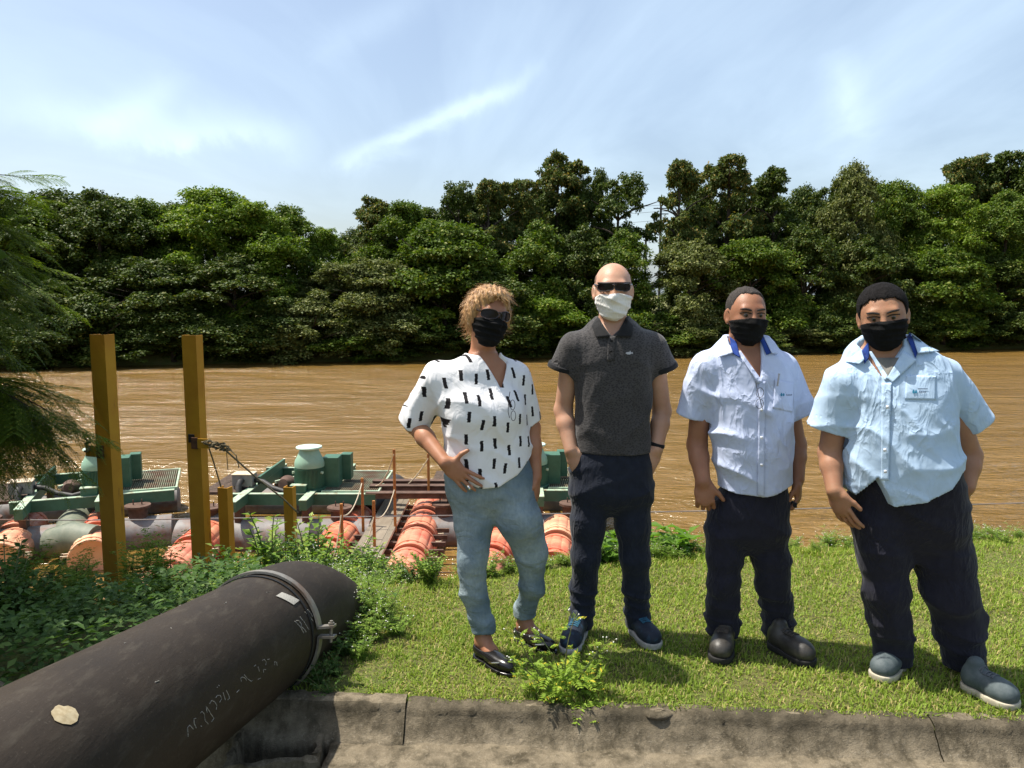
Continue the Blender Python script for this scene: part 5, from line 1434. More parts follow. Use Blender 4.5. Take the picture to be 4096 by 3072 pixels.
    qp([(3052, 1342), (3075, 1348), (3112, 1415), (3088, 1414)], lambda u, w: 0.010 + 0.008 * w, 'collar', M_BLUE)
    qp([(2948, 1402), (2962, 1402), (3050, 1525), (3032, 1535)], 0.007, 'front_edge', M_BLUE, nu=5, nv=16)
    qp([(3036, 1530), (3062, 1526), (3056, 1985), (3030, 1985)], 0.005, 'placket', M_BLUE, nu=5, nv=40)
    for y in (1640, 1750, 1860): qp([(3042, y - 5), (3052, y - 5), (3052, y + 5), (3042, y + 5)], 0.010, 'button', mat('shirt_button', (0.7, 0.72, 0.75), rough=0.3), nu=3, nv=3)
    qp([(3100, 1518), (3178, 1532), (3172, 1650), (3092, 1632)], 0.0025, 'pocket', M_BLUE, nu=14, nv=16)
    logo(sv, 3148, 1578, Y - 0.13, 0.055, root, P)
    eyes(body, hc, R, s, wide, root, P, M_EYE, M_IRIS, M_BROW)
    mask(hc, R, s, wide, M_BLACK, root, P, -0.012, seed=9)
    short_hair(hc, R, s, wide, M_HAIRG, root, P, 0.098, -0.015, 5, 0.004)
    tv = Vol(A3([lo[0], lo[1], 0.03]), A3([hi[0], hi[1], 1.0]), HT)
    tv.loft(rows([(1880, 2885, 3150, .125), (1955, 2884, 3150, .128), (2050, 2822, 3158, .132), (2120, 2822, 3158, .122), (2160, 2840, 3140, .095), (2215, 2900, 3080, .04)], Y, -0.2), -0.2); tv.rs = 0.94
    tv.chain([J(2908, 2130, Y), J(2897, 2230, Y), J(2894, 2320, Y), J(2892, 2410, Y + .02), J(2892, 2525, Y + .05)], [0.095, 0.083, 0.074, 0.078, 0.082], 0.03)
    tv.chain([J(3072, 2130, Y), J(3082, 2230, Y), J(3090, 2320, Y), J(3106, 2410, Y + .03), J(3115, 2535, Y + .06)], [0.095, 0.086, 0.078, 0.076, 0.078], 0.03)
    tv.cut_near(J(2892, 2528, Y + .05), (0.15, 0, -1), 0.12); tv.cut_near(J(3115, 2542, Y + .06), (0, 0, -1), 0.12)
    tv.wrinkle([((0.15, 0, 1), 0.07, 0.011, 1.6, 61, ((0.6, 3, 0.02), (1.5, 3.9, 0.25))), ((0.5, 0, 1), 0.18, 0.010, 1.6, 62), ((-0.6, 0.1, 1), 0.21, 0.008, 1.6, 63)])
    vol_obj(tv, 'trousers', M_NAVY, root, P)
    M_BOOT = mat('worn_black_leather', (0.022, 0.020, 0.018), (0.055, 0.050, 0.042), rough=0.45, scale=16, bump=0.4, bscale=120, bdist=0.002)
    shoes_pair(root, P, M_BOOT, mat('black_rubber_sole', (0.015, 0.014, 0.013), rough=0.8), [(2902, 2560, 2876, 2650, 0.108, 0.11, 0.072, {}), (3082, 2572, 3246, 2660, 0.108, 0.11, 0.072, {})], lace=mat('brown_lace', (0.06, 0.05, 0.04), rough=0.9))
    MB().tube([tuple(p - A3(root)) for p in (J(3110, 1545, Y - 0.165), J(3117, 1494, Y - 0.165))], 0.0045, 8).build('pen', mat('pen_steel', (0.3, 0.3, 0.33), rough=0.3, metal=0.8), P, smooth=True)
    p = aR[2] + A3([-0.03, -0.045, -0.105])
    MB().box((0, 0, 0), (0.012, 0.05, 0.022)).build('key_fob', M_POLOBLK, None, label='small dark object held in the third man\'s hanging hand by the river side', cat='key fob', bevel=0.003).location = tuple(p)
    g0 = J(3040, 1570, Y - 0.185)
    eg = empty('eyeglasses', tuple(g0), 'thin rimmed eyeglasses hanging from the third man\'s shirt front', 'eyeglasses')
    for k_, z in ((0, 0.0), (1, -0.047)):
        MB().tube([(-0.002 + 0.016 * math.cos(a), -0.006, z + 0.021 * math.sin(a)) for a in np.linspace(0, 2 * math.pi, 18)], 0.0012, 5, cap=False).build('rim', M_FRAME, eg)
    MB().tube([(-0.014, 0.02, 0.045), (-0.010, -0.002, 0.0), (0.0, -0.004, -0.03), (0.012, -0.004, -0.07)], 0.0016, 5).build('temple', M_FRAME, eg)

# =============================== fourth man, broad, pale blue uniform shirt
def build_fourth_man():
    Y = 3.25
    root, P = person(Y, 3660, 'broad man in a pale blue uniform shirt open at the hem, farthest right')
    lo = A3([1.10, 2.72, -0.005]); hi = A3([2.10, 3.62, 1.74])
    hc = J(3532, 1266, Y - 0.01); R = frame(-0.40, 0.14, 0.13); s = 1.04; wide = 1.09
    body = Vol(lo, hi, HB)
    trow = rows([(1350, 3466, 3632, .055), (1385, 3425, 3715, .075), (1425, 3378, 3772, .10), (1480, 3342, 3800, .122), (1550, 3340, 3812, .142, -.01), (1620, 3352, 3822, .150, -.02), (1720, 3360, 3828, .162, -.025), (1820, 3356, 3840, .170, -.03), (1900, 3354, 3852, .168, -.03), (2050, 3368, 3850, .160, -.03)], Y, -0.40)
    body.loft(trow, -0.40, off=-0.013, slim=True); head(body, hc, R, s, wide, 1.02)
    body.cone(hc + R @ A3([0, -0.02, -0.06]), J(3540, 1410, Y + 0.02), 0.064, 0.074, 0.03)
    body.cone(J(3460, 1422, Y + .02), J(3630, 1422, Y + .02), 0.040, 0.040, 0.05)
    aL = [J(3368, 1532, Y), J(3320, 1810, Y + 0.03), J(3338, 1962, Y - 0.07)]; aR = [J(3770, 1502, Y + 0.02), J(3880, 1825, Y + 0.04), J(3868, 1948, Y - 0.03)]
    body.rs = 0.90
    for a in (aL, aR):
        body.chain(a[:2], [0.062, 0.052]); body.chain([a[1], a[1] * 0.65 + a[2] * 0.35, a[2]], [0.051, 0.049, 0.036])
    body.rs = 1.0
    hand(body, aL[2], (0.36, -0.12, -0.92), (-0.75, -0.6, -0.2), (0.5, -0.9, 0.2), curls=[(0.2, 0.25), (0.25, 0.3), (0.3, 0.3), (0.35, 0.35)], sc=1.08, thumb=(0.8, 0.45, -0.3))
    hand(body, aR[2], (-0.35, -0.08, -0.93), (0.5, -0.85, 0), (-0.6, -0.6, 0), 0.3, 0.3, sc=1.05)
    body.chain([J(3510, 2080, Y), J(3545, 2350, Y), J(3570, 2640, Y + 0.03)], [0.09, 0.06, 0.042]); body.chain([J(3760, 2080, Y), J(3800, 2350, Y), J(3868, 2690, Y)], [0.09, 0.06, 0.042])
    vol_obj(body, 'body', SK_4, root, P)
    sv = Vol(lo + A3([0, 0, 0.6]), hi, HS)
    sv.rs = 0.91; sv.loft(trow, -0.40, off=0.006, n=2.35)
    sv.cone(J(3450, 1408, Y + .02), J(3640, 1408, Y + .02), 0.058, 0.058, 0.05)
    for a, end in ((aL, (3300, 1710)), (aR, (3906, 1697))):
        e = J(*end, Y + 0.04); sh = a[0]; d = nrm(e - sh)
        sv.conecut(sh, e + d * 0.03, 0.084, 0.084, e, e - sh, 0.05)
        sv.cone(e + d * 0.02, e - d * 0.05, 0.071, 0.070, 0.003, 's')
    sv.wrinkle([((0.5, 0, 1), 0.13, 0.010, 1.8, 71, ((1.2, 2.7, 0.75), (1.62, 3.4, 1.2))), ((-0.35, 0.1, 1), 0.15, 0.010, 1.8, 72, ((1.55, 2.7, 0.7), (2.0, 3.4, 1.1))), ((0.9, 0, 0.4), 0.12, 0.005, 1.8, 73), ((0.2, 0, 1), 0.08, 0.006, 1.6, 74, ((1.2, 2.7, 0.62), (2.0, 3.4, 0.85))), ((1, 0, 0.2), 0.09, 0.006, 1.4, 75, ((1.75, 2.9, 1.05), (2.1, 3.6, 1.35)))])
    for a, end in ((aL, (3300, 1710)), (aR, (3906, 1697))):
        e = J(*end, Y + 0.04); sv.cut_near(e + nrm(e - a[0]) * 0.001, e - a[0], 0.115)
    hxp = [(3200, 1860), (3355, 1892), (3420, 1968), (3482, 2014), (3534, 1922), (3540, 1922), (3592, 2038), (3700, 2008), (3800, 1955), (3858, 1902), (4000, 1860)]
    hx = A3([J(x, y, Y - 0.2)[0] for x, y in hxp]); hz = A3([J(x, y, Y - 0.2)[2] for x, y in hxp])
    sv.cutf(lambda X, Yy, Z: np.interp(X, hx, hz) - Z + 0 * Yy)
    a_, b_, c_ = J(3470, 1385, Y - .1), J(3625, 1385, Y - .1), J(3552, 1515, Y - 0.15)
    def vn(X, Yy, Z):
        tt = np.clip((a_[2] - Z) / (a_[2] - c_[2]), 0, 1)
        return np.maximum(np.maximum(np.maximum(a_[0] + (c_[0] - a_[0]) * tt - X, X - (b_[0] + (c_[0] - b_[0]) * tt)), c_[2] - Z), Yy - Y)
    sv.put(vn, A3([a_[0], Y - 0.25, c_[2]]), A3([b_[0], Y, a_[2] + 0.05]), 0.004, 's')
    sv.cone(J(3545, 1415, Y + 0.015), J(3542, 1310, Y), 0.080, 0.083, 0.004, 's')
    vol_obj(sv, 'uniform_shirt', M_BLUE2, root, P)
    both = union_on(body, sv)
    qp = lambda q, off, nm, m, **k: quad_patch(both, q, Y - 0.14, off, nm, m, root, P, **k)
    M_GREYT = cloth('grey_undershirt', (0.16, 0.155, 0.14), (0.19, 0.185, 0.17), crease=0.3)
    qp([(3490, 1430), (3605, 1430), (3556, 1512), (3548, 1512)], 0.003, 'undershirt', M_GREYT)
    qp([(3446, 1404), (3476, 1362), (3476, 1432), (3458, 1458)], 0.010, 'collar_facing', M_ROYAL)
    qp([(3626, 1345), (3640, 1330), (3674, 1402), (3662, 1434)], 0.010, 'collar_facing', M_ROYAL)
    qp([(3378, 1446), (3446, 1398), (3458, 1438), (3440, 1456)], lambda u, w: 0.008 + 0.014 * w, 'collar', M_BLUE2)
    qp([(3644, 1332), (3712, 1384), (3758, 1404), (3672, 1414)], lambda u, w: 0.008 + 0.012 * w, 'collar', M_BLUE2)
    qp([(3472, 1404), (3486, 1404), (3556, 1512), (3540, 1524)], 0.007, 'lapel', M_BLUE2, nu=5, nv=16)
    qp([(3612, 1404), (3668, 1440), (3570, 1530), (3548, 1512)], 0.009, 'lapel', M_BLUE2, nu=8, nv=16)
    qp([(3526, 1530), (3566, 1530), (3556, 1920), (3524, 1920)], 0.005, 'placket', M_BLUE2, nu=6, nv=40)
    for x, y in ((3550, 1628), (3540, 1800), (3542, 1886)): qp([(x - 6, y - 6), (x + 6, y - 6), (x + 6, y + 6), (x - 6, y + 6)], 0.010, 'button', mat('shirt_button', (0.7, 0.72, 0.75), rough=0.3), nu=3, nv=3)
    qp([(3625, 1500), (3745, 1504), (3742, 1600), (3620, 1598)], 0.0010, 'pocket', M_BLUE2, nu=16, nv=12)
    logo(sv, 3680, 1566, Y - 0.15, 0.060, root, P)
    eyes(body, hc, R, s, wide, root, P, M_EYE, M_IRIS, M_BROW)
    mask(hc, R, s, wide, M_BLACK, root, P, -0.006, seed=12, slant=-0.03)
    short_hair(hc, R, s, wide, M_HAIRB, root, P, 0.080, 0.0, 6, 0.009)
    tv = Vol(A3([lo[0], lo[1], 0.03]), A3([hi[0], hi[1], 1.05]), HT)
    tv.loft(rows([(1790, 3378, 3832, .150, -.02), (1860, 3376, 3838, .152, -.02), (1950, 3380, 3868, .152, -.02), (2060, 3388, 3884, .150), (2130, 3402, 3878, .125), (2240, 3490, 3790, .045)], Y, -0.40), -0.40); tv.rs = 0.90
    tv.chain([J(3515, 2090, Y), J(3530, 2230, Y), J(3545, 2360, Y), J(3558, 2480, Y + .02), J(3575, 2645, Y + .04)], [0.127, 0.108, 0.099, 0.094, 0.088], 0.03)
    tv.chain([J(3758, 2090, Y), J(3775, 2230, Y - .01), J(3800, 2360, Y - .02), J(3835, 2500, Y - .01), J(3868, 2700, Y)], [0.127, 0.124, 0.120, 0.108, 0.090], 0.03)
    tv.cut_near(J(3575, 2652, Y + .04), (0, 0, -1), 0.13); tv.cut_near(J(3868, 2706, Y), (0, 0, -1), 0.13)
    tv.wrinkle([((0.1, 0, 1), 0.08, 0.010, 1.6, 81, ((1.1, 2.6, 0.02), (2.1, 3.7, 0.22))), ((0.45, 0, 1), 0.22, 0.011, 1.6, 82), ((-0.1, 0, 1), 0.10, 0.006, 1.4, 83, ((1.1, 2.6, 0.55), (2.1, 3.7, 0.85))), ((-0.7, 0, 1), 0.24, 0.010, 1.6, 84, ((1.5, 2.6, 0.0), (2.1, 3.7, 0.5)))])
    vol_obj(tv, 'trousers', M_NAVY, root, P)
    M_TR = mat('grey_teal_trainer', (0.055, 0.075, 0.08), (0.09, 0.11, 0.115), rough=0.7, scale=24, bump=0.4, bscale=300, bdist=0.002)
    shoes_pair(root, P, M_TR, mat('cream_sole', (0.50, 0.45, 0.34), (0.36, 0.32, 0.24), rough=0.8, scale=18), [(3600, 2646, 3512, 2718, 0.110, 0.105, 0.066, {}), (3852, 2736, 4064, 2832, 0.112, 0.105, 0.066, {})], lace=mat('grey_lace', (0.10, 0.11, 0.12), rough=0.9))

build_woman(); build_polo_man(); build_third_man(); build_fourth_man()
# ------------------------------------------------------------------ big black pipe
PR = 0.25
PC = np.array([-1.066, 3.205, 0.195])
_az, _el = math.radians(7.5), math.radians(-8.0)
PD = np.array([math.sin(_az) * math.cos(_el), math.cos(_az) * math.cos(_el), math.sin(_el)])
PU = nrm(np.cross(PD, [0, 0, 1])); PW = np.cross(PU, PD)         # right, up around the pipe
t = NT('black_polyethylene'); v = t.coord('Position')
a = t.noise(v, 4, 7, 0.6); b = t.noise(t.map(v, (1, 0.25, 1)), 26, 6, 0.7); d = t.noise(v, 130, 3, 0.6)
c = t.mix(t.ramp(a, 0.3, 0.7), (0.020, 0.0145, 0.010), (0.034, 0.0245, 0.016))
c = t.mix(t.math('MULTIPLY', t.ramp(b, 0.52, 0.75), 0.55), c, (0.075, 0.064, 0.048))
c = t.mix(t.math('MULTIPLY', t.ramp(d, 0.62, 0.78), 0.35), c, (0.14, 0.12, 0.095))
t.bsdf(c, t.math('MULTIPLY_ADD', b, 0.2, 0.55), 0, 0.25, t.bump(t.math('ADD', t.math('MULTIPLY', a, 2.0), b), 0.25, 0.01)); M_PIPE = t.m
pipe = empty('water_pipe', tuple(PC - np.array([0, 0, PR])), 'thick black polyethylene pipe crossing the kerb and diving over the bank', 'pipe')
pr0 = np.array(pipe.location)
pts = [PC + PD * s_ for s_ in np.linspace(-4.6, 0.22, 26)]
p = pts[-1].copy(); d = PD.copy()
for i in range(16):
    d = nrm(d + np.array([0.012, 0.0, -0.085])); p = p + d * 0.075; pts.append(p.copy())
for i in range(8):
    p = p + d * 0.15; pts.append(p.copy())
MB().tube([tuple(q - pr0) for q in pts], PR, 64, cap=True).build('pipe_wall', M_PIPE, pipe, smooth=True)
M_STRAP = mat('galvanised_strap', (0.30, 0.28, 0.24), (0.20, 0.18, 0.15), rough=0.45, scale=14, metal=0.5, col3=(0.17, 0.10, 0.06), scale3=6)
M_CHALK = mat('chalk', (0.36, 0.34, 0.30), (0.14, 0.13, 0.11), rough=0.95, scale=160, lo=0.45, hi=0.6)
def on_pipe(px, py, off=0.0):
    """hit of a viewing ray with the straight part, as axial position, angle and point"""
    o = np.array([0, 0, H]) - PC; r_ = nrm(ray(px, py))
    A_ = r_ - PD * r_.dot(PD); O_ = o - PD * o.dot(PD)
    qa, qb, qc = A_.dot(A_), 2 * A_.dot(O_), O_.dot(O_) - PR ** 2
    disc = qb * qb - 4 * qa * qc
    k = (-qb - math.sqrt(max(disc, 0))) / (2 * qa)
    P_ = o + r_ * k
    s_ = P_.dot(PD); n_ = nrm(P_ - PD * s_)
    return s_, math.atan2(n_.dot(PW), n_.dot(PU))
def pipe_pt(s_, ang, off=0.0):
    return PC + PD * s_ + (PU * math.cos(ang) + PW * math.sin(ang)) * (PR + off) - pr0
# strap: two half bands with lugs and a bolt
def band(a0, a1, s0, wdt=0.036, th=0.010, off=0.006, n=40):
    vs = []; fs = []
    for i in range(n + 1):
        an = a0 + (a1 - a0) * i / n
        for ds, r_ in ((-wdt / 2, off), (wdt / 2, off), (wdt / 2, off + th), (-wdt / 2, off + th)):
            vs.append(pipe_pt(s0 + ds, an, r_))
    for i in range(n):
        for k in range(4):
            fs.append((i * 4 + k, i * 4 + (k + 1) % 4, i * 4 + 4 + (k + 1) % 4, i * 4 + 4 + k))
    fs += [(3, 2, 1, 0), tuple(n * 4 + k for k in range(4))]
    return MB().add(vs, fs)
A0 = 0.16
band(A0, math.pi - 0.1, 0.0).build('strap_band', M_STRAP, pipe, smooth=True)
band(-0.9, A0 - 0.15, 0.0).build('strap_band', M_STRAP, pipe, smooth=True)
for an in (A0, A0 - 0.15):
    e = pipe_pt(0, an, 0.008); out = PU * 0.95 + PW * (0.12 if an == A0 else 0.05)
    vs = []
    for k in (0, 1):
        for ds, dz in ((-0.018, -0.005), (0.018, -0.005), (0.018, 0.005), (-0.018, 0.005)):
            vs.append(e + out * (0.075 * k) + PD * ds + PW * dz)
    MB().add(vs, [(0, 1, 2, 3), (7, 6, 5, 4), (0, 4, 5, 1), (1, 5, 6, 2), (2, 6, 7, 3), (3, 7, 4, 0)]).build('strap_lug', M_STRAP, pipe)
e = pipe_pt(0, A0, 0.008) + PU * 0.055
MB().tube([tuple(e - PW * 0.06), tuple(e + PW * 0.03)], 0.007, 8).build('bolt', M_STRAP, pipe, smooth=True)
MB().tube([tuple(e + PW * 0.010), tuple(e + PW * 0.022)], 0.013, 6).build('nut', M_STRAP, pipe)
# dark gasket band just before the strap
band(-0.9, math.pi - 0.1, -0.055, 0.012, 0.004, 0.0015).build('gasket', mat('black_rubber', (0.010, 0.010, 0.010), rough=0.7), pipe, smooth=True)
# label
cr2 = lambda x, y: ((1060 + .1568 * x) / 4, (2340 + .1568 * y) / 4)
cr1 = lambda x, y: ((720 + .229 * x) / 4, (2580 + .229 * y) / 4)
lab = [on_pipe(*cr2(x, y)) for x, y in ((270, 290), (720, 515), (870, 400), (420, 195))]
vs = []; fs = []
for i in range(9):
    for j in range(5):
        u, w = i / 8, j / 4
        s_ = lab[0][0] * (1 - u) * (1 - w) + lab[1][0] * u * (1 - w) + lab[2][0] * u * w + lab[3][0] * (1 - u) * w
        an = lab[0][1] * (1 - u) * (1 - w) + lab[1][1] * u * (1 - w) + lab[2][1] * u * w + lab[3][1] * (1 - u) * w
        vs.append(pipe_pt(s_, an, 0.003))
for i in range(8):
    for j in range(4): fs.append((i * 5 + j, (i + 1) * 5 + j, (i + 1) * 5 + j + 1, i * 5 + j + 1))
MB().add(vs, fs).build('label_sticker', mat('label_paper', (0.42, 0.40, 0.35), (0.16, 0.15, 0.13), rough=0.8, scale=120, lo=0.55, hi=0.68), pipe)
# chalk handwriting
S1 = [[(140, 1600), (130, 1440), (170, 1400), (230, 1470)], [(280, 1280), (240, 1290), (245, 1370), (280, 1450)], [(362, 1412), (374, 1420)], [(355, 1190), (380, 1160), (420, 1200), (435, 1320), (490, 1380)], [(470, 1180), (452, 1070), (500, 1140), (540, 1210), (590, 1280), (550, 1340)], [(515, 1025), (550, 970), (600, 990), (640, 1050), (630, 1130)], [(625, 920), (650, 880), (700, 880), (725, 940), (690, 1000)], [(750, 830), (790, 960)], [(805, 790), (850, 880), (860, 930), (830, 960)], [(985, 830), (1030, 785)], [(1070, 640), (1055, 580), (1090, 560), (1140, 580), (1160, 620)], [(1120, 520), (1180, 590), (1240, 635), (1260, 620)], [(1290, 375), (1320, 350)], [(1360, 380), (1385, 460)], [(1435, 270), (1470, 250), (1505, 300), (1495, 350)], [(1525, 252), (1560, 245)], [(1360, 600), (1410, 575)], [(1460, 480), (1455, 425), (1500, 430)], [(1650, 350), (1650, 290), (1685, 300), (1695, 360)], [(645, 740), (655, 735)], [(672, 700), (685, 715)]]
S2 = [[(760, 925), (900, 1070), (990, 1230)], [(800, 905), (860, 910), (925, 1000), (920, 1060)], [(930, 1070), (1010, 1140), (1045, 1200)], [(890, 815), (990, 940), (1115, 1140)], [(1015, 690), (1130, 800), (1220, 915)], [(1085, 630), (1160, 710), (1210, 805)], [(1240, 670), (1285, 740)]]
for fn_, SS, rr in ((cr1, S1, 0.0012), (cr2, S2, 0.0019)):
    for st in SS:
        q = []
        for (x0, y0), (x1, y1) in zip(st[:-1], st[1:]):
            for f_ in (0, 0.34, 0.67): q.append((x0 + (x1 - x0) * f_, y0 + (y1 - y0) * f_))
        q.append(st[-1])
        MB().tube([tuple(pipe_pt(*on_pipe(*fn_(x, y)), 0.0004)) for x, y in q], rr, 5).build('chalk_stroke', M_CHALK, pipe)
# cream paint spot
s0_, a0_ = on_pipe(65, 715)
rgp = np.random.default_rng(2)
ang_ = np.linspace(0, 2 * math.pi, 21)[:-1]; rad_ = 0.031 + rgp.normal(size=20) * 0.0018
vs = [pipe_pt(s0_, a0_, 0.0026)] + [pipe_pt(s0_ + 1.15 * rad_[k] * math.cos(ang_[k]), a0_ + rad_[k] * math.sin(ang_[k]) / PR, 0.0022) for k in range(20)]
MB().add(vs, [(0, 1 + k, 1 + (k + 1) % 20) for k in range(20)]).build('paint_spot', mat('cream_spot', (0.42, 0.35, 0.22), (0.33, 0.26, 0.15), rough=0.9, scale=60), pipe)
# scratches and droppings
for k in range(7):
    px, py = rgp.uniform(20, 300), 0
    s_ = rgp.uniform(-1.2, 0.0); an = rgp.uniform(0.4, 2.2)
    ln = rgp.uniform(0.004, 0.02)
    MB().tube([tuple(pipe_pt(s_ + ln * u_, an + rgp.normal() * 0.01, 0.0005)) for u_ in (0, 0.5, 1)], rgp.uniform(0.0008, 0.0018), 5).build('scuff', M_CHALK, pipe)

# ------------------------------------------------------------------ yellow posts
t = NT('yellow_paint_worn'); v = t.coord('Object')
c = t.mix(t.ramp(t.noise(v, 3, 7, 0.65), 0.35, 0.7), (0.46, 0.235, 0.016), (0.38, 0.165, 0.012))
c = t.mix(t.ramp(t.noise(t.map(v, (1, 1, 0.2)), 11, 8, 0.7), 0.60, 0.72), c, (0.12, 0.055, 0.018))
c = t.mix(t.ramp(t.noise(v, 30, 5, 0.7), 0.68, 0.76), c, (0.035, 0.024, 0.014))
t.bsdf(c, 0.6, 0, 0.3, t.bump(t.noise(v, 70, 4), 0.25, 0.004)); M_YEL = t.m
M_RUST = mat('rust', (0.11, 0.045, 0.02), (0.05, 0.025, 0.014), rough=0.9, scale=18, bump=0.5, bscale=60)
M_WIRE = mat('old_rope', (0.10, 0.075, 0.04), (0.20, 0.16, 0.09), rough=0.9, scale=60)
M_PALEROPE = mat('pale_rope', (0.45, 0.38, 0.27), rough=0.9)
def channel(name, x, y, zb, zt, w, dp, rz, label):
    th = 0.009; h_ = zt - zb
    root = empty(name, (x, y, zb), label, 'post', 'yellow posts on the bank', rz)
    prof = [(-w / 2, 0), (w / 2, 0), (w / 2, dp), (w / 2 - th, dp), (w / 2 - th, th), (-w / 2 + th, th), (-w / 2 + th, dp), (-w / 2, dp)]
    vs = [(a_, b_, 0) for a_, b_ in prof] + [(a_, b_, h_) for a_, b_ in prof]
    fs = [(k, (k + 1) % 8, 8 + (k + 1) % 8, 8 + k) for k in range(8)]
    for z_ in (0, 8):
        for q in ((0, 1, 4, 5), (1, 2, 3, 4), (0, 5, 6, 7)):
            fs.append(tuple(z_ + k for k in (q if z_ else reversed(q))))
    MB().add(vs, fs).build('steel_channel', M_YEL, root)
    return root, h_
YG = lambda x, y: float(ground_z(np.array(x), np.array(y))) - 0.25
pL, hL = channel('yellow_post', -3.16, 6.0, YG(-3.16, 6.0), 1.325, 0.140, 0.10, -0.30, 'tall yellow steel post nearest the left edge of the picture')
pR, hR = channel('yellow_post', -2.83, 6.9, YG(-2.83, 6.9), 1.275, 0.140, 0.10, -0.22, 'second tall yellow steel post, with rope tied to its right side')
p3_, h3 = channel('yellow_post', -2.63, 7.0, YG(-2.63, 7.0), -0.115, 0.100, 0.085, -0.25, 'short yellow post standing just right of the second tall post')
p4_, h4 = channel('yellow_post', -2.035, 7.0, YG(-2.035, 7.0), -0.11, 0.088, 0.075, -0.15, 'short yellow post among the weeds farther right, in front of the pump')
for root, hz, sx in ((pL, 0.86 + 0, -1), (pR, 0.90, 1)):
    zz_ = 0.42 - root.location.z if root is pL else 0.32 - root.location.z
    MB().box((sx * 0.10, -0.012, zz_), (0.115, 0.012, 0.085)).build('bracket', M_YEL, root)
    MB().box((sx * 0.02, -0.014, zz_ + 0.0), (0.06, 0.014, 0.10)).build('weld_plate', M_RUST, root)
    MB().tube([(sx * 0.13, -0.03, zz_ + 0.01), (sx * 0.13, 0.03, zz_ + 0.01)], 0.014, 10).build('bolt', mat('steel_bolt', (0.5, 0.48, 0.44), rough=0.4, metal=0.8), root)
MB().box((-0.015, -0.006, 0.36 - pR.location.z), (0.06, 0.006, 0.075)).build('scorch_patch', mat('burnt_paint', (0.02, 0.016, 0.012), rough=0.9), pR)
def rope(name, pts, r, m, label, cat='rope', sag=0.0, group=None):
    P_ = [np.array(q, float) for q in pts]; out = []
    for a_, b_ in zip(P_[:-1], P_[1:]):
        for f_ in np.linspace(0, 1, 12)[:-1]:
            q = a_ + (b_ - a_) * f_; q = q - np.array([0, 0, sag * 4 * f_ * (1 - f_)]); out.append(q)
    out.append(P_[-1]); o0 = out[0]
    ob = MB().tube([tuple(q - o0) for q in out], r, 6).build(name, m, None, smooth=True, label=label, cat=cat, group=group)
    ob.location = tuple(o0); return ob
kn = np.array([-2.70, 6.85, 0.33])
rope('rope', [kn + [0.1, 0, 0], onY(256, 477.5, 6.9), onY(283, 498.5, 6.95), onY(298, 513, 7.0)], 0.008, M_WIRE, 'brown rope running from the second tall post down right into the weeds')
rope('rope', [kn + [0.01, 0, 0], onY(213, 460, 6.9), onY(221, 487, 7.0)], 0.007, M_WIRE, 'brown rope hanging from the second tall post to the short post below it')
rope('rope', [kn + [0.16, 0, -0.02], onY(236, 455, 6.8), onY(239, 468, 6.8)], 0.005, M_WIRE, 'frayed rope end dangling right of the second tall post')
rope('rope', [kn + [0.14, 0, -0.02], onY(214 + 12, 445, 6.8), onY(214 + 14, 470, 6.8)], 0.004, M_WIRE, 'thin loose rope end hanging below the rope knot')
rk = np.random.default_rng(4); knp = []
for k in range(40):
    tt = k / 40; knp.append((0.20 * tt + 0.035 * math.sin(k * 2.1), 0.03 * math.cos(k * 1.7), -0.05 * tt + 0.03 * math.sin(k * 1.3)))
ob = MB().tube(knp, 0.009, 6).build('rope_knot', M_WIRE, None, label='tangled rope knot tied to the bracket of the second tall post', cat='rope'); ob.location = tuple(kn)
knp = [(0.02 * math.sin(k * 2.0), 0.02 * math.cos(k * 1.4), -0.009 * k + 0.02 * math.sin(k)) for k in range(14)]
ob = MB().tube(knp, 0.008, 6).build('rope_knot', M_WIRE, None, label='small rope knot hanging at the left tall post\'s bracket', cat='rope'); ob.location = tuple(onY(86.5, 436, 5.95))

# ------------------------------------------------------------------ pump pontoons
t = NT('green_machine_paint'); v = t.coord('Object')
c = t.mix(t.ramp(t.noise(v, 4, 7, 0.65), 0.35, 0.7), (0.040, 0.110, 0.066), (0.060, 0.150, 0.095))
c = t.mix(t.ramp(t.noise(v, 9, 8, 0.7), 0.63, 0.72), c, (0.10, 0.055, 0.03))
t.bsdf(c, 0.5, 0, 0.4); M_GRN = t.m
M_GRNL = mat('pale_green_paint', (0.30, 0.42, 0.30), (0.38, 0.46, 0.33), rough=0.6, scale=5, col3=(0.22, 0.15, 0.08), scale3=7)
M_GREY = mat('grey_steel_tube', (0.15, 0.14, 0.135), (0.21, 0.195, 0.185), rough=0.6, scale=4, col3=(0.17, 0.085, 0.055), scale3=2.2)
M_BROWN = mat('rusty_plate', (0.075, 0.042, 0.028), (0.12, 0.07, 0.05), rough=0.85, scale=8)
M_GRATE = mat('rusty_green_grating', (0.16, 0.17, 0.11), (0.12, 0.065, 0.035), rough=0.8, scale=2.2, lo=0.42, hi=0.6)
M_DEBRIS = mat('debris', (0.10, 0.065, 0.045), (0.05, 0.035, 0.025), rough=0.95, scale=24, bump=1.0, bscale=30, bdist=0.03)
M_HOSE = mat('black_hose', (0.02, 0.019, 0.018), (0.04, 0.037, 0.034), rough=0.6, scale=20)
M_BOX = mat('grey_junction_box', (0.19, 0.19, 0.18), (0.25, 0.24, 0.22), rough=0.6, scale=8)
M_BOXTOP = mat('pale_box_lid', (0.55, 0.45, 0.32), (0.46, 0.36, 0.25), rough=0.7, scale=8)  # lid paler and warmer than the box sides
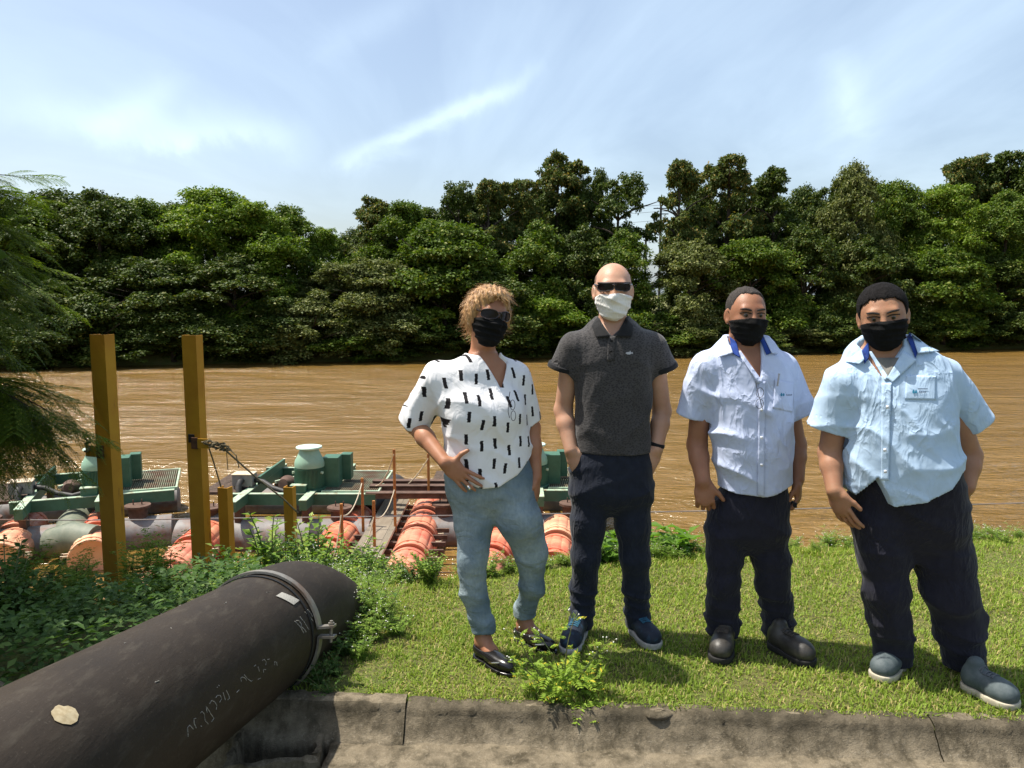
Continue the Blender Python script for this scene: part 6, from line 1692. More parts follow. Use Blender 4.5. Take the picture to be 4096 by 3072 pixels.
def platform(x, y, rz, label):
    P_ = empty('pump_pontoon', (x, y, -2.4), label, 'pontoon', 'floating pump pontoons', rz)
    B_ = lambda nm, m, c_, s_, bev=0.0, par=None: MB().box(c_, s_).build(nm, m, par or P_, bevel=bev)
    for bx, y0, y1 in ((-0.68, -0.75, 2.8), (0.67, -0.62, 2.8), (0.97, 1.9, 2.8)):
        b_ = B_('beam', M_GRN, (bx, (y0 + y1) / 2, -0.10), (0.15, y1 - y0, 0.20))
        B_('beam_cap', M_GRNL, (bx, (y0 + y1) / 2, 0.004), (0.16, y1 - y0 + 0.01, 0.014), par=b_)
    for cy_, x0, x1 in ((0.03, -0.98, 2.0), (2.5, -1.0, 1.0)):
        b_ = B_('cross_beam', M_GRN, ((x0 + x1) / 2, cy_, -0.14), (x1 - x0, 0.10, 0.22))
        B_('beam_cap', M_GRNL, ((x0 + x1) / 2, cy_, -0.022), (x1 - x0 + 0.01, 0.115, 0.014), par=b_)
    # motor: finned body with a flared hood and a disc lid
    mx, my = 0.55, 0.45
    m_ = MB().lathe([(0.34, -0.10), (0.34, 0.02), (0.285, 0.03), (0.285, 0.46), (0.30, 0.47)], (mx, my, 0), 40).build('motor', M_GRN, P_, smooth=True)
    for k in range(34):
        a_ = math.radians(190 + 160 * k / 33)
        f_ = MB().box((mx + 0.295 * math.cos(a_), my + 0.295 * math.sin(a_), 0.25), (0.05, 0.012, 0.38), a_).build('fin', M_GRN, m_)
    MB().lathe([(0.305, 0.46), (0.31, 0.52), (0.295, 0.60), (0.240, 0.70), (0.200, 0.80), (0.19, 0.84)], (mx, my, 0), 40).build('motor_hood', mat('mid_green_hood', (0.22, 0.36, 0.26), (0.26, 0.40, 0.29), rough=0.5, scale=5), m_, smooth=True)
    MB().lathe([(0.20, 0.835), (0.262, 0.85), (0.27, 0.865), (0.262, 0.885), (0.02, 0.90)], (mx, my, 0), 40).build('motor_lid', mat('pale_mint_lid', (0.50, 0.66, 0.55), (0.44, 0.58, 0.48), rough=0.5, scale=6), m_, smooth=True)
    for a_ in (-0.5, 3.6): MB().tube([(mx + 0.30 * math.cos(a_), my + 0.30 * math.sin(a_), 0.36), (mx + 0.36 * math.cos(a_), my + 0.36 * math.sin(a_), 0.36)], 0.03, 8).build('lifting_lug', M_GRNL, m_, smooth=True)
    B_('terminal_box', M_GRN, (mx + 0.42, my + 0.25, 0.30), (0.34, 0.40, 0.66), 0.01)
    B_('terminal_box', M_GRN, (mx + 0.66, my + 0.6, 0.34), (0.22, 0.26, 0.56), 0.01)
    b_ = B_('control_box', M_GRN, (mx - 0.14, my - 0.36, 0.06), (0.30, 0.14, 0.16), 0.01)
    B_('control_box_lid', M_GRNL, (mx - 0.14, my - 0.36, 0.146), (0.33, 0.17, 0.02), 0.004, b_)
    MB().box((0.05, 0.9, 0.10), (0.05, 0.9, 0.06), -0.6).build('brace', M_GRNL, P_)
    B_('side_plate', M_GRN, (-0.60, 1.6, 0.10), (0.05, 1.9, 0.16))
    MB().lathe([(0.18, 0), (0.20, 0.25), (0.12, 0.5), (0.10, 0.6)], (0.0, 0.95, -0.06), 20, Matrix.Rotation(1.3, 3, 'X')).build('pump_volute', M_BROWN, P_, smooth=True)
    # junction box on legs, conduit and hose
    jb = B_('junction_box', M_BOX, (-0.86, 0.55, 0.16), (0.42, 0.32, 0.24), 0.006)
    B_('box_lid', M_BOXTOP, (-0.86, 0.55, 0.288), (0.45, 0.35, 0.02), 0.004, jb)
    for q in ((-0.2, -0.14), (0.2, -0.14), (-0.2, 0.14), (0.2, 0.14)): B_('foot', M_BOX, (-0.86 + q[0] * 0.9, 0.55 + q[1] * 0.9, 0.0), (0.03, 0.03, 0.10), 0, jb)
    MB().tube([(-0.86, 0.40, 0.16), (-0.86, 0.28, 0.17), (-0.87, 0.20, 0.08), (-0.84, 0.10, -0.15), (-0.78, 0.0, -0.45), (-0.74, -0.05, -0.85)], [0.055, 0.06, 0.062, 0.06, 0.066, 0.08], 12).build('conduit', M_HOSE, P_, smooth=True)
    MB().tube([(-0.64, 0.55, 0.14), (-0.45, 0.50, 0.12), (-0.2, 0.35, 0.02), (0.1, 0.18, -0.02), (0.30, 0.14, 0.03)], 0.05, 12).build('cable_hose', M_HOSE, P_, smooth=True)
    # gratings
    g = MB()
    for k in range(27): g.box((0.90 + k * 0.0415, 1.08, -0.02), (0.018, 1.84, 0.05))
    for yy_ in np.linspace(0.2, 1.95, 12): g.box((1.44, yy_, -0.03), (1.10, 0.018, 0.03))
    g.build('deck_grating', M_GRATE, P_, kind='stuff')
    MB().box((1.44, 1.1, -0.075), (1.12, 1.86, 0.02)).build('grating_tray', M_BROWN, P_)
    for yy_ in (0.13, 2.03): B_('grating_edge', M_GRNL, (1.44, yy_, -0.02), (1.16, 0.05, 0.07))
    B_('grating_edge', M_GRNL, (2.04, 1.08, -0.02), (0.04, 1.96, 0.07))
    V_, F_ = rough_grid(lambda u, w: np.stack([-1.66 + 0.92 * u, 0.25 + 1.7 * w, -0.04 + 0.07 * fbm(u * 9 + x, w * 14) * (np.sin(math.pi * u) * np.sin(math.pi * w)) ** 0.3], -1), 30, 44)
    obj_np('debris_deck', V_, F_, M_DEBRIS, P_, smooth=False)
    B_('grating_edge', M_BROWN, (-1.2, 0.22, -0.06), (0.98, 0.05, 0.06))
    # pontoon tubes with manholes
    for ty in (-0.32, 2.35):
        tb = MB().tube([(-1.95, ty, -0.86), (-1.90, ty, -0.86), (1.95, ty, -0.86), (2.0, ty, -0.86)], [0.30, 0.40, 0.40, 0.30], 28).build('float_tube', M_GREY, P_, smooth=True)
        for sx_ in (-1.3, 1.32):
            MB().lathe([(0.18, -0.62), (0.18, -0.26), (0.25, -0.255), (0.25, -0.21), (0.02, -0.205)], (sx_, ty + 0.05, 0), 22).build('manhole', M_BROWN, tb, smooth=True)
            for q in (-0.08, 0.08): MB().tube([(sx_ + q, ty + 0.05, -0.21), (sx_ + q, ty + 0.05, -0.10)], 0.012, 6).build('handle', M_BROWN, tb)
        for sx_ in (-0.68, 0.67): B_('saddle', M_BROWN, (sx_, ty, -0.36), (0.12, 0.30, 0.34))
    return P_
platform(-8.95, 15.45, 0.36, 'leftmost green pump pontoon, half hidden by the left tall yellow post')
platform(-4.80, 15.80, 0.0, 'green pump pontoon in the middle, left of the woman, with a mint motor lid')
platform(-0.10, 16.10, 0.0, 'green pump pontoon seen between the woman and the bald man')

# ---- orange floats
def float_mesh(seed):
    prof = [(0.05, 0.06), (0.30, 0.03), (0.35, 0.0), (0.378, 0.0), (0.388, 0.015), (0.388, 0.055), (0.370, 0.06), (0.372, 0.17), (0.387, 0.175), (0.387, 0.215), (0.374, 0.22), (0.378, 0.60), (0.374, 0.92), (0.387, 0.925), (0.387, 0.965), (0.372, 0.97), (0.362, 1.10), (0.345, 1.15), (0.31, 1.21), (0.05, 1.22)]
    n = 60; vs = []; fs = []
    for (r_, u) in prof:
        for k in range(n):
            a_ = 2 * math.pi * k / n; rr = r_
            if 0.058 < u < 1.1 and k % 5 == 0 and r_ < 0.385: rr -= 0.016
            vs.append((rr * math.cos(a_), u, rr * math.sin(a_)))
    for i in range(len(prof) - 1):
        for k in range(n):
            a_ = i * n + k; b_ = i * n + (k + 1) % n
            fs.append((a_, a_ + n, b_ + n, b_))
    fs.append(tuple(range(n))); fs.append(tuple(reversed([(len(prof) - 1) * n + k for k in range(n)])))
    return vs, fs
def orange(nm, a_, b_, c_): return mat(nm, a_, b_, rough=0.55, scale=2.6, lo=0.35, hi=0.65, col3=c_, scale3=1.3, bump=0.15, bscale=30)
M_OR1 = orange('orange_plastic', (0.56, 0.19, 0.105), (0.60, 0.27, 0.165), (0.50, 0.11, 0.065))
M_OR2 = orange('faded_peach_plastic', (0.70, 0.41, 0.24), (0.66, 0.31, 0.18), (0.56, 0.2, 0.12))
M_OR3 = orange('red_orange_plastic', (0.56, 0.10, 0.055), (0.62, 0.19, 0.10), (0.62, 0.29, 0.16))
fv, ff = float_mesh(0)
FM = {}
for m_ in (M_OR1, M_OR2, M_OR3):
    me = bpy.data.meshes.new('float_shell'); me.from_pydata(fv, [], ff); me.materials.append(m_)
    me.polygons.foreach_set('use_smooth', np.ones(len(me.polygons), bool)); me.set_sharp_from_angle(angle=math.radians(30)); FM[m_.name] = me
nutm = bpy.data.meshes.new('clamp_bolt'); _b = MB().box((0, 0, 0), (0.12, 0.03, 0.03)).box((0.05, 0, -0.03), (0.03, 0.03, 0.10)); nutm.from_pydata(_b.v, [], _b.f); nutm.materials.append(mat('bolt_cream', (0.5, 0.42, 0.3), rough=0.7))
def pipe_float(x, y, az, m_, label, z=-3.18, pitch=0.0):
    root = empty('orange_float', (x, y, z), label, 'float', 'orange pipe floats', -az)
    o = link(bpy.data.objects.new('float_shell', FM[m_.name]), root); o.rotation_euler = (pitch, (x * 7 + y) % 0.5, 0)
    for u in (0.035, 0.195, 0.945):
        for sx_ in (-1, 1):
            o = link(bpy.data.objects.new('clamp_bolt', nutm), root); o.location = (sx_ * 0.42, u, 0.10); o.scale = (sx_, 1, 1)
    return root
FL = []
nth = ['first', 'second', 'third', 'fourth', 'fifth']
for i, y_ in enumerate((11.25, 12.5, 13.75, 15.0, 16.25)):
    pipe_float(-1.84, y_, 0.0, M_OR1, '%s orange float from the bank in the string beside the walkway, left of the woman' % nth[i])
for i, y_ in enumerate((12.9, 14.15, 15.4)):
    pipe_float(-3.44 + 0.05 * i, y_, 0.03, M_OR3, '%s red orange float in the short string left of the walkway' % nth[i])
for i, y_ in enumerate((11.6, 12.9, 14.2)):
    pipe_float(-5.72 - 0.12 * i + (0.0), y_, -0.06, (M_OR2, M_OR1, M_OR3)[i], '%s orange float between the two tall yellow posts, counted from the bank' % nth[i])
pipe_float(-7.70, 13.95, -0.42, M_OR2, 'pale peach float just left of the left tall yellow post')
pipe_float(-8.22, 15.12, -0.42, M_OR3, 'peach float partly hidden behind the left tall post, under the left pontoon')
pipe_float(-9.25, 13.75, -0.30, M_OR2, 'pale peach float at the left edge among the shaded weeds')
pipe_float(-9.75, 15.0, -0.30, M_OR1, 'orange float at the far left below the left pontoon beam')
for i, (x_, y_) in enumerate(((-0.75, 11.2), (-0.56, 12.45), (-0.37, 13.7), (-0.18, 14.9))):
    pipe_float(x_, y_, 0.15, M_OR1 if i % 2 else M_OR3, '%s orange float seen between the woman\'s legs, from the bank' % nth[i])
for i, (x_, y_) in enumerate(((0.72, 13.3), (0.85, 14.6))):
    pipe_float(x_, y_, 0.10, M_OR2 if i else M_OR3, ('lower' if i == 0 else 'upper') + ' orange float just left of the bald man\'s knee')
# steel pipes carried by the floats
def sp(name, pts, r, m, label, cat='pipe'):
    o0 = np.array(pts[0], float)
    ob = MB().tube([tuple(np.array(q) - o0) for q in pts], r, 20).build(name, m, None, smooth=True, label=label, cat=cat); ob.location = tuple(o0); return ob
sp('discharge_pipe', [(-3.30, 16.7, -3.1), (-3.1, 17.5, -3.0), (-2.7, 18.2, -2.9)], 0.36, M_HOSE, 'black corrugated pipe end beyond the short red float string')
sp('discharge_pipe', [(-8.6, 14.9, -3.1), (-8.9, 15.6, -3.05), (-9.0, 16.2, -3.0)], 0.34, mat('grey_green_hose', (0.12, 0.14, 0.10), (0.17, 0.18, 0.13), rough=0.6, scale=6), 'grey green hose between the peach floats at the left')
sp('discharge_pipe', [(-6.1, 15.0, -3.2), (-6.1, 15.5, -3.1), (-5.6, 15.8, -3.0)], 0.36, M_GREY, 'grey pipe end behind the short yellow post')
sp('black_hose', [(-0.05, 11.9, -3.0), (0.25, 12.9, -2.95), (0.42, 13.9, -3.0), (0.35, 15.2, -3.05)], 0.09, M_HOSE, 'thin black hose right of the floats behind the woman\'s legs', 'hose')
sp('black_hose', [(-5.55, 11.2, -2.95), (-5.15, 12.2, -3.0), (-4.9, 13.4, -3.1)], 0.09, M_HOSE, 'thin grey black hose beside the float between the yellow posts', 'hose')
sp('black_hose', [(-7.9, 14.5, -3.0), (-8.3, 14.55, -2.95), (-8.8, 14.7, -3.1)], 0.30, mat('grey_green_hose', (0.12, 0.14, 0.10)), 'wide flanged grey hose lying among the left floats', 'hose')

# ---- walkway
wk = empty('walkway', (-2.55, 15.2, -2.9), 'narrow floating walkway with pale edges between the orange float strings', 'walkway')
M_PLANK = mat('grey_brown_plank', (0.17, 0.135, 0.095), (0.23, 0.19, 0.14), rough=0.85, scale=4, stretch=(1, 0.3, 1))
M_PALE = mat('pale_grating_edge', (0.52, 0.47, 0.38), (0.40, 0.35, 0.27), rough=0.8, scale=14)
for k, (y0, y1) in enumerate(((-1.95, -1.02), (-1.0, 0.60), (0.62, 1.9))):
    MB().box((0.0, (y0 + y1) / 2, 0.01 + 0.004 * k), (0.30, y1 - y0, 0.03)).build('plank', M_PLANK, wk, bevel=0.006)
for sx_ in (-0.21, 0.21):
    e_ = MB().box((sx_, 0, -0.01), (0.115, 3.9, 0.05)).build('edge_rail', M_PALE, wk)
    sl = MB()
    for yy_ in np.linspace(-1.9, 1.9, 90): sl.box((sx_, yy_, 0.020), (0.118, 0.018, 0.012))
    sl.build('edge_treads', mat('tread_dark', (0.34, 0.29, 0.22), rough=0.85), wk, kind='stuff')
for yy_ in np.linspace(-1.7, 1.8, 9):
    MB().box((0.35, yy_, -0.12), (1.9, 0.06, 0.08)).build('cross_bar', M_BROWN, wk)
MB().box((0.45, 0, -0.06), (0.05, 3.8, 0.06)).build('stringer', M_BROWN, wk)
def rod(x, y, zb, zt, label, w=0.05):
    ob = MB().box((0, 0, (zt - zb) / 2), (w, w, zt - zb)).build('railing_rod', mat('rusty_orange_rod', (0.40, 0.17, 0.04), (0.30, 0.11, 0.03), rough=0.75, scale=6, col3=(0.12, 0.06, 0.03), scale3=5), None, label=label, cat='rod', group='railing rods of the walkway', bevel=0.006)
    ob.location = (x, y, zb)
RODS = [(-2.29, 15.05, -3.0, -1.34, 'tallest rusty rod of the walkway railing, right side'), (-2.48, 13.8, -3.0, -2.03, 'rusty rod at the near right end of the walkway railing'), (-2.93, 15.1, -3.0, -1.92, 'rusty rod on the left railing of the walkway, second from the bank'), (-2.95, 13.3, -3.0, -1.95, 'rusty rod in front of the red floats, nearest the weeds'), (-1.75, 16.2, -2.5, -1.66, 'rusty rod beside the woman\'s forearm at the far beam')]
for r_ in RODS: rod(*r_)
top = [np.array([r_[0], r_[1] - 0.03, r_[3] - 0.1]) for r_ in RODS]
rope('rope', [top[0], np.array([-2.75, 15.6, -2.2])], 0.012, M_PALEROPE, 'pale rope slung from the tallest rod to the deck', sag=0.15)
rope('rope', [top[0] - [0, 0, 0.7], top[1] - [0, 0, 0.2], np.array([-2.7, 13.4, -2.75])], 0.012, M_PALEROPE, 'pale rope sagging between the two right railing rods', sag=0.2)
rope('rope', [top[2], top[3] - [0, 0, 0.1], np.array([-3.1, 12.9, -2.9])], 0.012, M_PALEROPE, 'pale rope sagging between the two left railing rods', sag=0.2)
rope('rope', [top[4], np.array([-2.2, 16.4, -2.35])], 0.012, M_PALEROPE, 'pale rope from the far rod by the woman\'s arm', sag=0.05)
rope('steel_cable', [np.array([-12, 14.6, -2.55]), np.array([-6.0, 14.7, -2.62]), np.array([12.0, 15.4, -2.45])], 0.012, M_GREY, 'thin steel cable stretched low over the water across the picture', 'cable', sag=0.05)
rope('steel_cable', [np.array([-3, 11.2, -2.6]), np.array([9.0, 12.2, -2.75])], 0.010, M_GREY, 'thin steel cable nearest the lawn edge above the water', 'cable', sag=0.08)
for y_, z_, lab_ in ((16.67, -2.4, 'far dark rusty beam linking the middle and right pontoons'), (15.85, -2.46, 'near dark rusty beam linking the middle and right pontoons'), (16.3, -2.42, 'middle dark rusty beam linking the middle and right pontoons')):
    ob = MB().box((1.3, 0, 0), (2.7, 0.12, 0.12)).box((1.3, 0, 0.06), (2.7, 0.20, 0.016)).build('link_beam', M_BROWN, None, label=lab_, cat='beam', group='beams between the pontoons'); ob.location = (-2.95, y_, z_)
# ------------------------------------------------------------------ near vegetation
LM_WEED = leaf_mat('weed_leaf', (0.095, 0.180, 0.022), (0.205, 0.310, 0.045), (0.30, 0.37, 0.08), 0.36, 0.42, 0.14, 3.0)
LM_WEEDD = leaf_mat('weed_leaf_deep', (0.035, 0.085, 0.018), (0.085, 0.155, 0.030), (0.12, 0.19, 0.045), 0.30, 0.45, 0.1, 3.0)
LM_BIG = leaf_mat('broad_leaf', (0.075, 0.165, 0.020), (0.150, 0.265, 0.035), None, 0.38, 0.40, 0.1, 3.0)
LM_PARTH = leaf_mat('lobed_yellow_green_leaf', (0.175, 0.285, 0.028), (0.285, 0.390, 0.055), (0.62, 0.50, 0.05), 0.36, 0.45, 0.07, 5.0)
M_STEM = mat('green_stem', (0.11, 0.16, 0.05), (0.16, 0.13, 0.06), rough=0.7, scale=12)
M_FLOWER = mat('white_flower', (0.72, 0.70, 0.62), rough=0.8)
def weed_meshes(seed, h, spread, leaf, aspect, nstem, npair, lm, lobed=False, flowers=0, droop=0.25):
    rng = np.random.default_rng(seed)
    sm = MB(); C = []; Nn = []; A = []; S = []; FLp = []
    for s_ in range(nstem):
        a = rng.uniform(0, 2 * math.pi); hh = h * rng.uniform(0.55, 1.0); out = spread * rng.uniform(0.15, 1.0)
        P = [np.array([math.cos(a) * out * t_ ** 1.4 + 0.02 * math.sin(5 * t_ + s_), math.sin(a) * out * t_ ** 1.4, hh * t_ * (1 - 0.12 * t_)]) for t_ in np.linspace(0, 1, 7)]
        sm.tube([tuple(p) for p in P], [0.006 * h * (1.3 - t_) + 0.0012 for t_ in np.linspace(0, 1, 7)], 5)
        for k in range(npair):
            t_ = 0.12 + 0.88 * (k + rng.random() * 0.5) / npair; t_ = min(t_, 1)
            i = min(5, int(t_ * 6)); f_ = t_ * 6 - i; base = P[i] * (1 - f_) + P[i + 1] * f_
            b0 = rng.uniform(0, 2 * math.pi)
            for q in range(3 if lobed else 2):
                an = b0 + q * (2.1 if lobed else math.pi) + rng.normal() * 0.25
                d = np.array([math.cos(an), math.sin(an), rng.uniform(-0.15, 0.75)])
                L_ = leaf * rng.uniform(0.6, 1.2) * (1.1 - 0.45 * t_)
                if lobed:
                    # pinnate lobed leaf: small leaflets along a rachis
                    d = d / np.linalg.norm(d); sd = np.cross(d, [0, 0, 1]); sd /= np.linalg.norm(sd) + 1e-9
                    for m in range(5):
                        pp = base + d * L_ * (0.25 + 0.16 * m) + np.array([0, 0, -droop * L_ * (0.25 + 0.16 * m) ** 2])
                        for sg in (-1, 1):
                            C.append(pp); A.append(d * 0.7 + sd * sg); Nn.append(np.array([0, 0, 1.0]) + rng.normal(size=3) * 0.3); S.append(L_ * (0.42 - 0.05 * m))
                    C.append(base + d * L_ * 0.9); A.append(d); Nn.append(np.array([0, 0, 1.0])); S.append(L_ * 0.3)
                else:
                    C.append(base); A.append(d); Nn.append(np.array([0, 0, 1.0]) + rng.normal(size=3) * 0.35 - d * 0.2); S.append(L_)
        if flowers:
            for q in range(flowers):
                FLp.append(P[-1] + rng.normal(size=3) * np.array([0.02, 0.02, 0.012]))
    C, Nn, A, S = np.array(C), np.array(Nn), np.array(A), np.array(S)
    V, Fc = leaves_quads(C, Nn, A, S, S * aspect, 0.10, droop * 0.6)
    fm = np_mesh('foliage', V, Fc, lm)
    me = bpy.data.meshes.new('stems'); me.from_pydata(sm.v, [], sm.f); me.materials.append(M_STEM)
    fl = None
    if FLp:
        fb = MB()
        for p in FLp: fb.lathe([(0.0008, -0.003), (0.0038, -0.001), (0.0036, 0.002), (0.0008, 0.0035)], tuple(p), 6)
        fl = bpy.data.meshes.new('flower_heads'); fl.from_pydata(fb.v, [], fb.f); fl.materials.append(M_FLOWER)
    return fm, me, fl
W = {
    'lant': weed_meshes(1, 0.75, 0.34, 0.085, 0.55, 15, 20, LM_WEED, flowers=0),
    'lant2': weed_meshes(2, 0.70, 0.36, 0.070, 0.55, 16, 20, LM_WEEDD),
    'fine': weed_meshes(3, 0.55, 0.30, 0.085, 0.34, 14, 9, LM_WEED, lobed=True, flowers=3),
    'tall': weed_meshes(4, 0.95, 0.16, 0.10, 0.5, 7, 20, LM_WEED),
    'low': weed_meshes(5, 0.22, 0.20, 0.055, 0.40, 10, 5, LM_WEED, lobed=True, flowers=1),
    'broad': weed_meshes(6, 0.34, 0.22, 0.17, 0.42, 5, 5, LM_BIG, droop=0.45),
    'creep': weed_meshes(7, 0.30, 0.30, 0.060, 0.6, 10, 7, LM_WEEDD),
}
def weed(key, x, y, sc, label, group, rz=None, z=None, cat='weed'):
    gz = float(ground_z(np.array(x), np.array(y))) - 0.02 if z is None else z
    root = empty('weed_plant', (x, y, gz), label, cat, group, (x * 13.7 + y * 5.1) % 6.28 if rz is None else rz)
    fm, sm, fl = W[key]
    for nm, me in (('foliage', fm), ('stems', sm), ('flower_heads', fl)):
        if me is None: continue
        o = bpy.data.objects.new(nm, me); o.scale = (sc, sc, sc); link(o, root)
        if nm == 'flower_heads': o['kind'] = 'stuff'
def top_weed(key, px, py, Y, label, group, hn):
    p = onY(px, py, Y); gz = float(ground_z(np.array(p[0]), np.array(Y))) - 0.02
    weed(key, float(p[0]), Y, max(0.35, (p[2] - gz) / hn), label, group)
HN = {'lant': 0.72, 'lant2': 0.66, 'fine': 0.53, 'tall': 0.90, 'low': 0.21, 'broad': 0.36, 'creep': 0.28}
GW = 'sunlit weeds on the bank beside the pipe'
LW = 'leafy green weed in the sunlit thicket between the pipe end and the yellow posts'
for key, px, py, Y in [('tall', 270, 487, 5.2), ('tall', 314, 500, 5.3), ('fine', 195, 545, 5.2), ('fine', 215, 552, 5.0), ('lant2', 238, 545, 5.4), ('lant', 255, 532, 5.3), ('lant', 285, 528, 5.5), ('lant', 300, 518, 5.4), ('lant', 328, 522, 5.5), ('lant', 345, 535, 5.4), ('lant2', 362, 548, 5.2), ('lant', 378, 552, 5.2), ('lant', 392, 568, 5.0), ('fine', 405, 575, 4.9), ('fine', 420, 588, 4.7), ('lant', 348, 560, 4.9), ('lant2', 370, 575, 4.8), ('fine', 388, 590, 4.6), ('fine', 232, 568, 4.8), ('fine', 250, 566, 4.7), ('lant2', 275, 560, 5.0), ('lant', 310, 556, 5.0), ('lant2', 330, 566, 4.9), ('fine', 208, 575, 4.7), ('fine', 360, 592, 4.6), ('fine', 268, 572, 4.6), ('lant2', 222, 588, 4.6), ('fine', 400, 600, 4.5), ('low', 420, 606, 4.45), ('low', 436, 604, 4.5)]:
    top_weed(key, px, py, Y, LW, GW, HN[key])
rt = np.random.default_rng(9)
LINE = lambda px: np.interp(px, [185, 215, 250, 300, 345, 385, 420, 440], [548, 546, 528, 512, 524, 546, 586, 602])
for k in range(95):
    px = rt.uniform(188, 432); dep = rt.random()
    Y_ = 5.7 - 1.1 * dep - max(0, (px - 380)) * 0.008
    py = LINE(px) + dep * 42 + rt.uniform(-4, 10)
    if px < 350 and py > 690 - 0.33 * px - 12: py = 690 - 0.33 * px - 14
    top_weed(('lant', 'fine', 'lant2', 'fine')[k % 4], px, py, Y_, LW, GW, HN[('lant', 'fine', 'lant2', 'fine')[k % 4]])
# beside the pipe on the lawn side
GP = 'weeds along the right side of the pipe'
for key, px, py, Y, sc in [('fine', 372, 600, 4.25, .6), ('fine', 385, 612, 4.1, .55), ('creep', 358, 612, 4.15, .8), ('low', 372, 628, 3.95, .9), ('low', 352, 625, 3.9, .8), ('creep', 345, 640, 3.75, .6), ('low', 360, 645, 3.75, .7), ('low', 395, 622, 4.1, .8), ('creep', 335, 660, 3.5, .55), ('creep', 320, 672, 3.35, .5), ('creep', 330, 684, 3.25, .4)]:
    p = onz(px, py + 12, 0.0); weed(key, float(p[0]), float(p[1]), sc, 'low weed sprouting against the right side of the black pipe', GP)
# along the lawn edge towards the river
GE = 'weeds along the river edge of the lawn'
rg = np.random.default_rng(21)
for k in range(34):
    px = 455 + k * 17.5 + rg.uniform(-7, 7); x0 = (px - 512) / 788 * 4.9
    y0 = float(edge_y(np.array(x0))) + rg.uniform(-0.12, 0.2)
    x0 = (px - 512) / 788 * y0
    weed('low' if k % 3 else 'fine', x0, y0, rg.uniform(0.5, 1.0) * (1 if k % 3 else 0.45), 'small weed growing on the river edge of the lawn', GE)
GB2 = 'broad leaved plants behind the bald man'
BL = ['left of the bald man\'s knee', 'between the bald man\'s legs, higher one', 'directly behind the bald man\'s far leg', 'right of the bald man\'s leg, tallest', 'right of the bald man\'s leg, lowest', 'between the bald man\'s legs, lower one', 'just right of the bald man\'s thigh', 'between the woman and the bald man']
for ib, (px, py, Y, sc) in enumerate([(612, 535, 4.9, .85), (622, 518, 5.1, 1.0), (640, 512, 5.2, 1.15), (668, 528, 5.05, 1.1), (675, 545, 4.9, .9), (606, 560, 4.7, .8), (655, 545, 4.9, .9), (588, 575, 4.55, .5)]):
    p = onY(px, py, Y); weed('broad', float(p[0]), Y, sc, 'broad leaved green plant on the lawn edge, ' + BL[ib], GB2, cat='plant')
for px, py, Y in [(688, 520, 5.0), (705, 528, 4.95), (745, 538, 5.05), (790, 540, 5.1), (832, 520, 5.1), (850, 530, 5.05), (975, 525, 5.2), (1000, 520, 5.25), (1018, 522, 5.25)]:
    top_weed('fine', px, py, Y, 'taller feathery weed standing on the river edge of the lawn', GE, HN['fine'])

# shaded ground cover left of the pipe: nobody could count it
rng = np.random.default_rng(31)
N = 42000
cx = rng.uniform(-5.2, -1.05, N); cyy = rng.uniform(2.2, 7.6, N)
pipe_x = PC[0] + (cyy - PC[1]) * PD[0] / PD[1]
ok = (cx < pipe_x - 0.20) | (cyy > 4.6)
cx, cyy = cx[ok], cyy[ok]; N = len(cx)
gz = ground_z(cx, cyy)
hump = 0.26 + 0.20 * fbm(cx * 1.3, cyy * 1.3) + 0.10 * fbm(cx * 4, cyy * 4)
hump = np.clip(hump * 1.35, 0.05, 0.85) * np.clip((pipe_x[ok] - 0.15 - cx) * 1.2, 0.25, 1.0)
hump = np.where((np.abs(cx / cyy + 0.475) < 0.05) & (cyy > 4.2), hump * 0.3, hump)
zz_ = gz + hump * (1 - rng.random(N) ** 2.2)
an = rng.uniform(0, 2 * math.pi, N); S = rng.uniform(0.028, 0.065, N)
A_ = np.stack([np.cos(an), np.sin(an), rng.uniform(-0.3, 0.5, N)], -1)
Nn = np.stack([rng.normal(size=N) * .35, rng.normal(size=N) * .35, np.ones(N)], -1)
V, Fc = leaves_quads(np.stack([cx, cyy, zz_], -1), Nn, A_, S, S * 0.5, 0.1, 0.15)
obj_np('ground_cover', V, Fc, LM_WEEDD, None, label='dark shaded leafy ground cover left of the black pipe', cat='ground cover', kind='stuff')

# ---- feathery leaved tree at the left edge
def frond_mesh(seed, L_=0.30):
    rng = np.random.default_rng(seed); V = []; Fq = []
    def leaflet(b, d, n, ln, w):
        s_ = np.cross(d, n); s_ /= np.linalg.norm(s_) + 1e-9; k = len(V)
        V.extend([b, b + d * ln * 0.5 + s_ * w, b + d * ln, b + d * ln * 0.5 - s_ * w]); Fq.append((k, k + 1, k + 2, k + 3))
    for i in range(7):
        t_ = 0.22 + 0.78 * i / 6
        base = np.array([0, L_ * t_, -0.25 * L_ * t_ * t_])
        for sg in (-1, 1):
            ax = nrm(np.array([sg * 0.85, 0.62, -0.25])); pl_ = L_ * 0.42 * (1 - 0.35 * abs(t_ - 0.55))
            for j in range(13):
                q = base + ax * pl_ * (j + 1) / 13 + np.array([0, 0, -0.22 * pl_ * ((j + 1) / 13) ** 2])
                for s2 in (-1, 1):
                    d = nrm(ax * 0.55 + s2 * np.cross(ax, [0, 0, 1]) + np.array([0, 0, -0.12]))
                    leaflet(q, d, np.array([0, 0, 1.0]) + 0.2 * rng.normal(size=3), 0.020 * (1 - 0.35 * j / 13), 0.0042)
    return np.array(V), np.array(Fq)
fvv, ffq = frond_mesh(1)
M_FROND = leaf_mat('feathery_leaf', (0.055, 0.098, 0.009), (0.125, 0.185, 0.016), (0.22, 0.27, 0.03), 0.38, 0.45, 0.08, 2.0)
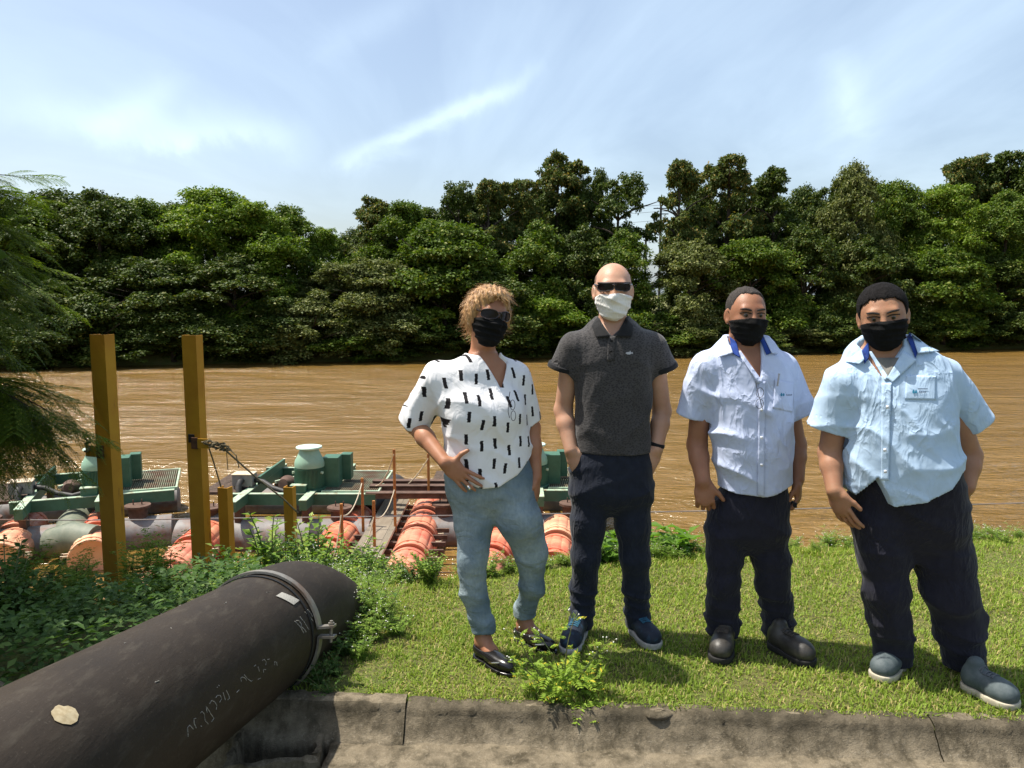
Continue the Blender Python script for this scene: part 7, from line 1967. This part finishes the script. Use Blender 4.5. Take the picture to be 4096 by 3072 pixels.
def branch_mesh(seed, n=16, L_=0.9):
    rng = np.random.default_rng(seed); VV = []; FF = []; o = 0; st = MB()
    P = [np.array([0.05 * math.sin(3 * t_), L_ * t_, 0.18 * t_ - 0.42 * t_ * t_]) for t_ in np.linspace(0, 1, 9)]
    st.tube([tuple(p) for p in P], [0.010 * (1.1 - t_) + 0.002 for t_ in np.linspace(0, 1, 9)], 5)
    for k in range(n):
        t_ = 0.12 + 0.88 * k / (n - 1); i = min(7, int(t_ * 8)); f_ = t_ * 8 - i; b = P[i] * (1 - f_) + P[i + 1] * f_
        yaw = (1.15 if k % 2 else -1.15) * (1 - 0.75 * t_) + rng.normal() * 0.3
        R_ = Matrix.Rotation(yaw, 3, 'Z') @ Matrix.Rotation(-0.25 + rng.normal() * 0.25, 3, 'X') @ Matrix.Rotation(rng.normal() * 0.3, 3, 'Y')
        VV.append(fvv * rng.uniform(0.75, 1.15) @ np.array(R_).T + b); FF.append(ffq + o); o += len(fvv)
    return np_mesh('frond_spray', np.concatenate(VV), np.concatenate(FF), M_FROND), st
BR = [branch_mesh(s_) for s_ in (1, 2, 3)]
tx, ty = -5.2, 6.0
tg = float(ground_z(np.array(tx), np.array(ty)))
tree = empty('feathery_tree', (tx, ty, tg), 'feathery leaved tree leaning in from the left edge over the bank', 'tree')
MB().tube([(0, 0, -0.2), (0.1, 0, 1.0), (0.25, -0.1, 2.2), (0.3, -0.2, 3.6), (0.35, -0.2, 5.0)], [0.12, 0.10, 0.085, 0.06, 0.03], 10).build('trunk', M_BARK, tree, smooth=True)
def bough(px, py, Y, yaw, pitch, sc, k):
    """branch tip seen at a picture position; it grows from the trunk side"""
    tip = onY(px - (30 if py < 360 else 12), py, Y)
    me, st = BR[k % 3]
    R_ = Matrix.Rotation(yaw, 3, 'Z') @ Matrix.Rotation(pitch, 3, 'X')
    d = np.array(R_ @ Vector((0.0, 0.9 * sc, -0.24 * sc)))
    b = tip - d - np.array(tree.location)
    o = bpy.data.objects.new('bough', me); o.location = tuple(b); o.rotation_euler = R_.to_euler(); o.scale = (sc, sc, sc); link(o, tree)
    sme = bpy.data.meshes.new('twig'); sme.from_pydata(st.v, [], st.f); sme.materials.append(M_BARK)
    o2 = bpy.data.objects.new('twig', sme); link(o2, o)
rb_ = np.random.default_rng(17)
HR = -math.pi / 2
for i, (px, py, Y, yw, pt, sc) in enumerate([(55, 178, 5.6, HR + 0.1, 0.45, 0.62), (60, 205, 5.5, HR - 0.1, 0.15, 0.7), (40, 200, 5.8, HR, 0.3, 0.7), (20, 195, 5.6, HR + .2, 0.4, 0.8), (30, 230, 5.5, HR, 0.1, 0.9), (48, 238, 5.9, HR, 0.0, 0.9), (40, 262, 5.6, HR, -0.05, 0.95), (70, 275, 6.0, HR - .1, -0.05, 0.9), (50, 300, 5.7, HR + .1, -0.1, 1.0), (78, 300, 6.1, HR, -0.1, 0.8), (45, 330, 5.8, HR, -0.15, 1.0), (30, 320, 5.5, HR, -0.2, 1.0), (20, 345, 5.6, HR, -0.2, 1.0),
     (50, 395, 5.5, HR - 0.1, 0.2, 0.9), (72, 402, 5.6, HR, 0.05, 0.9), (82, 425, 5.6, HR + .05, -0.1, 0.95), (86, 440, 5.7, HR, -0.15, 0.9), (60, 445, 5.5, HR, -0.3, 0.9), (75, 460, 5.6, HR, -0.35, 0.85), (40, 455, 5.5, HR, -0.35, 0.9), (20, 440, 5.4, HR, -0.3, 0.9), (30, 410, 5.6, HR, -0.05, 0.9), (10, 400, 5.5, HR, 0.05, 0.9), (15, 470, 5.5, HR, -0.5, 0.8), (50, 470, 5.7, HR, -0.5, 0.8), (5, 425, 5.3, HR, -.2, .9), (-5, 460, 5.5, HR, -.4, .9), (62, 420, 5.4, HR, -.1, .9), (40, 430, 5.8, HR, -.2, .9)]):
    bough(px, py, Y, yw, pt, sc * 1.05, i)
for i in range(46):
    low = i % 5 < 2
    bough(rb_.uniform(-70, 48 if low else 5), rb_.uniform(405, 455) if low else rb_.uniform(215, 318), rb_.uniform(5.6, 6.8), HR + rb_.uniform(-.5, .5), rb_.uniform(-0.5, 0.2), rb_.uniform(0.8, 1.1), i)
# the rest of the crown, up and outside the picture, shading the bank
for i in range(270):
    a_ = rb_.uniform(0, 2 * math.pi); z_ = rb_.uniform(1.5, 4.6); rr_ = 1.7 * math.sqrt(rb_.random())
    x_, y_ = -4.35 + math.cos(a_) * rr_, 4.7 + math.sin(a_) * rr_ * 1.35
    if x_ / max(y_, 0.1) > -0.80: x_ = -0.80 * y_ - rb_.uniform(0.0, 0.5)
    me, st = BR[i % 3]
    o = bpy.data.objects.new('bough', me); o.location = (x_ - tx, y_ - ty, z_ - tg); o.rotation_euler = (rb_.uniform(-0.4, 0.3), 0, rb_.uniform(0.5, 2.6)); o.scale = (1.15,) * 3; link(o, tree)

# broad shade tree just outside the picture on the left
st_ = empty('shade_tree', (-4.98, 4.3, float(ground_z(np.array(-4.98), np.array(4.3)))), 'leafy tree just outside the left picture edge, shading the bank', 'tree')
for nm, me in (('trunk', VAR['domeA'][2]), ('crown', VAR['domeA'][0])):
    o = bpy.data.objects.new(nm, me); o.scale = (0.42, 0.52, 0.54); link(o, st_)
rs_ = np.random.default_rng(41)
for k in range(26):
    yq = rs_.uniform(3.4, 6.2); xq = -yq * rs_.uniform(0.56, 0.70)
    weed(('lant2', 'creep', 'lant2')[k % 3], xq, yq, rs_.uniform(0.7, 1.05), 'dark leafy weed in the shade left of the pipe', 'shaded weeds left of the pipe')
# small feathery saplings in front of the left post
GS = 'feathery saplings round the left yellow post'
for i, (px, py, Y) in enumerate([(140, 548, 5.3), (165, 535, 5.4), (178, 545, 5.3), (96, 552, 5.2), (84, 560, 5.0), (60, 560, 5.2), (30, 545, 5.3), (150, 575, 5.0), (185, 570, 5.1)]):
    p = onY(px, py, Y); gz_ = float(ground_z(np.array(p[0]), np.array(Y)))
    root = empty('feathery_sapling', (float(p[0]) - 0.1, Y, gz_), 'thin sapling on the shaded bank ' + ('just right of the left tall post, lowest of three', 'right of the left tall post, highest of three', 'between the tall posts, nearest the right one', 'touching the left tall post on its left side', 'a step left of the left tall post', 'under the drooping feathery boughs', 'nearest the left picture edge', 'close above the pipe', 'in front of the second tall post')[i], 'sapling', GS)
    hgt = max(0.25, p[2] - gz_ - 0.05)
    MB().tube([(0, 0, 0), (0.02, 0, hgt * 0.5), (0.05, 0, hgt)], [0.008, 0.006, 0.003], 5).build('stem', M_BARK, root)
    for k in range(2):
        o = bpy.data.objects.new('foliage', W['fine'][0]); o.location = (0.02 * k, 0, hgt * (0.15 + 0.3 * k)); o.rotation_euler = (0.1, 0, k * 2.2 + i); o.scale = (0.8, 0.8, 0.9 * hgt / 0.5); link(o, root)

# ---- flowering weed in front, on the kerb
def front_weed():
    base = np.array([0.215, 3.035, 0.0])
    root = empty('flowering_weed', tuple(base), 'yellow green flowering weed with tiny white heads growing at the kerb', 'weed')
    rng = np.random.default_rng(77); C = []; A = []; Nn = []; S = []
    def lobed(b, d, L_, dr=0.35):
        d = nrm(d); sd = nrm(np.cross(d, [0, 0, 1]))
        for m in range(6):
            f_ = 0.22 + 0.14 * m; pp = b + d * L_ * f_ + np.array([0, 0, -dr * L_ * f_ * f_])
            for sg in (-1, 1):
                C.append(pp); A.append(d * 0.75 + sd * sg * 0.9 + [0, 0, -0.1]); Nn.append(np.array([0, 0, 1.0]) + rng.normal(size=3) * .3); S.append(L_ * (0.40 - 0.035 * m))
        C.append(b + d * L_ * .9 + np.array([0, 0, -dr * L_ * .8])); A.append(d); Nn.append(np.array([0, 0, 1.0])); S.append(L_ * .3)
    for k in range(95):
        a_ = rng.uniform(0, 2 * math.pi); r_ = rng.uniform(0, 0.125); b = np.array([math.cos(a_) * r_ * 1.15, math.sin(a_) * r_ * 0.55 + 0.01, rng.uniform(0.01, 0.12) * (1.2 - r_ * 3)])
        lobed(b, np.array([math.cos(a_) + rng.normal() * .5, math.sin(a_) + rng.normal() * .5, rng.uniform(0.1, 1.0)]), rng.uniform(0.05, 0.095))
    stems = [((-0.05, 0, 0.02), (-0.15, -0.02, 0.16), (-0.20, -0.02, 0.29)), ((0.0, 0, 0.03), (-0.04, 0, 0.2), (-0.12, 0, 0.27)), ((0.0, 0, 0.03), (-0.01, 0.0, 0.22), (0.045, 0.0, 0.36)), ((0.03, 0, 0.03), (0.09, 0, 0.16), (0.18, 0, 0.25)), ((0.02, 0, 0.03), (0.10, 0, 0.14), (0.13, 0, 0.19)), ((-0.06, 0, 0.02), (-0.17, 0.0, 0.14), (-0.25, 0, 0.17))]
    heads = MB()
    for s_ in stems:
        P = [np.array(q) for q in s_]; pts_ = [P[0] * (1 - t_) ** 2 + 2 * P[1] * t_ * (1 - t_) + P[2] * t_ ** 2 for t_ in np.linspace(0, 1, 9)]
        MB().tube([tuple(p) for p in pts_], [0.0034 - 0.0022 * i / 8 for i in range(9)], 5).build('stem', M_STEM, root)
        for i in (3, 4, 5, 6, 7):
            for q in range(2): lobed(pts_[i], np.array([rng.normal(), rng.normal() * .6, rng.uniform(.2, .9)]), rng.uniform(0.03, 0.06))
        for q in range(4):
            e = pts_[-1] + rng.normal(size=3) * np.array([0.020, 0.012, 0.012]); MB().tube([tuple(pts_[-2]), tuple(e)], 0.0013, 4).build('stalk', M_STEM, root)
            MB().lathe([(0.0006, -0.003), (0.0030, -0.001), (0.0028, 0.002), (0.0006, 0.003)], tuple(e), 7).build('flower_head', M_FLOWER, root)
    # leaves hanging over the kerb
    for k in range(9):
        lobed(np.array([rng.uniform(-0.02, 0.14), -0.05, 0.015]), np.array([rng.normal() * .4, -1, 0.25]), rng.uniform(0.06, 0.10), 0.8)
    V, Fc = leaves_quads(np.array(C), np.array(Nn), np.array(A), np.array(S), np.array(S) * 0.36, 0.08, 0.1)
    obj_np('foliage', V, Fc, LM_PARTH, root)
front_weed()
